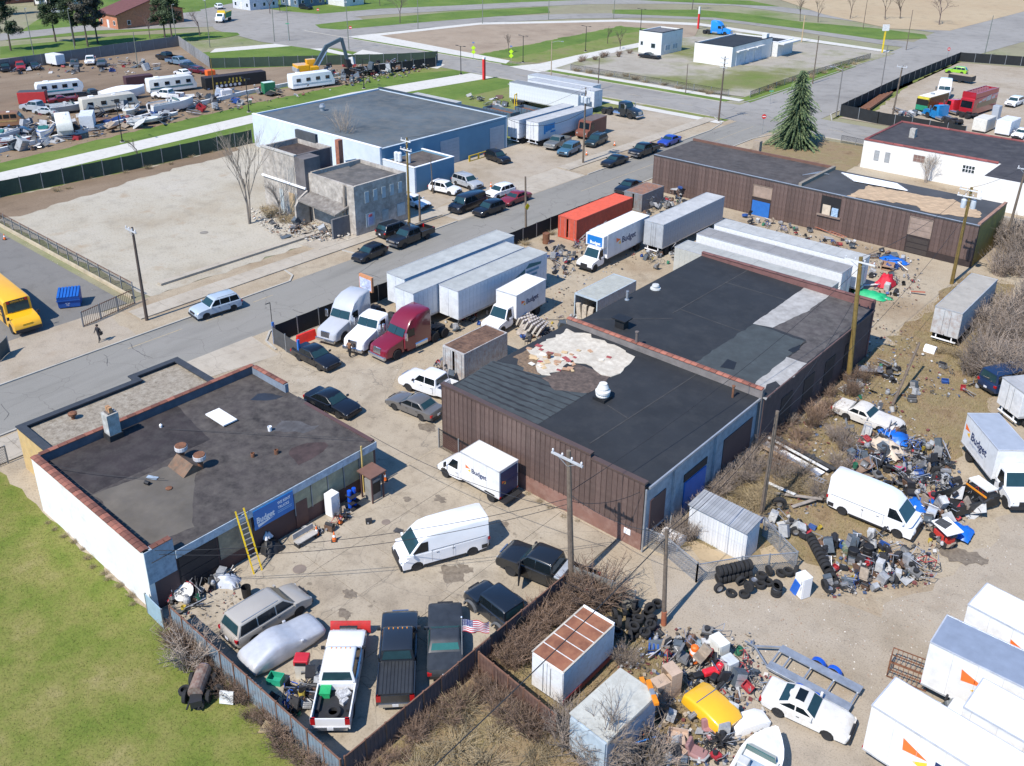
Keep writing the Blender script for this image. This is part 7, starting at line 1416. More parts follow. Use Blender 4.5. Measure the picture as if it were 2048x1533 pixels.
p=at(968,160);o=tag(MB().box(p.x-.25,p.y-.25,0,p.x+.25,p.y+.25,4.4).build('trail_pillar',mat((.6,.02,.02),.5)),'tall red trail marker pillar at the trail crossing','pillar');MB().box(p.x-.27,p.y-.27,4.4,p.x+.27,p.y+.27,4.8).build('cap',m_wht,o)
p=at(1396,58);o=tag(MB().box(p.x-.22,p.y-.22,0,p.x+.22,p.y+.22,4.2).build('trail_pillar',mat((.6,.02,.02),.5)),'red trail marker pillar right of the white two-storey block','pillar');MB().box(p.x-.23,p.y-.23,4.2,p.x+.23,p.y+.23,6.2).build('cap',m_offw,o)
p=at(1764,106);t=thing('pylon_sign',(p.x,p.y,0),R_(-45),'old yellow pylon sign with white box at the end of the weedy lot','sign');MB().box(-.15,-.15,0,.15,.15,6.2).build('post',mat((.7,.5,.02),.6),t);MB().box(-.2,-.8,5.4,.2,.8,6.9).build('sign_box',m_offw,t)
p=at(1603,85);tag(MB().tube((p.x,p.y,0),(p.x,p.y,7),.14,.1).build('bare_post',mat((.5,.35,.2),.7)),'tan bare post behind the white office wing','post')
p=at(545,655);t=thing('signal_post',(p.x,p.y,0),0,'thin grey post with small head on the grass strip by the drive','post');MB().tube((0,0,0),(0,0,2.6),.035,n=6).build('shaft',m_trim,t);MB().cbox((.0,-.25,2.62),(.08,.5,.06)).build('head',m_trim,t)
# billboard by the silver tractor
y,=(at(690,600).y,);bb=thing('billboard',(-67.2,55.0,0),0,'small orange-framed poster board behind the silver truck tractor','billboard')
MB().box(-.1,-.1,0,.1,.1,2.6).build('post',m_trim,bb);MB().box(-.9,-.12,2.0,1.0,.12,3.6).build('frame',mat((.5,.22,.1),.7),bb);MB().box(-.8,-.14,2.15,.9,-.122,3.3).build('poster',mat((.45,.5,.7),.5,var=.5,scale=3),bb)
# wires
def wire(label,a,b,sag=.8,r=.018,group='overhead wires'):
    a,b=Vector(a),Vector(b);n=16;pts=[a+(b-a)*(i/n)-Vector((0,0,sag*4*(i/n)*(1-i/n))) for i in range(n+1)]
    return tag(MB().path(pts,r,5).build('overhead_wire',m_trim if r<.03 else mat((.02,.02,.02),.6)),label,'wire',group)
c,s_,m_=TOPS['c'],TOPS['s'],TOPS['m'];up=Vector((0,0,-1.2))
wire('sagging wire from the garage pier to the central pole',(-43.9,19.2,4.3),c+Vector((0,0,-3.4)),.9);wire('lower of the two wires from the garage pier',(-43.9,19.4,3.9),c+Vector((0,0,-3.8)),1.2)
wire('wire from the central pole to the corner of the brown warehouse',c+Vector((0,0,-3.5)),(-25.9,42.2,4.6),.5);wire('wire from the garage right corner to the central pole',(-44,35.6,4.2),c+Vector((0,0,-4.2)),.7)
wire('wire from the central pole toward the lower right',c+Vector((.4,0,-3)),s_+Vector((0,0,-.2)),.6);wire('green-tinged wire over the front black roof',c+Vector((0,0,-3)),TOPS['y']+Vector((0,0,-1)),1.0)
wire('wire from the short pole to the pole by the shed',s_+Vector((0,0,-.1)),m_+Vector((0,0,-.2)),.5);wire('second wire from the short pole to the pole by the shed',s_+Vector((0,0,-.4)),m_+Vector((0,0,-.9)),.7)
wire('wire from the pole by the shed to the tall yellow-brown pole',m_+Vector((0,0,-.3)),TOPS['y']+Vector((0,0,-4)),.6);wire('black wire from the short pole to the bottom edge',s_+Vector((0,0,-.6)),(-21,8,5.5),.6,.03)
wire('wire from the pole by the shed toward the right brush',m_+Vector((0,0,-.5)),TOPS['r']+Vector((0,0,-3)),1.4);wire('wire from the tall pole to the transformer pole',TOPS['y'],TOPS['r'],.9)
wire('wire from the transformer pole to the pale pole',TOPS['r'],TOPS['r2'],.4);wire('cable looping across the lettered trailer',TOPS['t']+Vector((0,0,-3.5)),(-97,110.3,4.6),1.6,.035)
wire('wire along the street between ruin pole and transformer pole',TOPS['f'],TOPS['t'],1.2);wire('wire from the garage roof to the front parapet',(-56.8,19.0,4.45),onroof(330,965)+Vector((0,0,.3)),.3)
wire('white cord lying along the garage roof toward the corner',onroof(330,860)+Vector((0,0,.05)),(-44.2,35.4,3.9),-.05)
# flag
fp=at(925,1334);ft=thing('flag_pole',(fp.x,fp.y,0),0,'thin metal flag pole on the brown fence of the lower yard','flag pole');MB().tube((0,0,0),(0,0,3.5),.035,.03,8).build('shaft',m_galv,ft);MB().lathe([(.05,3.5),(.06,3.56),(0,3.62)],8).build('finial',m_chrome,ft)
fl=thing('flag',(fp.x,fp.y,3.4),R_(38),'striped red and white flag with starred blue corner on the fence pole','flag')
def fpt(u,v):return(.03+u*1.45,.10*math.sin(u*7+v*2)*u+.05*math.sin(u*13),-v*.85-.10*u*u-.03*math.sin(u*9))
mr,mwht,mbl=mat((.5,.02,.03),.7,var=.05),mat((.75,.75,.75),.7,var=.03),mat((.02,.03,.15),.7,var=.05)
for k in range(13):
    u0=.4 if k<7 else 0;mb=MB();n=14
    mb.add([fpt(u0+(1-u0)*i/n,(k+j)/13) for i in range(n+1) for j in(0,1)],[(2*i,2*i+1,2*i+3,2*i+2) for i in range(n)]);mb.build('stripe',mr if k%2==0 else mwht,fl,fix=False)
mb=MB();mb.add([fpt(.4*i/8,7/13*j) for i in range(9) for j in(0,1)],[(2*i,2*i+1,2*i+3,2*i+2) for i in range(8)]);cn=mb.build('canton',mbl,fl,fix=False)
mb=MB()
for i in range(6):
    for j in range(5):
        x,y,z_=fpt(.035+i*.066,.05+j*.11);
        for sg in(1,-1):mb.add([(x+.028*math.cos(a),y+sg*.006,z_+.028*math.sin(a)) for a in[2*math.pi*q/5 for q in range(5)]],[(0,1,2,3,4)])
mb.build('star_field',mwht,cn,fix=False)
# ================================================================ YARD CLUTTER
rj=random.Random(21)
PAL=[mat(c,.6,var=.25,scale=3,dirt=tuple(x*.5 for x in c),amt=.25) for c in((.36,.025,.035),(.025,.085,.3),(.45,.45,.44),(.025,.025,.028),(.14,.08,.05),(.16,.16,.16),(.5,.1,.02),(.03,.17,.1),(.5,.38,.06),(.3,.24,.18),(.08,.1,.12),(.32,.33,.34))]
m_alu=mat((.5,.51,.53),.35,metal=.6,var=.15);m_wd=mat((.32,.23,.15),.85,var=.3,scale=2);m_wdg=mat((.26,.23,.2),.9,var=.3,scale=2)
def item(name,me,loc,rot,label,cat,group=None,scale=1):
    o=ob(name,me,None,loc,rot);o.scale=(scale,)*3;return tag(o,label,cat,group)
TYRE=tyre_mb(.34,.22).mesh('tyre',m_tyre);fixn(TYRE)
BIGT=tyre_mb(.5,.3).mesh('tyre',m_tyre);fixn(BIGT)
RIMM=MB().lathe([(.2,-.08),(.2,.09),(.16,.07),(.05,.05),(0,.05)],12).mesh('rim',m_rim);fixn(RIMM)
def tyre(px,py,z=.12,kind='flat',deg=0,big=False,rim=False,label='',group=None,world=None):
    p=world or at(px,py);r=.5 if big else.34
    if kind=='flat':o=item('tyre',BIGT if big else TYRE,(p[0],p[1],z),(rj.uniform(-.12,.12),rj.uniform(-.12,.12),0),label,'tyre',group)
    else:o=item('tyre',BIGT if big else TYRE,(p[0],p[1],z+r-.12),(math.pi/2+rj.uniform(-.15,.15),0,R_(deg)),label,'tyre',group)
    if rim:ob('rim',RIMM,o)
    return o
# racked tyres beside the shed: two rows standing on edge
for row,(z,n,y) in enumerate(((.15,8,0),(.72,8,0))):
    for i in range(n):
        a,b=at(1432,1168),at(1500,1152);p=a+(b-a)*((i+.5)/n);tyre(0,0,z,'edge',math.degrees(math.atan2((b-a).y,(b-a).x))+90,label=('upper' if row else 'lower')+' row of tyres standing on edge in the rack by the shed',group='tyres racked beside the shed',world=(p.x,p.y))
for i in range(9):
    a,b=at(1630,1105),at(1662,1165);p=a+(b-a)*(i/8);tyre(0,0,.15,'edge',math.degrees(math.atan2((b-a).y,(b-a).x))+90,label='tyre standing in the long row beside the white refrigerator',group='tyre row beside the refrigerator',world=(p.x,p.y))
    p2=p+Vector((-.5,.25,0));tyre(0,0,.5,'edge',math.degrees(math.atan2((b-a).y,(b-a).x))+90,label='tyre standing in the long row beside the white refrigerator',group='tyre row beside the refrigerator',world=(p2.x,p2.y))
for k,(px,py,z) in enumerate(((1437,1185,.12),(1462,1190,.12),(1488,1192,.12),(1496,1188,.34),(1508,1165,.12),(1522,1160,.34),(1537,1150,.12),(1552,1190,.12),(1552,1190,.34),(1552,1190,.56),(1562,1150,.12),(1575,1152,.34),(1590,1150,.12),(1535,1168,.12),(1520,1175,.2),(1480,1172,.2),(1670,1170,.12),(1690,1178,.12),(1648,1178,.12),(1726,1160,.12),(1742,1130,.12),(1785,1168,.12))):
    tyre(px,py,z,'flat' if k%3 else 'edge',rj.uniform(0,180),label='loose worn tyre lying in front of the tyre rack',group='loose tyres around the rack',rim=k%4==0)
for k in range(26):
    px,py=1190+rj.uniform(-20,130),1225+rj.uniform(-5,62);
    if px<1230 and py>1262:px+=40
    tyre(px,py,.12+.2*rj.randint(0,2),rj.choice(('flat','flat','edge')),rj.uniform(0,180),label='worn tyre in the heap behind the white truck body',group='tyre heap behind the truck body')
for k,(px,py,lab) in enumerate(((1872,958,'large tyre on white rim lying by the scrap pickup body'),(1590,1072,'small wheel on white rim in the weeds by the shed'),(1540,1035,'large black tyre lying below the leaning pole'),(1557,1020,'large black tyre standing behind the leaning pole'),(1716,1100,'stacked black tyre with hubcap beside the drums'),(1658,1183,'alloy wheel leaning in the scrap right of the refrigerator'))):
    tyre(px,py,.16,'edge' if k in(0,1,3) else 'flat',30,big=k in(0,2,3,4),rim=True,label=lab)
for k,(px,py) in enumerate(((370,1385),(398,1418),(418,1362),(440,1390))):tyre(px,py,.12,'edge' if k%2 else 'flat',40,label=['leftmost','lowest','topmost','rightmost'][k]+' wheel of the old tank cart on the lawn')
# tank cart outside the fence
p=at(402,1385);t=thing('tank_cart',(p.x,p.y,0),R_(-48),'rusty barrel tank on a cart outside the steel fence','tank');MB().tube((-.9,0,.75),(.75,0,.75),.4,n=16).build('tank',mat((.17,.1,.075),.7,var=.3,scale=2,dirt=(.3,.28,.24),amt=.3),t);MB().tube((-.93,0,.75),(-.9,0,.75),.38,n=16).build('end_cap',m_bluepaint,t);MB().bar((-1,-.3,.3),(1.4,-.3,.3),.08).bar((-1,.3,.3),(1.4,.3,.3),.08).box(-.5,-.3,.3,-.4,.3,.45).box(.4,-.3,.3,.5,.3,.45).build('frame',m_trim,t);MB().cbox((1.0,.1,.5),(.6,.6,.4),.3).build('pump',m_trim,t)
for i,(u,v) in enumerate(((-.6,-.62),(-.6,.62),(.6,-.62),(.6,.62))):wheel(t,u,v,.34,.2,m_rust)
p=at(455,1408);tag(MB().cbox((p.x,p.y,.45),(.75,.08,.7),.6,0,-.3).build('yard_sign',m_offw),'small pale sign board leaning outside the steel fence','sign')
p=at(534,1465);tag(MB().cbox((p.x,p.y,.3),(.5,.06,.9),.8,.5).build('board',m_ply),'orange-tan board leaning against the outside of the steel fence','board')
# barrels and drums
BAR={}
def barrel(px,py,m,label,z=0,lie=None,s=1,group=None):
    if m.name not in BAR:BAR[m.name]=MB().lathe([(.27,0),(.29,.02),(.28,.28),(.295,.3),(.28,.32),(.28,.58),(.295,.6),(.28,.62),(.29,.86),(.26,.88),(.25,.85),(0,.85)],16).mesh('drum',m);fixn(BAR[m.name])
    p=at(px,py);return item('drum',BAR[m.name],(p.x,p.y,z+(.29 if lie is not None else 0)),(math.pi/2,0,R_(lie)) if lie is not None else(0,0,0),label,'drum',group,s)
m_gdrum=mat((.12,.2,.15),.6,dirt=(.25,.12,.05),amt=.35)
barrel(1690,1095,m_gdrum,'left of two green and rust drums lying behind the tyres',lie=30);barrel(1706,1105,m_gdrum,'right of two green and rust drums lying behind the tyres',lie=30)
barrel(1703,1125,m_black,'black drum standing behind the long tyre row',s=1.2);barrel(1733,1118,m_black,'black drum with green top among the scrap',s=1.2)
barrel(1386,1290,mat((.2,.26,.3),.5),'blue-grey plastic drum lying by the gravel drive',lie=80,s=1.1)
tb=thing('traffic_barrel',tuple(at(1387,1322)),0,'orange and white traffic barrel standing in the scrap','traffic barrel');m_to=mat((.8,.16,.02),.5,var=.06)
for i in range(5):MB().lathe([(.30-.02*i,.02+.2*i),(.30-.02*i,.21+.2*i)],14).build('band',m_to if i%2==0 else m_wht,tb)
MB().lathe([(.36,0),(.36,.05),(0,.05)],14).build('base',m_black,tb);MB().lathe([(.2,1.02),(.12,1.1),(0,1.1)],14).build('top',m_to,tb)
barrel(1092,487,m_rust,'rusty brown tank standing beside the street fence',s=1.5)
barrel(1675,735,m_bluepaint,'blue drum at the east wall of the warehouse');
# appliances
def fridge(px,py,deg,label,h=1.7,m=None,z=0,w_=.75):
    p=at(px,py);t=thing('refrigerator',(p.x,p.y,z),R_(deg),label,'refrigerator');mm=m or mat((.74,.74,.74),.35,var=.04);MB().box(-w_/2,-.35,.03,w_/2,.3,h).build('body',mm,t,bevel=.03)
    MB().box(-w_/2+.01,-.41,h*.66,w_/2-.01,-.352,h-.01).build('door',mm,t);MB().box(-w_/2+.01,-.41,.08,w_/2-.01,-.352,h*.65).build('door',mm,t)
    for z_ in(h*.45,h*.72):MB().box(w_/2-.12,-.45,z_,w_/2-.09,-.41,z_+.25).build('handle',m_chrome,t)
fridge(1604,1190,-25,'white refrigerator standing at the end of the tyre rack',1.55);fridge(665,1028,95,'white refrigerator against the garage front',1.75,None);fridge(1437,1312,-20,'cream freezer standing at the edge of the gravel drive',1.25,mat((.66,.66,.60),.45),w_=1.0);fridge(1458,1345,-20,'light grey washing cabinet beside the red machines',1.0,mat((.5,.52,.52),.5))
p=at(1592,1188);t=thing('blue_cooler',(p.x,p.y,0),R_(-20),'blue bottle crate cooler leaning on the refrigerator','cooler');MB().cbox((0,0,.55),(.5,.35,1.1),0,.25).build('body',mat((.02,.12,.5),.5),t)
# kiosk with water jugs beside the fridge
p=at(722,985);k_=thing('payment_kiosk',(-42.9,34.6,0),0,'brown kiosk with flat roof at the right end of the garage front','kiosk')
for sx in(-.55,.55):
    for sy in(-.5,.5):MB().box(sx-.05,sy-.05,0,sx+.05,sy+.05,2.2).build('post',m_brownp,k_)
MB().box(-.75,-.7,2.2,.75,.7,2.3).build('roof',mat((.15,.08,.06),.7),k_);MB().box(-.35,-.4,0,.4,.4,1.7).build('machine',mat((.25,.24,.22),.6),k_);MB().box(.4,-.35,.6,.43,.35,1.5).build('display',m_black,k_)
jr=thing('jug_rack',(-43.0,32.9,0),0,'rack of blue water jugs between refrigerator and kiosk','rack')
for i in range(3):
    MB().box(-.35,-.4,.1+i*.5,.35,.4,.14+i*.5).build('shelf',m_trim,jr)
    for y in(-.2,.2):MB().tube((-.1,y,.16+i*.5),(-.1,y,.52+i*.5),.15,n=12).build('jug',mat((.01,.08,.5),.2),jr)
# ladder, bench, cones
def ladder(label,a,b,wd,m,group=None,n=14,name='ladder'):
    a,b=Vector(a),Vector(b);t=thing(name,tuple(a),0,label,'ladder',group);d=b-a;side=d.cross(Vector((0,0,1)));side=(side.normalized() if side.length>.01 else Vector((1,0,0)))*wd/2
    for s in(1,-1):MB().bar(side*s,d+side*s,.09,.05).build('stile',m,t)
    for i in range(n):c=d*((i+.7)/(n+.4));MB().bar(c-side,c+side,.05,.04).build('rung',m_alu,t)
    return t
ladder('tall yellow ladder leaning on the garage front',(-42.4,24.7,0),(-44.0,24.9,3.9),.55,mat((.75,.5,.01),.5),n=12)
bn=thing('bench',(-42.5,28.5,0),R_(90),'grey plastic bench beside the garage door','bench');MB().box(-.8,-.25,.4,.8,.25,.46).build('seat',mat((.4,.38,.35),.7),bn);MB().box(-.8,.25,.55,.8,.32,.95).build('backrest',mat((.4,.38,.35),.7),bn)
for x in(-.7,.7):MB().box(x-.05,-.22,0,x+.05,.3,.4).build('leg',m_trim,bn)
CONE=None
def cone(px,py,label,group='orange traffic cones'):
    p=at(px,py);t=thing('traffic_cone',(p.x,p.y,.04),rj.random(),label,'cone',group);MB().box(-.2,-.2,0,.2,.2,.04).build('base',m_black,t);MB().lathe([(.15,.04),(.03,.72),(0,.72)],10).build('body',m_to,t);MB().lathe([(.105,.34),(.075,.5)],10).build('white_band',m_wht,t)
for px,py,lab in((770,962,'traffic cone in the shadow of the garage corner'),(681,1048,'traffic cone in front of the refrigerator'),(634,1072,'leftmost traffic cone below the blue sign'),(669,1083,'traffic cone standing by the little black machine'),(1229,292,'orange cone behind the parked cars across the street'),(1173,311,'orange cone at the foot of the transformer pole'),(982,375,'orange cone on the forecourt of the blue workshop'),(10,480,'orange cone at the left edge of the asphalt yard'),(42,143,'orange cone in front of the red sport utility'),(1990,985,'orange stand beside the scrap pickup body')):cone(px,py,lab)
def blob(name,px,py,size,m,label,cat,z=0,deg=0,seed=1,group=None,n=10,world=None,flat=.0):
    "crumpled soft heap: cloth, sheet or bag"
    r_=random.Random(seed);p=world or at(px,py);L,W_,H_=size;N=n;vs=[]
    for i in range(N+1):
        for j in range(N+1):
            u,v=i/N*2-1,j/N*2-1;q=max(0,1-max(abs(u),abs(v))**2.2);vs.append((u*L/2+r_.gauss(0,L*.025),v*W_/2+r_.gauss(0,W_*.025),q*H_*(.55+.45*r_.random())+.02))
    mb=MB();mb.add(vs,[(i*(N+1)+j,(i+1)*(N+1)+j,(i+1)*(N+1)+j+1,i*(N+1)+j+1) for i in range(N) for j in range(N)]);o=tag(mb.build(name,m,None,smooth=True,fix=False),label,cat,group);o.location=(p[0],p[1],z);o.rotation_euler=(0,0,R_(deg));return o
m_tarpb=mat((.01,.12,.5),.4,var=.15);m_cloth=mat((.5,.42,.33),.8,var=.1);m_redc2=mat((.5,.01,.03),.7,var=.1);m_dark=mat((.05,.05,.05),.8,var=.4,scale=4);m_bagw=mat((.6,.6,.62),.5)
blob('tarpaulin',1785,883,(2.2,1.8,.7),m_tarpb,'blue tarp over the top of the scrap heap','tarp',.3,20,3);blob('blanket',1770,903,(3.0,1.7,.8),m_cloth,'beige cloth draped over scrap below the blue tarp','blanket',.3,-20,4)
blob('tarpaulin',1848,1015,(2.2,1.6,.6),m_tarpb,'crumpled blue tarp left of the scrap pickup body','tarp',.1,40,5);blob('tarpaulin',1916,1072,(1.6,1.6,.6),m_tarpb,'blue tarp over the back of the small red machine','tarp',.3,0,6)
blob('tarpaulin',1788,523,(3.0,1.8,.5),m_tarpb,'blue tarp on the grass near the rear warehouse door','tarp',.05,-20,7);blob('tarpaulin',1738,592,(3.4,1.8,.6),mat((.02,.35,.15),.5),'bright green tarp at the rear corner of the warehouse','tarp',.05,10,8);blob('tarpaulin',1770,598,(1.4,.9,.2),mat((.02,.35,.15),.5),'small green plastic sheet lying right of the green tarp','tarp',.02,40,9)
blob('red_cloth',1770,572,(1.8,2.2,1.5),m_redc2,'red blanket draped over furniture behind the warehouse','blanket',.1,0,10)
blob('wrapped_bundle',453,1168,(1.6,1.0,.8),mat((.42,.45,.5),.5),'grey tarp-wrapped bundle in front of the garage door','bundle',.02,35,11);blob('trash_bags',540,1098,(1.6,1.4,.9),m_black,'pile of black bags and white bag beside the yellow ladder','bags',.02,0,12);blob('plastic_bag',536,1092,(.6,.6,.5),m_bagw,'white plastic bag on top of the black bags','bag',.7,0,13)
blob('mattress_pile',1060,660,(2.0,3.0,1.4),mat((.3,.26,.22),.8,var=.5,scale=3),'pile of striped rolled mattresses beside the box truck','mattresses',.05,20,14);
# striped mattresses: individual pads
for k in range(7):
    p=at(1042+k*7,648+k*6);t=thing('mattress',(p.x,p.y,.15+.12*k),R_(70+k*6),['first','second','third','fourth','fifth','sixth','seventh'][k]+' striped mattress from the left in the pile by the box truck','mattress','striped mattresses by the box truck');MB().cbox((0,0,.5),(1.7,.18,1.0),0,0,.5).build('pad',mat((.5,.46,.4),.85),t)
    for i in range(5):MB().cbox((-.7+i*.35,0,.5),(.09,.19,1.01),0,0,.5).build('stripe',mat((.12,.1,.16),.85),t)
for k in range(3):tag(MB().cbox((-48.8+(k-1)*.65,66.9,1.0),(.5,.25,1.9),.1*k,.15*(k-1)).build('striped_mattress',mat((.42,.36,.28),.85,var=.3,scale=6)),['left','middle','right'][k]+' rolled mattress in the open end of the grey container','mattress','mattresses in the open container')
# scrap prototypes
def _m(mb,ms):me=mb.mesh('part',ms);fixn(me);return me
PRO=[]
def proto(name,label,cat,builder,cols):
    for c in cols:PRO.append((name,label,cat,_m(builder(),[PAL[c],m_trim,m_alu])))
def k2(mb,i):mb.k=i;return mb
def b_engine():mb=MB().cbox((0,0,.25),(.6,.4,.4));k2(mb,1).tube((-.3,0,.45),(.3,0,.45),.14,n=8);k2(mb,2).tube((-.1,-.3,.2),(-.1,.3,.2),.08,n=8);return mb
def b_mower():mb=MB().cbox((0,0,.28),(.6,.5,.18));k2(mb,1).tube((0,0,.3),(0,0,.55),.16,n=10);[mb.tube((sx*.26,sy*.28-.04,.12),(sx*.26,sy*.28+.04,.12),.12,n=8) for sx in(1,-1) for sy in(1,-1)];k2(mb,2).bar((-.3,-.2,.3),(-1.0,-.22,.95),.03).bar((-.3,.2,.3),(-1.0,.22,.95),.03).bar((-1,-.22,.95),(-1,.22,.95),.03);return mb
def b_crate():
    mb=MB().box(-.3,-.22,0,.3,.22,.04)
    for i in range(3):[mb.box(-.3,s*.22-.015,.06+i*.1,.3,s*.22+.015,.13+i*.1) for s in(1,-1)];[mb.box(s*.3-.015,-.22,.06+i*.1,s*.3+.015,.22,.13+i*.1) for s in(1,-1)]
    return mb
def b_bike():
    mb=MB();pts=[(-.5,0,.33),(-.05,0,.3),(-.2,0,.8),(.38,0,.78),(.52,0,.33)]
    for a,b in((0,1),(1,2),(2,0),(2,3),(1,3),(3,4)):mb.tube(pts[a],pts[b],.022,n=6)
    k2(mb,1)
    for x in(-.5,.52):
        for i in range(14):a,b=2*math.pi*i/14,2*math.pi*(i+1)/14;mb.tube((x+.33*math.cos(a),0,.33+.33*math.sin(a)),(x+.33*math.cos(b),0,.33+.33*math.sin(b)),.022,n=5)
    mb.cbox((-.22,0,.88),(.25,.14,.06));k2(mb,2).bar((.36,-.28,.98),(.36,.28,.98),.03).bar((.38,0,.78),(.36,0,.98),.03);return mb
def b_toolbox():mb=MB().cbox((0,0,.18),(.6,.32,.3));k2(mb,2).cbox((0,0,.36),(.3,.05,.06));return mb
def b_can():return MB().lathe([(.16,0),(.19,.4),(.17,.4),(.14,.05),(0,.05)],10)
def b_panel():return MB().hexa([(-.6,-.4,0),(.6,-.4,.1),(.6,.4,.02),(-.6,.4,.12),(-.6,-.4,.03),(.6,-.4,.13),(.6,.4,.05),(-.6,.4,.15)])
def b_pipes():
    mb=MB();r_=random.Random(5)
    for i in range(6):mb.k=(0,1,2)[i%3];a=r_.uniform(0,3.1);mb.tube((-.7*math.cos(a),-.7*math.sin(a),.05+.08*i),(.7*math.cos(a),.7*math.sin(a),.1+.08*i),.03,n=6)
    return mb
def b_chair():mb=MB().cbox((0,0,.42),(.5,.5,.14)).cbox((-.25,0,.75),(.12,.5,.6));k2(mb,1);[mb.box(sx*.2-.02,sy*.2-.02,0,sx*.2+.02,sy*.2+.02,.36) for sx in(1,-1) for sy in(1,-1)];return mb
def b_tank():mb=MB().lathe([(.0,.0),(.15,.02),(.2,.12),(.2,.34),(.14,.44),(.05,.46)],12);k2(mb,2).lathe([(.1,.44),(.1,.54)],10);return mb
def b_cab():mb=MB().cbox((0,0,.4),(.6,.5,.8));k2(mb,2).cbox((0,-.26,.55),(.54,.02,.3)).cbox((0,-.26,.2),(.54,.02,.3));return mb
proto('engine_part','greasy engine part','engine part',b_engine,(3,4,10,5));proto('lawn_mower','discarded lawn mower','lawn mower',b_mower,(0,3,5));proto('crate','small plastic crate','crate',b_crate,(1,2,0));proto('bicycle','old bicycle','bicycle',b_bike,(1,0,5,3))
proto('tool_box','metal tool box','tool box',b_toolbox,(3,5,4));proto('bucket','plastic bucket','bucket',b_can,(2,8,7,3));proto('sheet_metal_scrap','bent sheet metal panel','metal panel',b_panel,(11,2,9,4,10,3));proto('pipe_bundle','tangle of pipes','pipes',b_pipes,(4,11,3,5,4));proto('chair','broken chair','chair',b_chair,(9,3,5));proto('gas_bottle','gas bottle','gas bottle',b_tank,(2,11));proto('cabinet','small metal cabinet','cabinet',b_cab,(11,2,10))
def inside(px,py,poly):
    c=False;n=len(poly)
    for i in range(n):
        (x1,y1),(x2,y2)=poly[i],poly[(i+1)%n]
        if(y1>py)!=(y2>py) and px<(x2-x1)*(py-y1)/(y2-y1)+x1:c=not c
    return c
def pts_in(poly,n,avoid=()):
    xs=[p[0] for p in poly];ys=[p[1] for p in poly];out=[];g_=0
    while len(out)<n and g_<n*60:
        g_+=1;x,y=rj.uniform(min(xs),max(xs)),rj.uniform(min(ys),max(ys))
        if inside(x,y,poly) and not any(inside(x,y,a) for a in avoid):out.append((x,y))
    return out
VAN2=[(1640,960),(1720,950),(1845,1030),(1840,1085),(1760,1085),(1655,1035)]
def scatter(poly,n,place,group,heap=.3,avoid=(),sel=None,smin=.55,smax=1.1):
    for px,py in pts_in(poly,n,avoid):
        nm,lb,ct,me=rj.choice(sel or PRO);p=at(px,py);o=item(nm,me,(p.x,p.y,rj.random()**2*heap),(rj.uniform(-.5,.5),rj.uniform(-.5,.5),rj.uniform(0,6.3)),lb+' '+place,ct,group,rj.uniform(smin,smax))
scatter([(1690,880),(1800,862),(1880,900),(1900,960),(1890,1010),(1850,1075),(1830,1020),(1760,960),(1700,950)],190,'in the scrap heap above the white van','scrap heap above the white van',.7,(VAN2,),smin=.6,smax=1.2)
scatter([(1640,1095),(1760,1075),(1800,1110),(1850,1140),(1800,1175),(1700,1190),(1660,1180)],105,'in the scrap right of the refrigerator','scrap right of the refrigerator',.45,smin=.6,smax=1.2)
scatter([(1290,1270),(1420,1260),(1500,1320),(1500,1400),(1460,1450),(1380,1400),(1330,1350)],75,'in the scrap around the traffic barrel','scrap around the traffic barrel',.4,smin=.6,smax=1.2)
scatter([(1310,1440),(1440,1440),(1470,1533),(1300,1533)],30,'in the clutter at the bottom edge','clutter at the bottom edge',.4)
scatter([(1040,680),(1110,640),(1160,600),(1180,620),(1150,660),(1060,720)],34,'in the clutter beside the container','clutter beside the warehouse',.4)
scatter([(1090,500),(1160,480),(1190,495),(1150,545),(1105,560)],46,'between trailers and large box truck','clutter between trailers and box truck',.5)
scatter([(1270,500),(1350,480),(1370,510),(1310,545)],34,'beside the large box truck','clutter right of the box truck',.4);scatter([(1280,420),(1380,385),(1400,400),(1300,440)],44,'heaped below the rear warehouse','heap below the rear warehouse',1.6)
scatter([(1460,430),(1520,435),(1640,470),(1720,490),(1700,500),(1500,450)],36,'along the rear warehouse wall','clutter along the rear wall',.4);scatter([(1740,500),(1820,510),(1830,580),(1770,600),(1735,560)],36,'around the red blanket','clutter around the red blanket',.4)
scatter([(335,1185),(400,1165),(420,1200),(380,1240),(345,1225)],22,'in the corner beside the garage door','clutter beside the garage door',.5);scatter([(560,1390),(615,1375),(640,1400),(590,1445),(540,1430)],18,'in the lower yard beside the white pickup','clutter beside the white pickup',.3)
scatter([(600,1350),(640,1340),(650,1390),(615,1400)],10,'beside the covered car','clutter beside the covered car',.3);scatter([(1660,700),(1760,690),(1850,800),(1760,840),(1680,780)],46,'scattered in the weeds right of the warehouse','scrap in the weeds',.15)
scatter([(1560,1050),(1640,1040),(1650,1090),(1590,1100),(1500,1030)],20,'in the weeds behind the shed','scrap in the weeds behind the shed',.2);scatter([(880,640),(960,630),(960,660),(890,668)],12,'under the ends of the white trailers','clutter under the trailers',.2);scatter([(840,745),(900,720),(905,770),(870,775)],12,'beside the rusty white container','clutter beside the rusty container',.4)
scatter([(1880,980),(1960,960),(1960,1030),(1900,1060)],26,'inside and around the scrap pickup body','scrap in the pickup body',.9);scatter([(1850,1050),(1900,1040),(1900,1100),(1860,1110)],16,'below the scrap pickup body','scrap below the pickup body',.4);scatter([(1870,740),(1960,720),(1960,790),(1900,790)],10,'on the track by the blue van','scrap by the blue van',.1)
scatter([(380,1165),(470,1150),(500,1140),(480,1180),(400,1190)],14,'in front of the garage overhead door','clutter at the overhead door',.3);scatter([(600,1060),(700,1030),(700,1045),(620,1080)],8,'along the garage front','clutter along the garage front',.1)
FARJ=[q for q in PRO if q[0] in('sheet_metal_scrap','engine_part','pipe_bundle','crate','cabinet')]
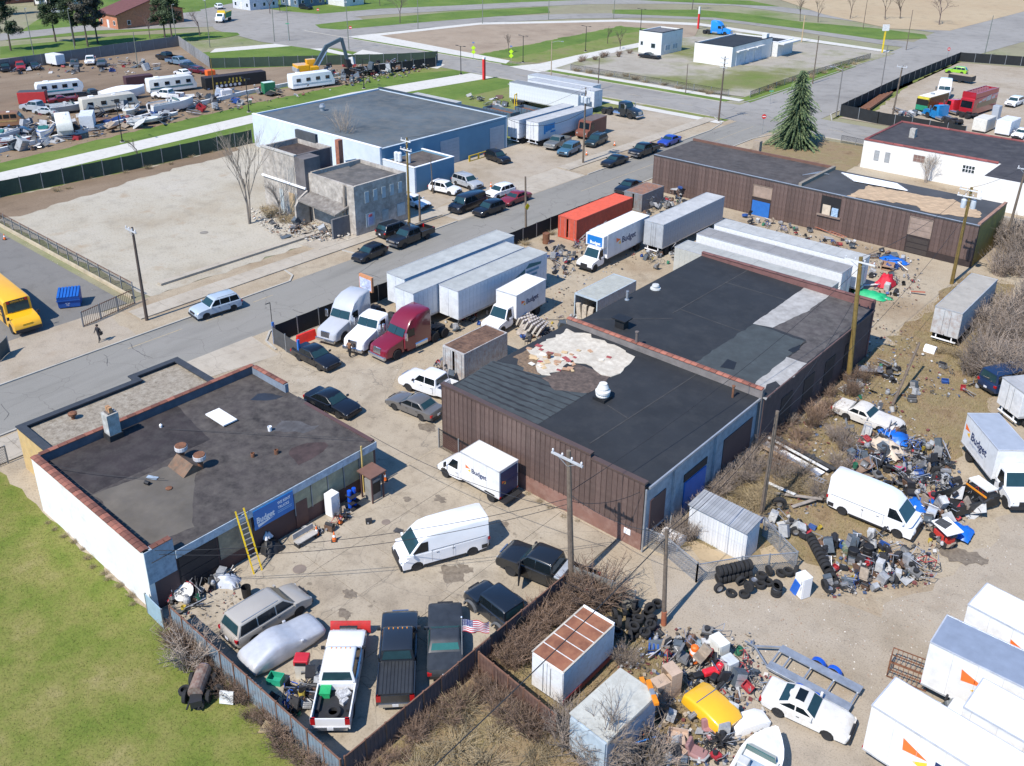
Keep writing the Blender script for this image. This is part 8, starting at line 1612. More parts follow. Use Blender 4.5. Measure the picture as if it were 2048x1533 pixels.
scatter([(20,262),(330,205),(420,190),(560,175),(560,198),(340,250),(200,272),(30,310)],130,'among the wrecks of the salvage yard','wreckage in the salvage yard',.8,sel=FARJ,smin=1.,smax=2.4);scatter([(640,150),(800,128),(840,140),(700,172),(650,170)],60,'on the demolition rubble','wreckage on the demolition rubble',1.6,sel=FARJ,smin=1.,smax=2.2);scatter([(0,145),(230,128),(330,125),(330,140),(0,155)],30,'along the back fence of the salvage yard','wreckage along the back fence',.4,sel=FARJ,smin=1,smax=2)
scatter([(1790,225),(1850,215),(1850,232),(1800,240)],16,'in the corner of the screened yard','wreckage in the screened yard',.3,sel=FARJ,smin=1,smax=2);scatter([(540,440),(640,440),(700,460),(640,480),(560,475)],20,'in the rubble of the ruin','wreckage at the ruin',.2,sel=FARJ,smin=.8,smax=1.5)
scatter([(930,190),(1010,195),(1010,220),(950,225)],14,'between workshop and scrap bins','wreckage behind the workshop',.3,sel=FARJ,smin=1,smax=2)
# named pieces of scrap
p=at(1918,1018);t=thing('scrap_pickup_body',(p.x,p.y,.15),R_(62),'stripped black pickup body filled with scrap at the right','pickup body');m_bk=mat((.015,.017,.018),.45)
for q in((-1.4,-.98,.2,1.2,-.9,.95),(-1.4,.9,.2,1.2,.98,.95),(1.12,-.9,.2,1.2,.9,.95),(-1.4,-.9,.2,-1.32,.9,.9)):MB().box(*q).build('side',m_bk,t)
MB().box(-1.4,-.9,.2,1.2,.9,.28).build('floor',m_trim,t);MB().box(1.25,-.95,.2,2.5,.95,1.0).build('cab_floor',m_bk,t);MB().box(1.3,-.85,1.45,2.2,.85,1.55).build('cab_roof',mat((.66,.66,.64),.5),t)
for s in(1,-1):MB().bar((1.3,s*.85,.95),(1.35,s*.82,1.5),.08).bar((2.5,s*.85,.95),(2.2,s*.82,1.5),.06).build('pillar',m_bk,t)
MB().box(1.22,-.9,1.0,1.27,.9,1.12).build('light_strip',m_amber,t)
p=at(1885,1085);t=thing('ride_on_mower',(p.x,p.y,0),R_(-30),'red and white ride-on machine with flat canopy below the scrap pickup','ride-on mower');MB().cbox((0,0,.5),(1.2,.7,.5)).build('body',mat((.5,.04,.03),.5),t);MB().cbox((.1,0,1.35),(1.5,1.3,.06),0,.08).build('canopy',m_wht,t);MB().cbox((-.2,-.1,1.42),(.8,.8,.05),.3).build('panel',m_dark,t)
for sx in(1,-1):
    for s in(1,-1):wheel(t,sx*.5,s*.42,.24,.2,m_rust);MB().bar((sx*.5,s*.5,.7),(sx*.55,s*.55,1.35),.04).build('canopy_post',m_trim,t)
for k,(px,py,c,lab) in enumerate(((1792,952,(.5,.03,.1),'pink-red motorcycle lying in the scrap heap'),(1410,1365,(.6,.02,.03),'bright red riding mower hood beside the grey cabinet'),(1432,1362,(.55,.02,.03),'second red mower beside the bright red hood'))):
    p=at(px,py);t=thing('motorcycle' if k==0 else 'garden_tractor',(p.x,p.y,.1),R_(20+k*40),lab,'motorcycle' if k==0 else 'garden tractor');pm=paint(c);MB().cbox((.2,0,.6),(.8,.4 if k else.3,.35)).build('body',pm,t,bevel=.1);MB().cbox((-.5,0,.6),(.6,.35,.2)).build('seat',m_black,t,bevel=.06)
    for x in(.75,-.7):
        for s in((0,) if k==0 else(.35,-.35)):wheel(t,x,s or.02,.3 if k==0 else.24,.14,m_rimd)
    MB().bar((.5,-.35,.95),(.5,.35,.95),.04).bar((.5,0,.95),(.7,0,.5),.04).build('handlebar',m_chrome,t)
# long boards, ladders and rails in the weeds
a,b=at(1545,895),at(1640,950)
for k,(dx,dy,m,wd,lab) in enumerate(((0,.0,m_wht,.5,'white trim board in the long pile behind the white van'),(.3,.6,m_black,.6,'black membrane strip in the long pile behind the white van'),(.0,-.5,m_alu,.4,'aluminium rail in the long pile behind the white van'),(.5,.9,m_dark,.4,'dark plank in the long pile behind the white van'),(-.3,-.9,m_wd,.35,'brown board in the long pile behind the white van'),(.2,.3,m_offw,.25,'pale narrow board in the long pile behind the white van'))):
    tag(MB().bar((a.x+dx-1,a.y+dy,.25+.06*k),(b.x+dx+.2,b.y+dy,.2+.05*k),wd,.05).build('long_board',m),lab,'board')
ladder('long aluminium ladder lying in the weeds behind the white van',(at(1540,925).x,at(1540,925).y,.3),(at(1650,972).x,at(1650,972).y,.3),.45,m_alu,n=20);ladder('rust-red ladder lying at the foot of the rear warehouse',(at(1600,447).x,at(1600,447).y,.4),(at(1690,480).x,at(1690,480).y,.3),.5,mat((.4,.14,.08),.7),n=14)
for k in range(5):a,b=at(1205+k*2,452+k*3),at(1160+k*3,482+k*3);ladder(['topmost','second','third','fourth','lowest'][k]+' aluminium ladder stacked beside the red container',(a.x,a.y,1.5-.2*k),(b.x,b.y,.4-.05*k),.45,m_alu,'ladders stacked by the red container',n=9)
for k,(px,py,dg,L,m,lab) in enumerate(((1750,575,40,2.6,m_offw,'white plank leaning in front of the red blanket'),(1775,1165,60,2.2,m_wd,'brown plank in the scrap right of the tyres'),(1590,1000,20,3.6,m_wdg,'long grey plank in the weeds behind the shed'),(1620,1010,60,3.0,m_wdg,'second grey plank in the weeds behind the shed'),(1560,985,-10,2.4,m_offw,'pale plank below the leaning pole'),(1290,1385,-40,1.6,m_amber,'orange strip lying on the scrap'),(1710,690,70,3.0,m_alu,'silver gutter length leaning at the warehouse corner'),(1718,700,74,2.8,m_alu,'second silver gutter length at the warehouse corner'),(1740,745,20,2.0,m_alu,'pale metal sheet lying below the gutter lengths'),(1835,590,15,1.4,mat((.35,.1,.06),.8),'rust-red pallet board beside the track'))):
    p=at(px,py);tag(MB().cbox((p.x,p.y,.35),(L,.25 if k!=8 else 1.1,.06),R_(dg),-.12).build('plank',m),lab,'plank')
# furniture and cabinets at the lower right
for k,(px,py,s,dg,c,lab) in enumerate(((1340,1385,(.9,.7,1.6),-20,(.46,.34,.25),'tall tan cabinet standing beside the grey truck body'),(1318,1398,(.7,.9,1.2),-20,(.46,.34,.25),'lower tan cabinet with square hole beside the tall one'),(1355,1485,(1.0,.8,.5),30,(.45,.33,.25),'open tan drawer unit on the pile at the bottom'),(1342,1510,(1.4,.8,.5),-5,(.45,.33,.25),'long tan drawer box at the bottom edge'),(1395,1515,(.9,.7,.6),10,(.3,.16,.15),'dusty pink car seat at the bottom edge'),(1420,1475,(.8,.6,.5),-30,(.32,.16,.16),'pink-brown seat cushion by the yellow car roof'),(1775,540,(1.3,.9,.8),10,(.35,.22,.14),'wooden sofa frame behind the red blanket'),(1325,1300,(1.6,1.0,.25),30,(.03,.1,.35),'blue plastic pallets stacked by the tyre heap'),(1350,1300,(.8,.6,.5),40,(.03,.03,.03),'black and orange generator beside the blue pallets'),(1440,1402,(1.2,.9,.4),20,(.28,.26,.22),'pale cable reel tray by the seats'),(1283,1500,(1.4,.7,.1),60,(.01,.2,.6),'bright blue board leaning by the grey truck body'),(1270,1490,(1.5,.2,.1),60,(.7,.15,.02),'orange plastic panel behind the bright blue board'),(1815,1355,(2.0,1.4,1.2),0,(.07,.06,.05),'dark wire cage beside the box trucks'))):
    p=at(px,py)
    if k==12:
        t=thing('wire_cage',(p.x,p.y,0),R_(10),lab,'cage')
        for zz in(.1,.6,1.1):
            for s_ in(1,-1):MB().bar((-1,s_*.6,zz),(1,s_*.6,zz),.05).build('rail',m_rust,t);MB().bar((s_*1,-.6,zz),(s_*1,.6,zz),.05).build('rail',m_rust,t)
        for i in range(9):
            for s_ in(1,-1):MB().bar((-1+i*.25,s_*.6,.1),(-1+i*.25,s_*.6,1.1),.03).build('bar',m_rust,t)
        continue
    t=thing(['tall_cabinet','low_cabinet','drawer_unit','drawer_box','pink_car_seat','cushion','broken_sofa','pallet_stack','generator','cable_tray','board','plastic_sheet'][k],(p.x,p.y,.05),R_(dg),lab,['cabinet','cabinet','drawers','drawers','car seat','cushion','sofa','pallets','generator','tray','board','panel'][k]);m=mat(c,.75,var=.12,dirt=tuple(x*.6 for x in c),amt=.2)  # the dusty pink piece is a loose car seat
    if k in(10,11):MB().cbox((0,0,.5),(s[0],.06,s[1]),0,0,.5).build('sheet',m,t)
    elif k in(4,5):MB().cbox((0,0,.25),(s[0],s[1],.25)).build('cushion',m,t,bevel=.08);MB().cbox((-s[0]/2,0,.5),(.2,s[1],.6),0,-.3).build('backrest',m,t,bevel=.06)
    elif k==7:
        for i in range(7):MB().box(-.8,-.5+i*.15,.0,.8,-.4+i*.15,.12).build('slat',m,t);MB().box(-.8+i*.24,-.5,.13,-.7+i*.24,.5,.25).build('slat',m,t)
    else:
        for q in((-s[0]/2,-s[1]/2,0,s[0]/2,s[1]/2,.04),(-s[0]/2,-s[1]/2,.04,-s[0]/2+.04,s[1]/2,s[2]),(s[0]/2-.04,-s[1]/2,.04,s[0]/2,s[1]/2,s[2]),(-s[0]/2+.04,s[1]/2-.04,.04,s[0]/2-.04,s[1]/2,s[2]),(-s[0]/2+.04,-s[1]/2,s[2]*.5,s[0]/2-.04,s[1]/2-.04,s[2]*.5+.04)):MB().box(*q).build('board',m,t)
        if k<2:MB().box(-s[0]/2,-s[1]/2,s[2],s[0]/2,s[1]/2,s[2]+.05).build('top',m,t);MB().box(-s[0]/2+.05,-s[1]/2-.02,.06,s[0]/2-.05,-s[1]/2,s[2]*.48).build('door',m,t)
# yellow car roof / hood
p=at(1418,1432);t=thing('car_shell',(p.x,p.y,.4),R_(-12),'bright yellow car body shell lying in the scrap','car body');shade(loft([(1.4,0),(1.5,.35),(1.2,.6),(.3,.72),(-.8,.7),(-1.2,.5),(-1.35,0)],1.7,ins=.15,nose=.2).build('shell',paint((.75,.42,.02)),t));MB().bar((-.3,-.75,.74),(-.3,.75,.74),.05).build('trim_strip',m_chrome,t)
# galvanised car trailer
p=at(1622,1368);t=thing('car_trailer',(p.x,p.y,0),R_(180-8),'galvanised twin-axle car trailer with blue fenders','trailer');
a,b=at(1560,1340),at(1668,1398)
t.rotation_euler.z=math.atan2((a-b).y,(a-b).x)
for s in(1,-1):MB().box(-2.4,s*.75-.28,.55,2.2,s*.75+.28,.6).build('deck_runner',m_galv,t);MB().bar((-2.4,s*1.02,.52),(2.2,s*1.02,.52),.08,.12).build('side_rail',m_galv,t);MB().bar((2.2,s*.9,.5),(3.4,0,.5),.09).build('drawbar',m_galv,t)
for x in(-2.3,-1.0,.3,1.5,2.15):MB().bar((x,-1.0,.5),(x,1.0,.5),.08,.1).build('crossmember',m_galv,t)
for x in(-.75,.15):
    for s in(1,-1):wheel(t,x,s*1.2,.33,.22,m_rimw);MB().rings([[(x+.42*math.cos(a_),y_,.33+.42*math.sin(a_)) for a_ in[math.pi*i/8 for i in range(9)]]+[(x+.39*math.cos(a_),y_,.33+.39*math.sin(a_)) for a_ in[math.pi*i/8 for i in range(8,-1,-1)]] for y_ in(s*1.06,s*1.34)]).build('fender',mat((.01,.08,.45),.4),t)
MB().bar((3.4,0,.5),(4.0,0,.5),.08).bar((3.5,0,.1),(3.5,0,.9),.07).build('coupler',m_galv,t)
p=at(1497,1452);t=thing('engine_cowl',(p.x,p.y,.02),R_(60),'white fibreglass cowl lying beside the motor boat','cowl');shade(loft([(1.0,0),(1.05,.3),(.5,.6),(-.6,.6),(-1,.3),(-1,0)],.95,ins=.12,nose=.15).build('shell',m_wht,t))
# red plastic barrier, wheelchair, console, red stand
t=thing('plastic_barrier',(-65.9,46.4,0),R_(88),'red plastic road barrier behind the black luxury sedan','barrier');MB().rings([[(-1,-.3,0),(-1,.3,0),(-1,.1,.9),(-1,-.1,.9)],[(1,-.3,0),(1,.3,0),(1,.1,.9),(1,-.1,.9)]]).build('body',mat((.7,.03,.02),.45),t)
for x in(-.5,.5):MB().box(x-.2,-.16,.3,x+.2,.16,.5).build('recess',mat((.4,.02,.02),.5),t)
p=at(607,1352);t=thing('arcade_cabinet',(p.x,p.y,.02),R_(40),'cream cabinet with red top beside the covered car','cabinet');MB().box(-.35,-.3,0,.35,.3,1.0).build('body',mat((.55,.52,.45),.6),t);MB().box(-.4,-.35,1.0,.4,.35,1.35).build('top',mat((.45,.02,.03),.5),t,bevel=.05);MB().box(-.3,-.36,1.05,.3,-.351,1.25).build('panel',m_black,t)
p=at(585,1392);t=thing('wheelchair',(p.x,p.y,.02),R_(20),'blue wheelchair in the lower yard beside the white pickup','wheelchair');MB().cbox((0,0,.5),(.45,.45,.05)).build('seat',m_black,t);MB().cbox((-.24,0,.75),(.05,.45,.5)).build('backrest',m_black,t)
for s in(1,-1):
    mb=MB()
    for i in range(16):a_,b_=2*math.pi*i/16,2*math.pi*(i+1)/16;mb.tube((.3*math.cos(a_),s*.3,.3+.3*math.sin(a_)),(.3*math.cos(b_),s*.3,.3+.3*math.sin(b_)),.018,n=5);mb.tube((0,s*.3,.3),(.3*math.cos(a_),s*.3,.3+.3*math.sin(a_)),.005,n=3)
    mb.build('wheel',m_trim,t);MB().bar((-.25,s*.24,.3),(-.25,s*.24,1.0),.03).bar((.25,s*.24,.1),(.25,s*.24,.5),.03).bar((-.25,s*.24,.7),(.25,s*.24,.7),.03).build('frame',mat((.02,.1,.5),.4),t)
item('tote_bin',_m(MB().box(-.4,-.3,0,.4,.3,.04).box(-.4,-.3,.04,.4,-.26,.4).box(-.4,.26,.04,.4,.3,.4).box(-.4,-.26,.04,-.36,.26,.4).box(.36,-.26,.04,.4,.26,.4),mat((.02,.3,.18),.5)),tuple(at(552,1365)+Vector((0,0,.05))),(0,0,.5),'open green tote beside the rear of the covered car','tote')
item('trash_can',_m(MB().lathe([(.25,0),(.3,.8),(.28,.8),(.24,.05),(0,.05)],14),m_black),tuple(at(494,1195)),(0,0,0),'black trash can beside the champagne minivan','trash can');item('satellite_dish',_m(MB().lathe([(.0,.0),(.3,.05),(.6,.2),(.58,.22),(.28,.08),(0,.04)],18),m_offw),tuple(at(372,1200)+Vector((0,0,.5))),(.4,.2,0),'round pale dish lying in the corner clutter by the white wall','dish')
blob('red_cloth',345,1190,(.6,1.6,1.4),m_redc2,'folded red umbrella leaning in the corner by the white wall','umbrella',.2,40,22,n=6)
item('leaf_blower',PRO[0][3],tuple(at(738,1048)+Vector((0,0,.05))),(0,0,1),'small red and black leaf blower on the concrete yard','leaf blower',None,.7);item('machine_part',PRO[1][3],tuple(at(660,1062)+Vector((0,0,.05))),(0,0,.3),'little black machine on the concrete by the cones','machine')
for k,(px,py,r_,c) in enumerate(((599,1140,.42,'manhole cover on the concrete between ladder and white van'),(772,1046,.3,'small rusty round cover near the white van'),(408,466,.5,'round cover in the vacant lot beside the ruin'))):
    p=at(px,py);tag(MB().lathe([(r_,0),(r_,.012),(0,.012)],18,(p.x,p.y,.055 if k<2 else.03)).build('manhole_cover',mat((.2,.16,.13),.8) if k<2 else mat((.2,.18,.15),.8)),c,'manhole cover')
p=at(797,1063);tag(MB().cbox((p.x,p.y,.058),(.6,.45,.012),.3).build('drain_grate',m_dark),'square drain grate left of the white van','drain grate')
# dog house, lean-to sheets right of the warehouse
p=at(1860,703);tag(MB().rings([[(x,.45*math.cos(a_),.6*math.sin(a_)) for a_ in[math.pi*i/8 for i in range(9)]] for x in(-.5,.5)]).build('dog_house',m_wht),'small white arched dog house at the right','dog house').location=(p.x,p.y,0)
p=at(1330,1078);tag(MB().rings([[(x,.7*math.cos(a_),.7*math.sin(a_)) for a_ in[math.pi*i/8 for i in range(9)]] for x in(-.7,.7)]).build('arched_cover',m_wht),'white arched plastic cover beside the shed fence','cover').location=(at(1345,1082).x,at(1345,1082).y,0)
# rusty steel beams in the screened yard
for k in range(4):a,b=at(1712+k*8,228-k*1),at(1762+k*7,194-k*1);tag(MB().bar((a.x,a.y,.3+.1*k),(b.x,b.y,.3+.1*k),.5,.4).build('steel_beam',m_rust),['leftmost','second','third','rightmost'][k]+' rusty steel beam in the corner of the screened yard','steel beam','rusty beams in the screened yard')
# ---------------------------------------------------------------- litter and rubble nobody could count
def litter(name,polys,n,mats,smin,smax,label,cat,zs=.02,heap=0,avoid=()):
    mb=MB();
    for poly,k in zip(polys,n):
        for px,py in pts_in(poly,k,avoid):
            p=at(px,py);s=rj.uniform(smin,smax);mb.k=rj.randrange(len(mats));mb.cbox((p.x,p.y,zs+rj.random()**2*heap),(s,s*rj.uniform(.3,1),s*rj.uniform(.1,.5)),rj.uniform(0,6),rj.uniform(-.6,.6),rj.uniform(-.6,.6))
    return tag(mb.build(name,mats,fix=False),label,cat,kind='stuff')
TR=[mat(c,.8) for c in((.42,.41,.39),(.3,.25,.19),(.06,.06,.06),(.16,.05,.045),(.06,.09,.16),(.2,.15,.1),(.28,.28,.28),(.1,.08,.06),(.24,.2,.15))]
litter('litter',[[(1500,850),(1700,740),(1880,880),(1960,1000),(1900,1100),(1760,1000),(1560,1040)],[(1640,1080),(1880,1090),(1860,1170),(1650,1200)],[(1230,1250),(1500,1270),(1560,1400),(1480,1533),(1230,1533)],[(1640,640),(1760,620),(1880,720),(1920,800),(1700,780)],[(1040,560),(1180,480),(1400,420),(1440,450),(1200,560),(1060,720)],[(1440,440),(1720,490),(1850,520),(1830,620),(1760,620),(1740,520)],[(320,1160),(480,1150),(480,1240),(350,1240)]],[1500,700,1000,420,420,300,140],TR,.05,.24,'small scraps of rubbish strewn over the yard','litter',.03,.2,(VAN2,))
litter('salvage_litter',[[(0,240),(330,200),(600,165),(860,130),(870,145),(600,195),(330,250),(0,320)],[(640,150),(820,125),(860,140),(700,175)],[(0,130),(350,118),(350,150),(0,160)]],[420,420,80],TR,.15,.6,'scraps and debris strewn across the salvage yard','litter',.1,1.2)
RB=[mat((.4,.36,.3),.9),mat((.3,.2,.14),.9),mat((.5,.47,.42),.9),mat((.2,.17,.14),.9)]
litter('rubble',[[(490,430),(560,400),(640,440),(720,465),(690,485),(620,488),(540,470)],[(610,455),(690,458),(700,475),(640,482)]],[700,300],RB,.06,.3,'broken masonry rubble heaped around the ruin','rubble',.05,.6);litter('yard_pebbles',[[(0,460),(470,300),(520,420),(620,480),(300,590),(200,590)],[(1400,1180),(1900,1150),(2048,1000),(2048,1150),(1800,1400),(1500,1400)],[(540,690),(900,660),(900,760),(600,800)]],[700,900,300],RB,.03,.08,'loose pebbles on the bare ground','pebbles')
# ---------------------------------------------------------------- people
def person(label,px,py,deg,top,legs,h=1.74,stride=.22,hat=None,bag=False):
    p=at(px,py);t=thing('person',(p.x,p.y,.04),R_(deg),label,'person');k=h/1.75
    J={'pelvis':(0,0,.95),'chest':(.02,0,1.3),'neck':(.02,0,1.48),'head':(.05,0,1.64),'top':(.04,0,1.72),'hl':(0,.1,.9),'kl':(stride*.55,.1,.5),'al':(stride*.75,.1,.08),'tl':(stride*.75+.15,.11,.04),'hr':(0,-.1,.9),'kr':(-stride*.3,-.1,.5),'ar':(-stride,-.1,.09),'tr':(-stride+.15,-.11,.04),
         'sl':(.02,.19,1.42),'el':(-.08,.25,1.15),'wl':(.06,.25,.92),'fl':(.1,.25,.82),'sr':(.02,-.19,1.42),'er':(.1,-.25,1.15),'wr':(.26,-.24,.98),'fr':(.32,-.23,.9)}
    E_=[('pelvis','chest'),('chest','neck'),('neck','head'),('head','top'),('pelvis','hl'),('hl','kl'),('kl','al'),('al','tl'),('pelvis','hr'),('hr','kr'),('kr','ar'),('ar','tr'),('chest','sl'),('sl','el'),('el','wl'),('wl','fl'),('chest','sr'),('sr','er'),('er','wr'),('wr','fr')]
    rad=dict(pelvis=.15,chest=.17,neck=.065,head=.105,top=.08,hl=.1,kl=.07,al=.045,tl=.04,hr=.1,kr=.07,ar=.045,tr=.04,sl=.075,el=.05,wl=.038,fl=.03,sr=.075,er=.05,wr=.038,fr=.03)
    ks=list(J);me=bpy.data.meshes.new('body');me.from_pydata([tuple(c*k for c in J[q]) for q in ks],[(ks.index(a),ks.index(b)) for a,b in E_],[]);o=ob('body',me,t)
    sk_=o.modifiers.new('skin','SKIN');o.data.skin_vertices[0].data[0].use_root=True
    for i,q in enumerate(ks):o.data.skin_vertices[0].data[i].radius=(rad[q]*k,rad[q]*k)
    o.modifiers.new('sub','SUBSURF').levels=1;dg=bpy.context.evaluated_depsgraph_get();me2=bpy.data.meshes.new_from_object(o.evaluated_get(dg));o.modifiers.clear();o.data=me2
    for m in(top,legs,mat((.42,.25,.18),.6),mat((.02,.02,.02),.7)):me2.materials.append(m)
    for f in me2.polygons:
        z=f.center.z/k;f.material_index=2 if z>1.5 or(abs(f.center.y/k)>.2 and z<.95 and z>.75) else(3 if z<.09 else(1 if z<.96 else 0));f.use_smooth=True
    MB().lathe([(.0,.0),(.1,.01),(.125,-.06),(.12,-.13),(.1,-.1)],12,(.03*k,0,1.76*k)).build('hair',hat or mat((.03,.02,.015),.8),o);MB().cbox((.155*k,0,1.635*k),(.03,.025,.04)).build('nose',mat((.42,.25,.18),.6),o)
    if bag:MB().cbox((-.02,.32*k,.9*k),(.3,.1,.3)).build('bag',m_black,t)
person('person in dark coat walking on the far pavement with a bag',200,684,-70,mat((.015,.015,.02),.8),mat((.02,.02,.025),.8),bag=True)
person('person in brown top and dark trousers standing by the red truck tractor',700,716,100,mat((.2,.1,.05),.8),mat((.02,.02,.022),.8),stride=.06)
# ================================================================ VEGETATION
rv=random.Random(5)
m_twig=mat((.2,.135,.095),.95,var=.3,scale=2,rnd=.35);m_twiggrey=mat((.26,.21,.17),.95,var=.25,scale=2,rnd=.3);m_bark=mat((.10,.075,.06),.95,var=.3,scale=2);m_straw=mat((.30,.235,.14),.95,var=.3,scale=2,rnd=.3)
def stems(n,h,spread,r,seed,droop=.3,fork=2):
    r_=random.Random(seed);mb=MB()
    for i in range(n):
        a=r_.uniform(0,6.283);R0=spread*.35*math.sqrt(r_.random());x,y=R0*math.cos(a),R0*math.sin(a);a2=a+r_.gauss(0,.9);L=h*r_.uniform(.45,1.05);out=spread*r_.uniform(.2,.8)
        p0=Vector((x,y,0));p1=Vector((x+out*.35*math.cos(a2),y+out*.35*math.sin(a2),L*.5));p2=Vector((x+out*math.cos(a2+r_.gauss(0,.3)),y+out*math.sin(a2),L*(1-droop*r_.random())))
        for u,v,q in((p0,p1,1),(p1,p2,.7)):mb.tube(u,v,r*q,r*q*.6,3,False)
        for f in range(fork):
            b=p1+(p2-p1)*r_.random();c=b+Vector((r_.gauss(0,.22),r_.gauss(0,.22),r_.uniform(.0,.35)))*h*.5;mb.tube(b,c,r*.5,r*.2,3,False)
    return mb
BR=[stems(110,1.6,1.5,.018,s,.3,3).mesh('twigs',m_twig) for s in(1,2,3)];BRG=[stems(120,2.6,2.2,.026,s,.2,4).mesh('twigs',m_twiggrey) for s in(4,5,6)];STR=[stems(110,.8,1.2,.014,s,.5,1).mesh('stalks',m_straw) for s in(7,8,9)]
def shrub(px,py,kind,s,label,group,name='bare_shrub',world=None):
    p=world or at(px,py);o=ob(name,rv.choice(kind),None,(p[0],p[1],0),(0,0,rv.uniform(0,6.28)));o.scale=(s*rv.uniform(.85,1.15),s*rv.uniform(.85,1.15),s*rv.uniform(.8,1.2));return tag(o,label,'shrub',group)
def row(x0,y0,x1,y1,n,kind,s,jit,label,group):
    for i in range(n):t=(i+.5)/n;shrub(0,0,kind,s*rv.uniform(.7,1.2),label,group,world=(x0+(x1-x0)*t+rv.gauss(0,jit),y0+(y1-y0)*t+rv.gauss(0,jit)))
row(-26.2,19.5,-26.0,27.5,14,BR,.65,.25,'bare brown brush growing along the outside of the yard fence','brush along the lower yard fence');row(-26.0,28.6,-25.6,36.6,18,BR,.85,.35,'dense bare brush between yard fence and white truck body','brush behind the yard fence')
row(-26.2,35.5,-24.5,36.6,6,BR,1.3,.3,'bare brush at the foot of the central pole','brush at the central pole');row(-26.0,27.2,-20.9,26.9,10,BR,.75,.3,'bare brush along the dark red-brown slat fence','brush along the slat fence')
row(-41.8,18.1,-27.5,18.2,20,BR,.75,.15,'dry brush growing on the outside of the steel fence','brush outside the steel fence');shrub(385,1330,BRG,.9,'rounded grey bush outside the steel fence by the lawn',None)
for i in range(16):shrub(0,0,STR,rv.uniform(.7,1.3),'dry straw weeds in the rough ground below the fences','dry weeds below the fences','dry_weed',world=(rv.uniform(-26,-19.5),rv.uniform(21,27)))
for px,py,s in((1285,1530,1.3),(1170,1500,1.2),(1130,1470,1.0),(1200,1533,1.1),(1250,1330,.7),(1300,1420,.8)):shrub(px,py,BRG,s*.8,'thin bare bush among the truck bodies at the bottom','bushes among the truck bodies')
row(-24.8,44.2,-24.6,56,14,BRG,.6,.45,'bare grey bush along the east wall of the warehouse','bushes along the east wall');row(-24.4,57,-24.0,76,18,BR,.9,.5,'brown brush along the rear part of the east wall','brush along the east wall');row(-23.4,47.5,-20,58,20,STR,1.2,.8,'dry straw weeds right of the warehouse','dry weeds right of the warehouse')
for px,py in((1620,760),(1650,720),(1600,800),(1570,850),(1500,900),(1690,900),(1705,915),(1680,935),(1670,880),(1440,950),(1470,930),(1600,960),(1560,960),(1640,1000)):shrub(px,py,BRG,rv.uniform(.4,.7),'bare bush in the weeds between warehouse and scrap heap','bushes between warehouse and scrap')
for i in range(60):
    u=rv.random();x,y=-19.0+rv.random()*8+u*1.5,81+u*29;shrub(0,0,BRG,rv.uniform(.8,1.5),'tall grey leafless bush in the thicket at the right edge','leafless thicket at the right edge',world=(x,y)) if not(x<-18.4 and 84<y<97) else None
for i in range(14):shrub(0,0,BRG,rv.uniform(.9,1.5),'grey leafless bush behind the yellow end wall','bushes behind the yellow wall',world=(-23.6+rv.random()*5,104+rv.random()*18))
row(-100.5,66,-94,65.5,8,STR,1.2,.6,'dry weeds in the rubble of the ruin','dry weeds at the ruin');row(-129,48,-128.6,82,9,STR,.7,.8,'dry weeds along the green-screened fence','weeds along the green fence');row(-129,169.5,-92,169.5,10,STR,1.2,.9,'bare brush along the weedy lot fence','brush along the weedy lot');row(-88,176,-84,222,10,STR,1.3,.9,'bare brush along the overgrown wire fence','brush along the overgrown fence');row(-135,176,-133,198,8,BR,.9,.9,'bare brush left of the white two-storey block','brush beside the white block')
row(-41,42.0,-30,42.0,10,STR,.35,.1,'small weeds at the foot of the brown metal wall','weeds at the brown wall');row(-21.4,84,-18.6,84.6,5,STR,1,.3,'dry weeds at the end of the old trailer','weeds at the old trailer')
row(-57.5,18.3,-45,18.3,12,STR,.35,.12,'dry weeds at the foot of the white wall','weeds at the white wall');row(-66.9,60,-66.5,97,16,STR,.8,.3,'dry weeds along the inside of the street fence','weeds inside the street fence')
def bare_tree(label,px,py,h,seed,r=.14,spread=.55,levels=4,lean=0,group=None,m=None,name='bare_tree',trunks=1,split=.28):
    r_=random.Random(seed);p=at(px,py);t=thing(name,(p.x,p.y,0),r_.uniform(0,6),label,'tree',group);tr,cr=MB(),MB()
    def grow(a,d,L,rad,lv):
        b=a+d*L;(tr if lv>=levels-1 else cr).tube(a,b,rad,rad*.68,6 if lv>=levels-1 else 4 if lv>1 else 3,False)
        if lv==0:return
        for i in range(r_.randint(3,4)):
            ax=Vector((r_.gauss(0,1),r_.gauss(0,1),r_.gauss(0,.5))).normalized();nd=(d+ax*spread*r_.uniform(.6,1.2)).normalized();nd.z=max(nd.z,-.05);s=a+d*L*r_.uniform(split*1.6,1);grow(s,nd,L*r_.uniform(.55,.8),rad*r_.uniform(.42,.62),lv-1)
    for k in range(trunks):grow(Vector((r_.gauss(0,.15)*(trunks>1),r_.gauss(0,.15)*(trunks>1),0)),Vector((r_.gauss(0,.06)+lean,r_.gauss(0,.06),1)).normalized(),h*.42,r,levels)
    tr.build('trunk',m or m_bark,t,fix=False);cr.build('crown',m or m_bark,t,fix=False);return t
m_pale=mat((.26,.22,.18),.95,var=.2)
bare_tree('tall thin bare tree rising left of the ruin',500,448,13.5,3,.11,.36,4,.03,m=m_pale,trunks=3);bare_tree('bare tree between ruin and blue workshop',686,330,9,8,.08,.4,4,0,m=m_pale,trunks=3);bare_tree('small bare tree in front of the ruin wall',560,440,6,4,.07,.45,4,m=m_pale,trunks=2)
p=at(693,470);tag(MB().path([(p.x,p.y,0),(p.x-.05,p.y,3),(p.x+.1,p.y,6.3)],.24,8,.12).build('dead_tree',m_pale),'pale dead trunk standing at the corner of the ruin','tree trunk')
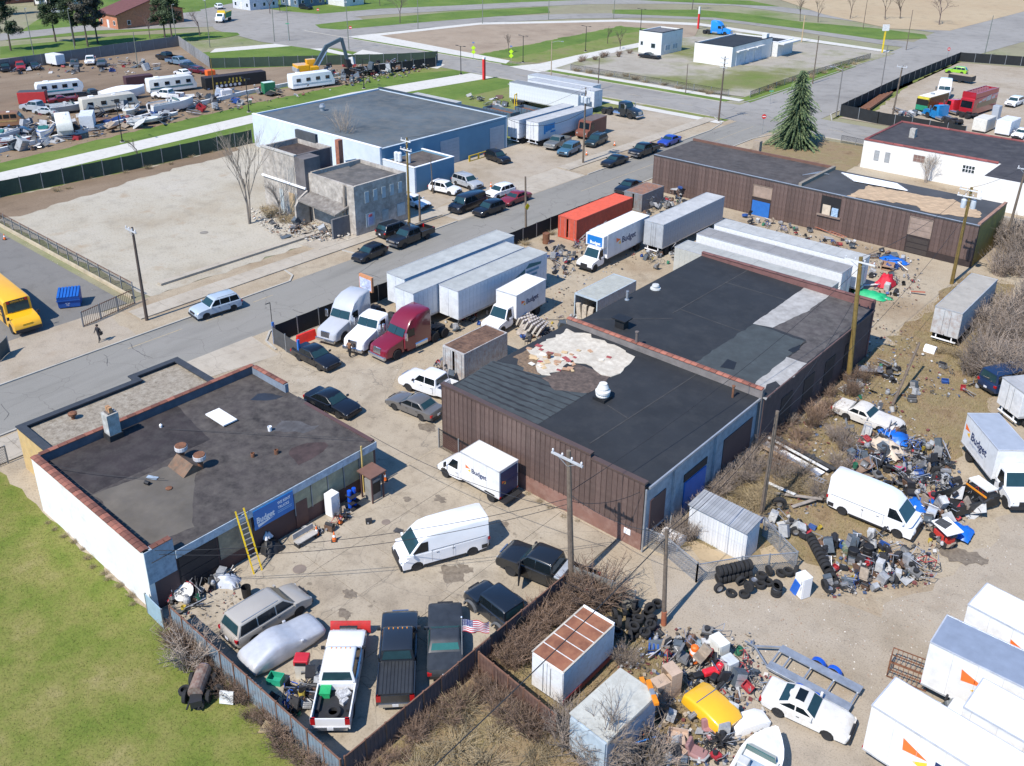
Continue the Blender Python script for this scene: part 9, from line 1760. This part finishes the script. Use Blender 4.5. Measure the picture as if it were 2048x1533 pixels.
bare_tree('wide bare tree in the brush at the bottom edge',1215,1545,4.4,12,.07,.6,4,m=m_twiggrey,trunks=3);bare_tree('small bare tree by the brown fence corner',1120,1500,3.2,13,.05,.6,4,m=m_twiggrey,trunks=2);bare_tree('bare sapling beside the white building wall',1850,365,4.5,14,.06,.6,4,m=m_pale,trunks=3)
for i,(px,py,h,lab) in enumerate(((800,47,9,'wide bare tree on the boulevard median'),(1878,50,12,'broad bare tree at the edge of the sandy field'),(1384,20,10,'bare tree at the top of the weedy lot'),(400,72,9,'bare tree beside the lamp pole at the left'),(300,78,8,'bare tree left of the dump truck'),(540,28,8,'bare tree in front of the pale house'),(1700,38,9,'left bare sapling by the sandy field'),(1770,40,10,'middle bare tree by the sandy field'),(1800,38,9,'right bare sapling by the sandy field'),(1600,42,8,'first thin tree by the boulevard crossing'),(1636,45,8,'second thin tree by the boulevard crossing'),(1240,100,6,'thin bare tree beside the trail crossing lot'),(1215,88,5,'young bare tree on the triangle grass'),(1018,108,5,'young bare tree behind the lime sign'),(277,320,4,'young bare tree beside the trail'),(560,24,7,'bare tree behind the pale house'),(760,12,8,'bare tree near the weathered white shed'),(730,8,9,'bare tree at the top edge beside the shed'))):
    bare_tree(lab,px,py,h,30+i,.012*h+.03,.75 if i<6 else.5,5 if i<3 else 4,0,m=mat((.11,.08,.075),.95) if i<6 else m_bark)
def leafcloud(pts,n,size,r_,flat=.4):
    mb=MB()
    for i in range(n):
        c,s=pts(r_);s*=size;a=r_.uniform(0,6.28);u=Vector((math.cos(a),math.sin(a),r_.gauss(0,flat))).normalized();v=u.cross(Vector((r_.gauss(0,.5),r_.gauss(0,.5),1))).normalized();c=Vector(c);mb.add([c-u*s-v*s*.35,c+u*s-v*s*.25,c+u*s*.8+v*s*.35,c-u*s*.9+v*s*.3],[(0,1,2,3)])
    return mb
def spruce(label,px,py,h,rad,seed):
    r_=random.Random(seed);p=at(px,py);t=thing('spruce_tree',(p.x,p.y,0),0,label,'tree');MB().tube((0,0,0),(0,0,h*.97),.22,.03,8).build('trunk',m_bark,t)
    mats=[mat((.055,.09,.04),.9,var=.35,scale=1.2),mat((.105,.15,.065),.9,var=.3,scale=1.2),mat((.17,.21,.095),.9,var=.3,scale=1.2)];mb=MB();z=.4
    while z<h-.2:
        f=1-z/h;R0=rad*(f**.6)*(.9+.12*math.sin(z*5));n=max(6,int(15*f+5));ph=r_.random()*6
        for i in range(n):
            a=ph+6.283*i/n+r_.gauss(0,.12);L=R0*r_.uniform(.55,1.12)*(1+.2*math.sin(a*3+z*1.7)+.14*math.sin(a*5-z*2.3));q=max(4,int(L/.14))
            for j in range(q):
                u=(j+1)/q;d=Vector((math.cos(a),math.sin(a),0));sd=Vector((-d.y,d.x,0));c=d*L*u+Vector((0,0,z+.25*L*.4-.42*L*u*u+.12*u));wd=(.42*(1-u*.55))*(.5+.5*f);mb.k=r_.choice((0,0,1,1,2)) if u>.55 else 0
                for s in(1,-1):
                    e=c+sd*s*wd*r_.uniform(.7,1.2)+d*.18+Vector((0,0,-.1-.12*r_.random()));mb.add([c+Vector((0,0,.03)),c+d*.24+Vector((0,0,-.03)),e],[(0,1,2)])
                mb.add([c-sd*.05,c+sd*.05,c+d*.3+Vector((0,0,-.22))],[(0,1,2)])
        z+=.13+.08*f
    mb.build('crown',mats,t,fix=False);return t
spruce('tall dark green spruce beside the street corner',1588,292,12.4,4.2,2)
def pine(label,px,py,h,rad,seed,c=(.055,.08,.038)):
    r_=random.Random(seed);p=at(px,py);h*=1.45;rad*=1.35;t=thing('pine_tree',(p.x,p.y,0),0,label,'tree','pines on the boulevard median');tr=MB().path([(0,0,0),(r_.gauss(0,.2),r_.gauss(0,.2),h*.5),(r_.gauss(0,.3),r_.gauss(0,.3),h)],.24,7,.05)
    cl=[(Vector((rad*r_.uniform(-.75,.75),rad*r_.uniform(-.75,.75),h*r_.uniform(.32,.98))),r_.uniform(.6,1.25)) for _ in range(34)]
    for c_,s in cl:c_.x*=1.15-c_.z/h*.7;c_.y*=1.15-c_.z/h*.7;tr.tube((0,0,c_.z*.85),tuple(c_),.06,.02,4,False)
    tr.build('trunk',m_bark,t,fix=False)
    def pts(q):c_,s=q.choice(cl);v=Vector((q.gauss(0,1),q.gauss(0,1),q.gauss(0,.55))).normalized()*s*q.random()**.4*1.15;return c_+v,q.uniform(.6,1.3)
    leafcloud(pts,9000,.22,r_).build('crown',mat(c,.9,var=.5,scale=.8,dirt=tuple(x*1.9 for x in c),amt=.3),t,fix=False)
for i,(px,py,h,r,lab) in enumerate(((22,102,10,3.2,'pine at the left edge of the median'),(112,85,10,3,'pine behind the lamp pole at the left'),(150,92,11,3.4,'large pine left of the brick house'),(176,94,10,3.2,'dark pine beside the large pine'),(196,88,9,3,'pine in front of the brick house'),(345,84,10,2.8,'pine right of the brick house'),(330,76,8,2.4,'smaller pale pine right of the brick house'))):pine(lab,px,py,h,r,60+i,(.055,.08,.038) if i not in(3,4) else(.085,.08,.06))
for i,(px,py,h,r,lab) in enumerate(((10,30,8,2.5,'reddish budding tree at the top left corner'),(70,12,9,3,'budding tree behind the white house'))):pine(lab,px,py,h,r,80+i,(.12,.07,.05))
# grass blades
def blades(name,poly,n,h,wd,mats,label,z=.01,dens=None):
    mb=MB();xs=[p[0] for p in poly];ys=[p[1] for p in poly];k=0;g_=0
    while k<n and g_<n*5:
        g_+=1;x,y=rv.uniform(min(xs),max(xs)),rv.uniform(min(ys),max(ys))
        if not inside(x,y,poly):continue
        k+=1;a=rv.uniform(0,3.14);hh=h*rv.uniform(.5,1.3);dx,dy=wd*math.cos(a),wd*math.sin(a);lx,ly=rv.gauss(0,hh*.5),rv.gauss(0,hh*.5);mb.k=rv.randrange(len(mats));mb.add([(x-dx,y-dy,z),(x+dx,y+dy,z),(x+lx,y+ly,z+hh)],[(0,1,2)])
    return tag(mb.build(name,mats,fix=False),label,'grass',kind='stuff')
gm=[mat(alb(*c),.9,var=.2) for c in((98,122,38),(120,134,50),(142,140,68),(162,150,90))];gd=[mat(alb(*c),.9,var=.2) for c in((165,142,98),(190,168,122),(150,128,94),(158,146,96))]
blades('lawn_blades',[(-60,-2),(-27.6,-2),(-27.6,18.4),(-44.6,18.4),(-58.6,18.4),(-66,18.4),(-66,4)],60000,.045,.02,gm,'short lawn grass at the lower left');blades('dry_blades',[(-26.6,12),(-12,12),(-15.6,33.5),(-20.6,36.8),(-26.4,37)],26000,.16,.02,gd,'dry grass and weeds on the rough ground below the fences');blades('weed_blades',[(-25.2,43),(-19.5,47.8),(-13.5,50),(-13.5,75),(-17,88),(-20,106),(-24.9,106),(-25.2,80)],30000,.16,.02,gd,'dry weeds on the ground right of the warehouse')
